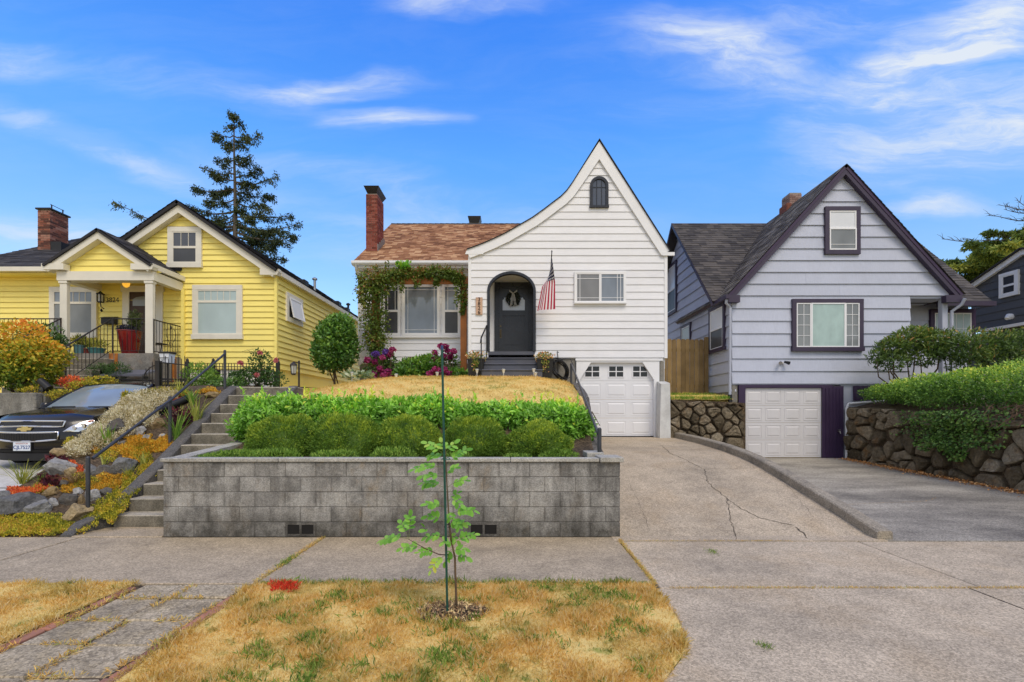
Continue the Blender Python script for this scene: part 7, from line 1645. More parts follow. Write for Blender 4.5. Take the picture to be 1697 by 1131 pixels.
for py, px in ((762, 735), (873, 739)):
    c = Vector(P(px, py, 3.93)); mb = MB(); mb.tube([(c.x - .014, 3.905, c.z), (c.x - .014, 3.95, c.z + .005), (c.x + .03, 3.985, c.z + .01), (c.x + .05, 3.96, c.z), (c.x + .015, 3.905, c.z)], .004, 5); mb.obj('tie', M_black if py > 800 else paint('green_tie', (.02, .12, .08), .5), sk, smooth=True)

# ---------------------------------------------------------------- planter: laurel hedge, dome shrubs, low greenery
hg = thing('laurel_hedge', 'bright green cherry laurel hedge behind the dome shrubs in the planter', 'hedge', (-1.6, 8.6, 1.3))
parts = []; g = random.Random(4)
bush = [(-4.32, 8.3, 1.66, .42, .46), (-4.0, 8.6, 1.78, .52, .40), (-3.35, 8.65, 1.78, .5, .38), (-2.75, 8.7, 1.79, .5, .37), (-2.1, 8.7, 1.76, .5, .36), (-1.45, 8.75, 1.80, .52, .36), (-.85, 8.7, 1.70, .46, .34), (-.25, 8.75, 1.72, .5, .36), (.35, 8.7, 1.70, .48, .36), (.80, 8.6, 1.72, .40, .34), (1.08, 8.45, 1.62, .30, .36)]
bush = [(x, y, z - .19, r_, rz * .86) for x, y, z, r_, rz in bush]
for i, (x, y, z, r_, rz) in enumerate(bush):
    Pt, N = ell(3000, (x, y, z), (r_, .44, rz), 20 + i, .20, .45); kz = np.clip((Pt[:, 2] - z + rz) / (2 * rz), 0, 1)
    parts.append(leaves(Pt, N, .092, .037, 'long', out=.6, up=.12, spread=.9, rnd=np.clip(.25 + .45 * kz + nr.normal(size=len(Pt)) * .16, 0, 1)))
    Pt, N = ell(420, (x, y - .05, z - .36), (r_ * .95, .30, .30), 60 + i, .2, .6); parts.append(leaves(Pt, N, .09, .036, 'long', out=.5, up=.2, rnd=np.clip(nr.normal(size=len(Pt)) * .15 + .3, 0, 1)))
    n = 45; t_ = nr.random(n); Pt = np.stack([x + (nr.random(n) - .5) * 2 * r_, y + (nr.random(n) - .5) * .7, z + rz * (.85 + .25 * nr.random(n))], 1)
    for q in Pt[:3]:                         # fresh upright shoots
        k = 9; s = np.array([q + np.array([0, 0, .02 * j]) for j in range(k)]); parts.append(leaves(s, np.tile((0, 0, 1.), (k, 1)), .085, .03, 'long', out=.3, up=.6, spread=1., rnd=np.full(k, .85)))
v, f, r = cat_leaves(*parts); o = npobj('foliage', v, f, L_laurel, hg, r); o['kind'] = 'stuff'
for x, y, z, r_, rz in bush:
    for k in range(4):
        a = x + g.uniform(-.25, .25); mb = MB(); zb = lawnz(a, y) - .03; mb.tube([(a, y - .1 + g.uniform(-.15, .1), zb), (a + g.uniform(-.08, .08), y - .1, zb + .3), (a + g.uniform(-.25, .25), y, z)], [.014, .011, .006], 5); mb.obj('stem', M_twig, hg)
for i, (px, top, lb) in enumerate(((466, 692, 'clipped dark green dome shrub at the step end of the planter'), (572, 690, 'widest clipped dome shrub, between the step end one and the middle one'), (676, 697, 'clipped dome shrub just left of the green tree stake'), (788, 697, 'clipped dome shrub just right of the green tree stake'), (893, 705, 'clipped dark green dome shrub nearest the driveway end of the planter'))):
    x = X(px, 7.35); zt = Z(top, 7.3); t = thing('dome_shrub', lb, 'shrub', (x, 7.35, 1.02), 'clipped dome shrubs in the planter'); rx = .56 if i < 2 else .53; rz = zt - 1.05; c = (x, 7.4, 1.08)
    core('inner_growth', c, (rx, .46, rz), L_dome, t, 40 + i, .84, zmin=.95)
    Pt, N = ell(17000, c, (rx, .46, rz), 40 + i, .13, .18, zmin=.98, k=4); cl = .5 + .5 * lump(Pt * 6, i, 3, 1.); kz = (Pt[:, 2] - 1.0) / rz  # top-lit look put into the leaf colour: brighter with height
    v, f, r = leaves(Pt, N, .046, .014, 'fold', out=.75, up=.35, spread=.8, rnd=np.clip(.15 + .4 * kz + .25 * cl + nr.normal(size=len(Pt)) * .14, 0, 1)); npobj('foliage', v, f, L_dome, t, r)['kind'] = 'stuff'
low = []
for (px, d, rx, rz, n) in ((395, 6.95, .42, .11, 3000), (455, 6.85, .40, .13, 3000), (556, 6.85, .30, .11, 2000), (648, 6.83, .34, .15, 2600), (925, 6.9, .28, .12, 1700), (855, 6.82, .2, .06, 700), (760, 6.85, .2, .07, 700), (352, 6.9, .2, .06, 700)):
    Pt, N = ell(n, (X(px, d), d, 1.0), (rx, .22, rz), px, .2, .3, zmin=.98); low.append(leaves(Pt, N, .045, .012, 'fold', out=.6, up=.6, spread=.8))
v, f, r = cat_leaves(*low); tag(npobj('ground_cover', v, f, L_hebe, None, r, 'stuff'), 'low bright green ground cover along the top of the block wall', 'ground cover')

# ---------------------------------------------------------------- vines on the pergola
vn = thing('climbing_vine', 'climbing vine with reddish tips smothering the cedar pergola', 'vine', (-4.3, 15.2, 2.7)); parts = []
def vline(pts, n, r_, L=.085, sd=.12):
    pts = [np.array(p) for p in pts]; seg = nr.integers(0, len(pts) - 1, n); t = nr.random(n)[:, None]; A_ = np.array(pts)[seg]; B_ = np.array(pts)[seg + 1]; rr = np.interp(seg + t[:, 0], range(len(pts)), r_)[:, None]
    D = unit(nr.normal(size=(n, 3))); Pt = A_ * (1 - t) + B_ * t + D * rr * (1 - .6 * nr.random((n, 1)) ** 2) * (1 + lump(A_ * (1 - t) + B_ * t + D, 3, 2.5, .5))[:, None] * np.array([1, .8, 1])
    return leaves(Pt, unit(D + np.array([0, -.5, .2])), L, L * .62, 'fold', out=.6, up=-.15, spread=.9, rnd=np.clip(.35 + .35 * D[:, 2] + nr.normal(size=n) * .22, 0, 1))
parts.append(vline([P(640, 455, 15.05), P(690, 452, 15), P(740, 453, 15.0), P(764, 462, 15.05)], 2900, [.19, .17, .19, .16]))
parts.append(vline([P(610, 470, 15.05), P(640, 462, 15.05)], 1000, [.38, .28]))
parts.append(vline([P(618, 468, 15.05), P(618, 500, 15.05), P(620, 535, 15.05), P(622, 560, 15.05), P(626, 588, 15.05)], 3400, [.44, .40, .36, .38, .22]))
parts.append(vline([P(600, 455, 15.0), P(598, 500, 15.05)], 500, [.16, .10])); parts.append(vline([P(765, 462, 15), P(768, 500, 15.05), P(765, 520, 15.05)], 420, [.16, .09, .05]))
for px, y1 in ((664, 483), (690, 475), (722, 474), (756, 505), (650, 478), (638, 490)): parts.append(vline([P(px, 462, 14.98), P(px + 1, y1, 14.98)], 130, [.12, .06]))
for k in range(26):                           # stray shoots
    px = rng.uniform(600, 770); a = P(px, 448 + rng.uniform(-4, 10), 15.0); parts.append(vline([a, (a[0] + rng.uniform(-.15, .15), a[1] - .1, a[2] + rng.uniform(.05, .22))], 14, [.03, .02], .07))
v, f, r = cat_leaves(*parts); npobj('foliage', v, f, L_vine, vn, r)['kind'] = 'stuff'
Pt, N = ell(170, P(668, 440, 14.95), (.22, .1, .10), 5, .2, .6); v, f, r = leaves(Pt, N, .11, .07, 'fold', up=.3); npobj('fresh_shoot', v, f, L_sap, vn, r)['kind'] = 'stuff'
mb = MB(); g = random.Random(2)
for k in range(7):
    pts = [(X(619, 15.1) + .12 * math.sin(i * .9 + k), 15.08 + .12 * math.cos(i * .9 + k * 2), 2.7 + i * .33) for i in range(10)]; mb.tube(pts, .012, 5)
mb.obj('stems', M_twig, vn, smooth=True)

# ---------------------------------------------------------------- border in front of the white house
def hydr(label, heads, fol, stems, d):
    c = P(fol[0][0], 628, d); t = thing('hydrangea', label, 'shrub', (c[0], d, 2.68))
    ps = []
    for (px, py, rx, ry, n) in fol: Pt, N = ell(n, P(px, py, d + .15), (rx * d / F, .25, ry * d / F), px, .2, .7); ps.append(leaves(Pt, N, .11, .06, 'fold', up=.15))
    v, f, r = cat_leaves(*ps); npobj('foliage', v, f, L_shrub if d > 14 else L_boxw, t, r)['kind'] = 'stuff'
    for i, (px, py, r_) in enumerate(heads):
        dd = d - .1 + rng.uniform(-.1, .1); R_ = r_ * .68 * d / F; Pt, N = ell(150, P(px, py, dd), (R_, R_, R_ * .8), i, .15, .25); v, f, r = leaves(Pt, N, .055, .055, 'fold', out=.25, up=.1, spread=1.3, rnd=np.clip(nr.random(len(Pt)) * .5 + rng.random() * .5, 0, 1)); npobj('flower_head', v, f, L_flp if rng.random() < .10 else L_fl, t, r)
        mb = MB(); b = P(px + rng.uniform(-6, 6), 624, d); mb.tube([(b[0], b[1], 2.66), P(px, py, dd)], .008, 4); mb.obj('stem', M_twig, t)
hydr('magenta hydrangea at the foot of the vine covered pergola post', [(622, 587, 7), (639, 584, 8), (650, 580, 6), (646, 588, 6), (608, 597, 7), (621, 600, 6), (634, 593, 5), (630, 612, 7), (643, 617, 8), (636, 622, 7), (620, 620, 6), (652, 622, 6), (617, 627, 5)], [(630, 608, 30, 16, 500), (645, 600, 12, 14, 160)], 0, 14.6)
hydr('tall magenta hydrangea in front of the right pergola post', [(738, 575, 6), (751, 583, 7), (730, 574, 6), (735, 590, 5), (746, 592, 6), (720, 596, 6), (720, 585, 5), (741, 582, 5)], [(738, 602, 26, 18, 420)], 0, 14.7)
hydr('low purple pink hydrangea beside the green tree stake', [(712, 620, 7), (722, 613, 8), (735, 613, 8), (744, 619, 6), (727, 623, 6), (716, 627, 5), (740, 626, 5)], [(728, 624, 24, 9, 260)], 0, 14.3)
hydr('small plum hydrangea between the leafy border plants', [(682, 596, 5), (668, 602, 5)], [(672, 608, 14, 10, 160)], 0, 14.9)
def bushy(name, label, cat, ells_, L, W, mat, kind='fold', group=None, up=.3, base=None, stems=0, out=.6):
    c = base or (ells_[0][0][0], ells_[0][0][1], ells_[0][0][2] - ells_[0][1][2]); t = thing(name, label, cat, c, group); ps = []
    for i, (cc, rr, n) in enumerate(ells_):
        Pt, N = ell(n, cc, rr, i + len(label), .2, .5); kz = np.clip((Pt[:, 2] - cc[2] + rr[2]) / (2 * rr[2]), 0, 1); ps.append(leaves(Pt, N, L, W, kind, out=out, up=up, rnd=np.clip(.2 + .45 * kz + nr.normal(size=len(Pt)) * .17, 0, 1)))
    v, f, r = cat_leaves(*ps); npobj('foliage', v, f, mat, t, r)['kind'] = 'stuff'
    for k in range(stems):
        cc, rr, n = ells_[k % len(ells_)]; mb = MB(); a = rng.uniform(-.5, .5) * rr[0]; mb.tube([(c[0] + a * .3, c[1] + rng.uniform(-.1, .1), c[2] - .05), (cc[0] + a * .7, cc[1], lerp(c[2], cc[2], .5)), (cc[0] + a * 1.3, cc[1], cc[2] + .2 * rr[2])], [.022, .016, .008], 6); mb.obj('stem', M_bark, t, smooth=True)
    return t
bushy('peony', 'leafy green peony clump under the wide white windows', 'shrub', [(P(690, 612, 14.6), (.55, .35, .30), 900), (P(712, 604, 14.7), (.35, .3, .25), 500), (P(676, 620, 14.4), (.4, .25, .15), 400), (P(756, 622, 14.4), (.3, .2, .14), 260)], .14, .065, L_viburn, base=(X(690, 14.6), 14.6, 2.66))
t = thing('hosta', 'white edged hosta at the corner of the white house lawn', 'plant', P(590, 632, 13.6)); c = P(592, 628, 13.6); n = 130; a = nr.random(n) * 6.28; q = .42 * nr.random(n) ** .6
Pt = np.stack([c[0] + .9 * q * np.cos(a), c[1] + .6 * q * np.sin(a), lawnz(c[0], 13.6) + .10 + .14 * nr.random(n)], 1); N = np.stack([np.cos(a), np.sin(a), .4 * np.ones(n)], 1); v, f, r = leaves(Pt, unit(N), .17, .085, 'long', out=.8, up=.15, spread=.5); npobj('foliage', v, f, L_hosta, t, r)
bushy('shrub', 'dense glossy green shrub between the yellow and white houses', 'shrub', [((X(556, 15.0), 15.0, Z(570, 15)), (.64, .62, .82), 4200), ((X(560, 15), 15.0, Z(548, 15)), (.5, .5, .45), 1500), ((X(548, 15), 14.9, Z(590, 15)), (.5, .5, .5), 1500)], .12, .055, L_viburn, 'long', base=(X(556, 15), 15, 2.5), stems=6)
rb = bushy('rose_bush', 'leggy rose bush with pink blooms at the end of the iron fence', 'shrub', [((X(418, 11.4), 11.4, Z(626, 11.4)), (.42, .35, .25), 900), ((X(432, 11.4), 11.4, Z(605, 11.4)), (.26, .25, .35), 500), ((X(396, 11.4), 11.3, Z(630, 11.4)), (.30, .25, .18), 350), ((X(450, 11.3), 11.4, Z(628, 11.4)), (.28, .25, .20), 420)], .06, .035, L_shrub, base=(X(425, 11.4), 11.4, 2.25), stems=8)
for px, py in ((425, 622), (430, 585), (398, 602), (456, 598)):
    Pt, N = ell(60, P(px, py, 11.1), (.032, .03, .03), px, .1, .5); v, f, r = leaves(Pt, N, .05, .045, out=.3, spread=1.2); npobj('bloom', v, f, leafmat('rose_petals', [(0, (.28, .05, .08)), (1, (.42, .16, .17))], .6, .2), rb, r)
for k in range(7):
    a = P(432, 610, 11.4); b = P(rng.uniform(405, 440), rng.uniform(572, 585), 11.3); mb = MB(); mb.tube([a, ((a[0] + b[0]) / 2 + .05, 11.35, (a[2] + b[2]) / 2 + .1), b, (b[0] - .12, b[1], b[2] + rng.uniform(-.06, .04))], [.008, .006, .004, .002], 4); mb.obj('cane', L_olive, rb)

# ---------------------------------------------------------------- right side: clipped hedge, rhododendrons, ivy, twigs
def hz_(y): return interp(y, [(6.2, 3.0), (7.5, 2.95), (9, 2.72), (10.5, 2.60), (12, 2.52), (13.6, 2.36)])
hd = thing('clipped_hedge', 'long clipped bright green hedge spilling over the stone wall', 'hedge', (10.6, 10, 1.6)); parts = []
for y in np.arange(6.4, 13.9, .42):
    z1 = hz_(y); z0 = rtop(y) + .12; cz = (z0 + z1) / 2 + .06; rz = (z1 - z0) / 2; sc = 1 if y > 8.5 else .6
    Pt, N = ell(int(2000 * sc), (10.45 + .1 * math.sin(y * 2), y, cz), (.72, .50, rz * 1.10), int(y * 10), .28, .45); Pt[:, 2] = np.minimum(Pt[:, 2], z1 + .06 * nr.random(len(Pt)) + .04 * np.sin(Pt[:, 1] * 7)); kz = np.clip((Pt[:, 2] - z0) / (z1 - z0), 0, 1)  # hedge top toned brighter in the leaf colour, standing in for light from above
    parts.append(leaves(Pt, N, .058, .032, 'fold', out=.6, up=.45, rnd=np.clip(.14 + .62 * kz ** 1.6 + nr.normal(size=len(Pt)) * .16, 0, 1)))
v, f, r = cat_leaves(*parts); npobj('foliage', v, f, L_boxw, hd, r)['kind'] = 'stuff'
for y in np.arange(7, 13.6, .7):
    mb = MB(); mb.tube([(10.6, y, rterr(10.6, y) - .05), (10.55, y + .1, rtop(y) + .35), (10.5, y + .2, hz_(y) - .25)], [.03, .022, .01], 6); mb.obj('stem', M_bark, hd)
E_ = []
for px, py, rx, rz, n in ((1478, 575, .42, .22, 500), (1510, 562, .50, .30, 800), (1545, 565, .50, .32, 800), (1478, 600, .34, .20, 300), (1575, 580, .42, .30, 600), (1460, 592, .25, .16, 180), (1530, 590, .5, .25, 500)): E_.append(((X(px, 13.2), 13.2, Z(py, 13.2)), (rx, .45, rz), n))
bushy('rhododendron', 'rhododendron with rust tipped leaf whorls in front of the lavender wall', 'shrub', E_, .13, .036, L_rhod, 'long', base=(X(1510, 13.2), 13.2, 2.1), stems=12, out=.5)
E_ = []
for px, py, rx, rz, n in ((1600, 575, .5, .40, 900), (1640, 572, .55, .40, 1000), (1685, 575, .55, .40, 900), (1725, 570, .6, .45, 700), (1610, 600, .5, .35, 600), (1665, 595, .6, .3, 600)): E_.append(((X(px, 12.6), 12.6, Z(py, 12.6)), (rx, .5, rz), n))
bushy('rhododendron', 'dark green rounded shrub behind the clipped hedge at the right edge', 'shrub', E_, .10, .032, L_rhod, 'long', base=(X(1640, 12.6), 12.6, 2.2), stems=10)
iv = thing('ivy', 'clump of ivy hanging down over the dark stone wall', 'ivy', (9.85, 10.9, 1.2)); n = 2600
yy = 10.75 + nr.normal(size=n) * .55; t_ = nr.random(n); bot = np.clip(.62 + .35 * np.abs(yy - 10.7) + .12 * np.sin(yy * 7), .6, 1.5); zz = 1.72 - t_ * (1.72 - bot); xx = 9.80 - .10 * nr.random(n) - .06 * np.sin(zz * 9)
xx = np.where(zz > 1.55, xx + .15 * nr.random(n), xx); Pt = np.stack([xx, yy, zz], 1); v, f, r = leaves(Pt, np.tile((-1., 0, .25), (n, 1)), .062, .05, 'fold', out=.5, up=-.35, spread=.8); npobj('foliage', v, f, L_ivy, iv, r)['kind'] = 'stuff'
tw = thing('twig_pile', 'tangle of bare brown twigs trailing over the stone wall at the right edge', 'twigs', (9.9, 9.3, 1.2)); mb = MB(); g = random.Random(9)
for k in range(80):
    y = g.uniform(8.6, 9.95); x = g.uniform(9.75, 10.3); p = Vector((x, y, rtop(y) + g.uniform(.02, .35))); d = Vector((g.uniform(-.5, .05), g.uniform(-.5, .5), g.uniform(-.3, .3))); pts = [p]
    for i in range(5): p = p + d * .11; d = d + Vector((g.uniform(-.2, .1), g.uniform(-.3, .3), g.uniform(-.32, .08))); pts.append(p)
    mb.tube(pts, [.008, .007, .006, .005, .004, .002], 4, cap=False)
mb.obj('twigs', paint('dry_twigs', (.21, .125, .075), .85, .3, 6), tw)['kind'] = 'stuff'

# ---------------------------------------------------------------- left: autumn shrub, terrace plants
mp = thing('autumn_shrub', 'rounded orange and yellow autumn coloured shrub above the planter wall', 'shrub', (X(30, 10.7), 10.75, 2.05)); parts = []
for i, (px, py, rx, rz, n) in enumerate(((28, 575, .66, .55, 2600), (10, 600, .7, .5, 1700), (62, 600, .46, .48, 1900), (72, 585, .32, .30, 700), (40, 622, .66, .30, 1300), (-30, 580, .7, .6, 1200))):
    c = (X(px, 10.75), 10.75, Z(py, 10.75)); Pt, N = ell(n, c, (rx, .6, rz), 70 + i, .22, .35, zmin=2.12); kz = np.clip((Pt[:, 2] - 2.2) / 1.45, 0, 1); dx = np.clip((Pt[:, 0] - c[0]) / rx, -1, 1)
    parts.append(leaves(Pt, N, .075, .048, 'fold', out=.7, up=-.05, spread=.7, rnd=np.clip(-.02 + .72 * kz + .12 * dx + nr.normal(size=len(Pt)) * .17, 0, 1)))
v, f, r = cat_leaves(*parts); npobj('foliage', v, f, L_maple, mp, r)['kind'] = 'stuff'
for k in range(6):
    mb = MB(); a = rng.uniform(-.6, .5); c = X(30, 10.75); mb.tube([(c + a * .2, 10.75, 2.0), (c + a * .6, 10.75, 2.5), (c + a, 10.7, 3.1)], [.025, .018, .008], 6); mb.obj('stem', M_bark, mp)
bushy('shrub', 'dark leafy shrub behind the orange shrub by the porch railing', 'shrub', [((X(62, 12.8), 12.9, Z(560, 12.8)), (.55, .4, .35), 900), ((X(85, 12.8), 12.8, Z(572, 12.8)), (.3, .3, .28), 400)], .10, .04, L_shrub, base=(X(65, 12.8), 12.9, 2.1), stems=4)
bushy('boxwood', 'small clipped boxwood hedge against the porch base', 'hedge', [((X(165, 12.75), 12.8, Z(618, 12.75)), (.34, .28, .22), 1500), ((X(192, 12.75), 12.8, Z(616, 12.75)), (.34, .28, .22), 1500)], .04, .02, L_shrub, base=(X(178, 12.75), 12.8, 2.3))
bushy('orange_sedum_clump', 'low orange flowered clump on the terrace behind the car', 'plant', [((X(118, 11.0), 11.0, Z(634, 11)), (.26, .2, .14), 700)], .05, .02, L_sedR, base=(X(118, 11), 11, 2.05))
tc_ = []
for px, py, d, rx, n in ((140, 640, 10.9, .35, 900), (105, 655, 10.5, .3, 700), (60, 650, 10.5, .4, 700), (165, 632, 11.2, .4, 900)): Pt, N = ell(n, (X(px, d), d, Z(py, d)), (rx, .25, .10), px, .2, .5); tc_.append(leaves(Pt, N, .05, .02))
v, f, r = cat_leaves(*tc_); tag(npobj('ground_cover', v, f, L_sedG, None, r, 'stuff'), 'yellow green ground cover spilling along the terrace behind the car', 'ground cover')
mb = MB(); c = P(72, 637, 10.4); mb.tube([(c[0] - .08, 10.4, c[2] + .08), (c[0] + .12, 10.4, c[2] - .10)], [.07, .08], 10); mb.lathe((c[0] - .02, 10.4, c[2] - .16), [(.07, 0), (.06, .1), (.03, .14)], 8); tag(mb.obj('spotlight', M_black, smooth=40), 'black garden spotlight at the edge of the terrace planter', 'light')

# ---------------------------------------------------------------- rock garden
def gz(px, py):                               # photo pixel on the bank
    lo, hi = 6.3, 12.0
    for _ in range(40):
        m = (lo + hi) / 2
        if Z(py, m) > gardz(X(px, m), m): lo = m
        else: hi = m
    return (X(px, lo), lo, gardz(X(px, lo), lo))
RK = [stonemat('granite_boulder', [(.1, (.22, .21, .20)), (.6, (.40, .39, .37)), (1, (.60, .585, .56))], .3, .15), stonemat('slate_boulder', [(.1, (.12, .12, .12)), (.6, (.22, .22, .215)), (1, (.34, .335, .32))], .25, .2), stonemat('ochre_boulder', [(.1, (.20, .14, .07)), (.6, (.38, .27, .13)), (1, (.52, .41, .24))], .3, .5), stonemat('dark_boulder', [(.1, (.075, .07, .062)), (.6, (.15, .14, .125)), (1, (.26, .24, .21))], .3, .2)]
rocks = [(92, 775, 26, 18, 0, 0, 'large pale granite boulder with a whitish top beside the pale driveway'), (18, 838, 40, 20, 1, .12, 'large flat grey boulder at the lower left edge of the rock garden'), (60, 843, 26, 13, 1, .45, 'tilted grey slab of rock at the lower left of the rock garden'), (118, 852, 27, 18, 2, .2, 'big ochre faced boulder at the bottom of the rock garden'),
         (84, 832, 12, 10, 0, 0, 'small pale speckled rock behind the tilted grey slab'), (110, 828, 14, 13, 3, .7, 'dark rough rock behind the ochre boulder'), (133, 828, 8, 12, 2, 0, 'upright narrow tan rock beside the lower handrail post'), (150, 822, 16, 14, 0, -.4, 'pale leaning rock just behind the lower handrail post'), (174, 816, 11, 8, 3, 0, 'small dark block of rock near the dark cheek wall'),
         (200, 773, 27, 15, 1, .5, 'long grey wedge boulder in the middle of the rock garden'), (166, 778, 13, 11, 3, .5, 'dark grey rock left of the long wedge boulder'), (150, 780, 12, 11, 1, .3, 'bluish grey rock left of the middle of the rock garden'), (100, 752, 17, 12, 2, -.3, 'tan and white boulder under the car bumper'), (128, 752, 14, 8, 2, .3, 'flat tan rock right of the rock under the bumper'),
         (118, 745, 14, 8, 0, 0, 'grey rock at the edge of the white flowered mound'), (194, 712, 24, 16, 3, -.3, 'big dark triangular boulder below the white flowered mound'), (160, 728, 18, 10, 3, 0, 'dark rock at the lower edge of the white flowered mound'), (230, 716, 12, 9, 0, .2, 'rounded pale rock below the rail'), (262, 702, 15, 11, 2, 0, 'pale tan block of rock left of the middle rail post'),
         (246, 692, 10, 7, 0, 0, 'small pale rock below the black drain pipe'), (268, 722, 7, 4, 0, 0, 'little white stone at the foot of the middle rail post'), (105, 800, 12, 8, 3, 0, 'small dark rock right of the big granite boulder'), (82, 815, 14, 9, 2, .1, 'mossy tan rock behind the pale speckled rock'), (112, 783, 12, 9, 2, 0, 'ochre rock right of the granite boulder'),
         (240, 725, 8, 7, 0, .3, 'light grey rock beneath the rounded pale rock'), (4, 818, 16, 7, 1, .1, 'flat grey rock under the red sedum'), (128, 815, 9, 7, 0, 0, 'small white veined rock behind the upright tan rock'), (350, 655, 12, 6, 2, 0, 'tan rock at the top of the garden beside the steps'), (295, 648, 10, 6, 0, 0, 'pale rock among the plants at the top of the rock garden'), (150, 738, 15, 7, 1, .1, 'grey rock in the middle of the slope below the white flowers'), (200, 735, 10, 6, 3, 0, 'dark rock beside the yellow leaved iris')]
for i, (px, py, rx, ry, m, rot, lb) in enumerate(rocks):
    x, y, z = gz(px, min(py + ry * .55, 884)); s = y / F; tag(rock('boulder', (x, y + rx * s * .2, z + ry * s * .38), (rx * s * 1.04, rx * s * .75, ry * s * 1.15), 100 + i, RK[m], None, rot), lb, 'boulder', 'boulders in the rock garden')
def carpet(name, label, patches, L, W, mat, up=.4, out=.6, cat='ground cover', h=.03):
    ps = []
    for px, py, rx, ry, n in [(p[0], p[1], p[2] * 1.1, p[3] * 1.2, int(p[4] * 1.7)) for p in patches]:
        for _ in range(1):
            a = nr.random(n) * 6.283; q = np.sqrt(nr.random(n)) * (1 + .3 * np.sin(a * 3 + px)); X_ = px + rx * q * np.cos(a); Y_ = np.minimum(py + ry * q * np.sin(a), 889); Pt = []
            for u, w_ in zip(X_, Y_):
                x, y, z = gz(u, w_); Pt.append((x, y, z + h * rng.random() + .02 * noise.noise(Vector((x * 8, y * 8, 0)))))
            Pt = np.array(Pt); ps.append(leaves(Pt, np.tile((0, -.4, .9), (n, 1)), L, W, 'fold', out=out, up=up, spread=1.1))
    v, f, r = cat_leaves(*ps); tag(npobj(name, v, f, mat, None, r, 'stuff'), label, cat)
carpet('yellow_sedum', 'yellow green sedum carpet along the bottom and right of the rock garden', [(40, 868, 60, 16, 2600), (95, 876, 40, 10, 1100), (20, 880, 40, 8, 1000), (190, 835, 16, 26, 1300), (215, 805, 14, 22, 1200), (170, 850, 16, 14, 800), (245, 778, 14, 14, 900), (150, 858, 12, 12, 500), (230, 752, 22, 10, 700), (180, 755, 18, 8, 400), (140, 800, 20, 10, 500), (120, 735, 14, 6, 300), (70, 812, 20, 6, 260)], .035, .014, L_sedG)
carpet('orange_sedum', 'golden orange sedum carpet below the middle handrail post', [(240, 742, 34, 12, 2600), (270, 738, 16, 10, 900), (205, 745, 20, 8, 700), (185, 800, 20, 12, 900), (160, 810, 20, 8, 700), (115, 808, 16, 8, 500), (150, 745, 12, 6, 300), (215, 765, 14, 8, 400), (345, 650, 18, 4, 400), (230, 728, 20, 5, 400)], .035, .014, L_sedO)
carpet('red_sedum', 'bright red orange sedum patches between the lower boulders', [(40, 816, 26, 5, 900), (70, 812, 16, 4, 400), (120, 776, 12, 7, 500), (132, 782, 8, 5, 200), (28, 820, 14, 4, 300), (290, 664, 10, 4, 200)], .035, .015, L_sedR)
carpet('heuchera', 'dark burgundy leaved clumps among the boulders', [(94, 762, 13, 7, 160), (78, 800, 10, 7, 130), (92, 800, 8, 6, 90)], .075, .05, L_burg, cat='plant')
# the pale flowering mound tumbling beside the car
ps = []
for px, py, rx, ry, n in ((200, 690, 34, 26, 5200), (165, 712, 30, 20, 4200), (130, 732, 24, 14, 2800), (225, 670, 30, 16, 3600), (250, 655, 28, 12, 2400), (275, 648, 22, 8, 1400), (215, 650, 22, 10, 1600), (240, 682, 26, 16, 2600), (195, 665, 26, 14, 2400)):
    a = nr.random(n) * 6.283; q = np.sqrt(nr.random(n)); Pt = []
    for u, w_ in zip(px + rx * q * np.cos(a), py + ry * q * np.sin(a)):
        x, y, z = gz(u, min(w_ + 16, 880)); Pt.append((x, y - .05 * rng.random(), z + .03 + .15 * rng.random() + .08 * noise.noise(Vector((x * 4, y * 4, 2)))))
    Pt = np.array(Pt); pq = 848 + Pt[:, 0] * F / Pt[:, 1]; yq = 685 + (1.65 - Pt[:, 2]) * F / Pt[:, 1]; Pt = Pt[pq > np.interp(yq, [636, 645, 662, 690, 720, 745], [244, 228, 204, 170, 136, 100]) + nr.normal(size=n) * 3]; n = len(Pt)
    ps.append(leaves(Pt, np.tile((0, -.5, .8), (n, 1)), .038, .011, 'fold', out=.5, up=.4, spread=1.2))
v, f, r = cat_leaves(*ps); tag(npobj('flowering_mound', v, f, L_white, None, r, 'stuff'), 'dry silvery white flowering ground cover tumbling down beside the car', 'ground cover')
carpet('green_ground_cover', 'olive green tufts in the pale flowering mound near the iron gate', [(250, 660, 26, 8, 700), (285, 655, 20, 6, 500), (215, 662, 14, 6, 300)], .09, .012, L_sedG, up=.7)
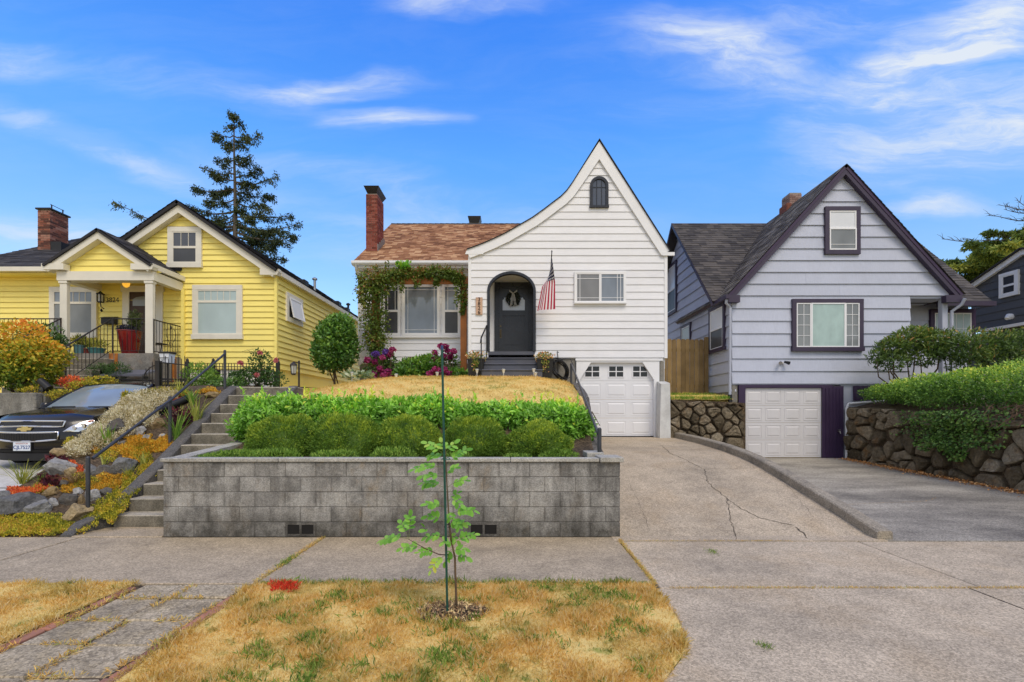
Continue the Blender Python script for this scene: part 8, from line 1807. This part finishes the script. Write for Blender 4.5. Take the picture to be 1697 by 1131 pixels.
# strap-leaved plants, every blade a leaf
bl_me = []
def blade_mesh(mat, bend, nm='blade'):
    V = []; Fc = []; n = 6
    for i in range(n + 1):
        q = i / n; w_ = .5 * (1 - q ** 2.2) + .01; V += [(-w_, bend * q * q, q - .18 * bend * q * q), (0, bend * q * q + .012, q - .18 * bend * q * q), (w_, bend * q * q, q - .18 * bend * q * q)]
    for i in range(n):
        for k in (0, 1): Fc.append((i * 3 + k, i * 3 + k + 1, (i + 1) * 3 + k + 1, (i + 1) * 3 + k))
    return lambda v: npmesh(nm, np.array(V), np.array(Fc), mat, np.full(len(V), v), smooth=True)
def strap(name, label, px, py, h, nblades, wd, mat, spread=.5, bends=(.05, .16, .36), vals=(.2, .45, .7, .95), cat='plant'):
    x, y, z = gz(px, py); t = thing(name, label, cat, (x, y, z)); ms = [blade_mesh(mat, b)(v) for b in bends for v in vals[:3]]
    H_ = h * y / F
    for k in range(int(nblades * 1.4)):
        a = rng.uniform(0, 6.283); tilt = rng.uniform(.03, spread * .85); L_ = H_ * rng.uniform(.65, 1.05); M = Matrix.Translation((x + rng.uniform(-.05, .05), y + rng.uniform(-.04, .04), z - .02)) @ Matrix.Rotation(a, 4, 'Z') @ Matrix.Rotation(-tilt, 4, 'X') @ Matrix.Diagonal((wd * .85 * rng.uniform(.7, 1.1), L_, L_, 1)); inst('blade', rng.choice(ms), t, M)
    return t
L_strapy = leafmat('yellow_strap_leaves', [(0, (.12, .15, .03)), (1, (.42, .40, .10))], .5, .3, .2); L_strapr = leafmat('bronze_strap_leaves', [(0, (.10, .06, .03)), (1, (.30, .20, .09))], .6, .2, .2)
strap('sedge', 'spiky yellow green sedge beside the big granite boulder', 38, 800, 44, 34, .018, L_strapy, .8)
strap('iris', 'iris fan of upright green blades below the pale mound', 178, 740, 46, 12, .034, L_strap, .45)
strap('iris', 'tall iris fan at the foot of the middle handrail post', 292, 728, 58, 20, .03, L_strap, .45)
strap('iris', 'bright light green iris fan touching the cheek wall', 326, 700, 52, 16, .042, L_strapy, .36)
strap('iris', 'blue green iris clump at the top of the bank beside the rail', 318, 670, 36, 22, .03, L_strap, .6)
strap('iris', 'yellow green iris clump in front of the iron gate', 300, 655, 32, 18, .036, L_strapy, .45)
strap('iris', 'pale variegated iris beside the dark leaved plant', 300, 700, 36, 10, .03, L_strapy, .4)
strap('iris', 'small light green iris near the cheek wall low on the bank', 238, 772, 26, 14, .024, L_strapy, .8); strap('iris', 'low light green iris beside the grey wedge boulder', 216, 786, 22, 12, .024, L_strapy, .9); strap('iris', 'little yellow tipped iris in the middle of the rock garden', 175, 768, 22, 10, .02, L_strapy, .9)
strap('grass_clump', 'wispy bronze grass clump beside the lower handrail post', 122, 803, 36, 46, .010, L_strapr, .9, (.2, .5, .8))
strap('grass_clump', 'small green tuft under the big granite boulder', 68, 800, 18, 16, .014, L_strap, .9)
bushy('barberry', 'dark burgundy leaved shrub between the iris fans by the rail', 'shrub', [((X(312, 9.05), 9.05, Z(695, 9.05)), (.13, .13, .20), 330), ((X(287, 8.9), 8.9, Z(690, 8.9)), (.11, .12, .15), 220)], .06, .035, L_burg, base=(X(305, 9), 9, 1.3))
bushy('shrub', 'yellow green leafy shrub in front of the iron fence', 'shrub', [((X(330, 11.6), 11.6, Z(622, 11.6)), (.40, .3, .26), 800), ((X(345, 11.4), 11.4, Z(632, 11.4)), (.3, .25, .2), 400)], .075, .03, L_hebe, base=(X(335, 11.6), 11.6, 2.25), stems=4)
bushy('shrub', 'low grey green plants by the top handrail post', 'plant', [((X(390, 10.9), 10.9, 2.32), (.25, .2, .12), 300), ((X(365, 10.6), 10.6, 2.3), (.2, .2, .1), 200)], .06, .03, L_ivy)
# black drain pipe lying on the bank
a, b = gz(262, 690), gz(312, 668); mb = MB(); pa, pb = Vector((a[0], a[1] - .05, a[2] + .10)), Vector((b[0], b[1] + .1, b[2] + .12)); pts = []; rs = []
for i in range(41): pts.append(pa.lerp(pb, i / 40)); rs.append(.066 if i % 2 else .074)
mb.tube(pts, rs, 14, cap=False); tag(mb.obj('drain_pipe', M_black, smooth=60, recalc=False), 'black corrugated drain pipe lying on the bank behind the middle rail post', 'pipe')

# ---------------------------------------------------------------- far trees
def limb_tree(name, label, d, tx, top, limbs, leafm, trunkm, sprayL, dens, r0, spread, seed, base=2.2, flat=False, barez=None):
    g = random.Random(seed); t = thing(name, label, 'tree', (X(tx, d), d, base)); zt = Z(top, d); tr = [(X(tx, d) + .04 * math.sin(i), d, lerp(base, zt, i / 12)) for i in range(13)]
    mb = MB(); mb.tube(tr, [r0 * (1 - .93 * i / 12) for i in range(13)], 8); trunk_ = mb.obj('trunk', trunkm, t, smooth=True); ps = []; lm = MB()
    for (yb, px, py, dens_) in limbs:
        dy = g.uniform(-1, 1) * abs(px - tx) * d / F * .5; a = Vector((X(tx, d), d, Z(yb, d))); b = Vector((X(px, d), d + dy, Z(py, d))); L_ = (b - a).length; sag = .10 * L_ if not flat else .05 * L_; pts = []
        for i in range(9): q = i / 8; p = a.lerp(b, q); p.z -= sag * math.sin(q * 3.14) * (1 if g.random() < 2 else 0); p += Vector((g.uniform(-.05, .05), g.uniform(-.05, .05), g.uniform(-.05, .05))); pts.append(p)
        lm.tube(pts, [.055 * (1 - .85 * i / 8) * min(1.3, L_ / 3 + .3) for i in range(9)], 5); n = int(dens * L_ * dens_)
        if n <= 0:
            for k in range(int(L_ * 5)):      # bare twigs
                q = g.uniform(.2, 1); i = min(7, int(q * 8)); p = pts[i].lerp(pts[i + 1], q * 8 - i); e = p + Vector((g.uniform(-.6, .1), g.uniform(-.3, .3), g.uniform(-.1, .45))); lm.tube([p, p.lerp(e, .5) + Vector((0, 0, .06)), e], [.018, .012, .005], 4)
            continue
        cl = []
        for k in range(max(3, int(L_ * 7 * min(1, dens_ + .2)))):      # twigs carrying sprays
            q = g.uniform(.12, 1.0) ** .8; i = min(7, int(q * 8)); p = pts[i].lerp(pts[i + 1], q * 8 - i); side = (b - a).normalized().cross(Vector((0, 0, 1))) * g.choice((-1, 1)); tl = spread * g.uniform(.4, 1.1) * (1.15 - .6 * q)
            e = p + side * tl * g.uniform(.2, .9) + (b - a).normalized() * tl * g.uniform(.1, .6) + Vector((0, 0, tl * (g.uniform(-.62, .10) if not flat else g.uniform(-.22, .10)))); lm.tube([p, p.lerp(e, .5), e], [.014, .009, .003], 4)
            m = max(4, int(n / max(1, int(L_ * 7)))); s = nr.random(m)[:, None]; sp = np.array(p) * (1 - s) + np.array(e) * s + nr.normal(size=(m, 3)) * np.array([.07, .07, .03 if flat else .08]); D = unit(np.tile(np.array(e - p), (m, 1)) + nr.normal(size=(m, 3)) * .25); cl.append((sp, D))
        sp = np.concatenate([c[0] for c in cl]); D = np.concatenate([c[1] for c in cl]); ps.append(leaves(sp, D, sprayL, sprayL * .34, 'fold', out=.8, up=.0 if flat else -.35, spread=.8, rnd=np.clip(nr.random(len(sp)) * .7 + g.uniform(-.05, .35), 0, 1)))
    lm.obj('limbs', trunkm, trunk_, smooth=True); v, f, r = cat_leaves(*ps); npobj('crown', v, f, leafm, t, r)['kind'] = 'stuff'
zz_ = lambda zx, zy: (200 + zx / 3.534, 180 + zy / 3.534)
lims = []
for zb, zx, zy, dn in ((60, 648, 45, 1), (70, 690, 55, .8), (110, 715, 85, 1), (120, 640, 95, 1), (160, 548, 150, .9), (170, 800, 150, .9), (175, 590, 185, 1), (190, 745, 235, .9), (200, 775, 185, .8), (260, 620, 225, .8), (300, 575, 298, .9), (310, 700, 290, 1), (330, 820, 302, .9), (350, 600, 345, 1), (385, 497, 360, .8), (400, 850, 370, .9), (420, 560, 400, 1), (430, 915, 398, .8), (440, 770, 400, 1), (470, 435, 470, .8), (470, 500, 475, 1), (490, 600, 440, 1), (480, 850, 480, .9), (510, 760, 470, 1), (540, 520, 560, 1), (560, 820, 540, .9), (560, 600, 545, 1), (600, 945, 575, .8), (600, 400, 570, .7), (600, 740, 590, 1.1), (620, 560, 640, 1.1), (640, 880, 600, 1), (650, 480, 630, 1), (660, 770, 660, 1.1), (680, 1062, 690, .9), (690, 930, 680, 1), (700, 620, 700, 1.1), (720, 1065, 772, .8), (720, 860, 740, 1), (720, 560, 730, 1), (750, 985, 760, .9), (760, 800, 780, 1.1), (790, 965, 880, .8), (800, 900, 840, .9), (820, 850, 850, 1), (690, 75, 620, .45), (700, 140, 640, .6), (780, 700, 800, 1), (560, 690, 600, 1), (500, 680, 540, 1), (640, 700, 690, 1.1)):
    b = zz_(zx, zy); lims.append((zz_(0, zb)[1], b[0], b[1], dn))
limb_tree('conifer_tree', 'tall ragged dark conifer rising behind the yellow house', 26, 388.5, 190, lims, L_conif, M_ctrunk, .15, 300, .26, .75, 3)
lims = [(430, 1548, 428, 1), (440, 1560, 445, 1.2), (450, 1572, 462, 1.2), (455, 1600, 478, 1.2), (430, 1590, 425, 1.2), (440, 1620, 440, 1.3), (450, 1640, 460, 1.3), (420, 1612, 418, 1.1), (460, 1620, 492, 1.1), (470, 1650, 470, 1.2), (445, 1585, 450, 1.2), (452, 1608, 466, 1.3), (436, 1606, 432, 1.2), (428, 1572, 434, 1), (448, 1636, 476, 1.2), (425, 1634, 428, 1.3), (415, 1662, 418, 1.3), (436, 1652, 444, 1.3), (405, 1676, 398, 1.3), (422, 1684, 422, 1.3), (385, 1692, 382, 1.1), (400, 1655, 405, 1.2), (410, 1640, 415, 1.2), (390, 1668, 385, 1.1), (380, 1680, 370, 1.1), (430, 1665, 430, 1.3), (440, 1690, 440, 1.3), (400, 1690, 400, 1.3), (360, 1690, 355, .8), (420, 1580, 440, 1.2), (450, 1600, 455, 1.3),
        (395, 1622, 372, 0), (380, 1625, 384, 0), (370, 1640, 352, 0), (350, 1660, 338, 0), (365, 1665, 345, 0), (375, 1645, 395, .15), (400, 1600, 415, .2), (355, 1680, 340, 0), (385, 1650, 380, .3)]
limb_tree('cedar_tree', 'spreading olive green cedar with bare upper branches behind the charcoal house', 30, 1775, 325, lims, L_cedar, M_ctrunk, .26, 330, .4, 1.0, 8, flat=True)
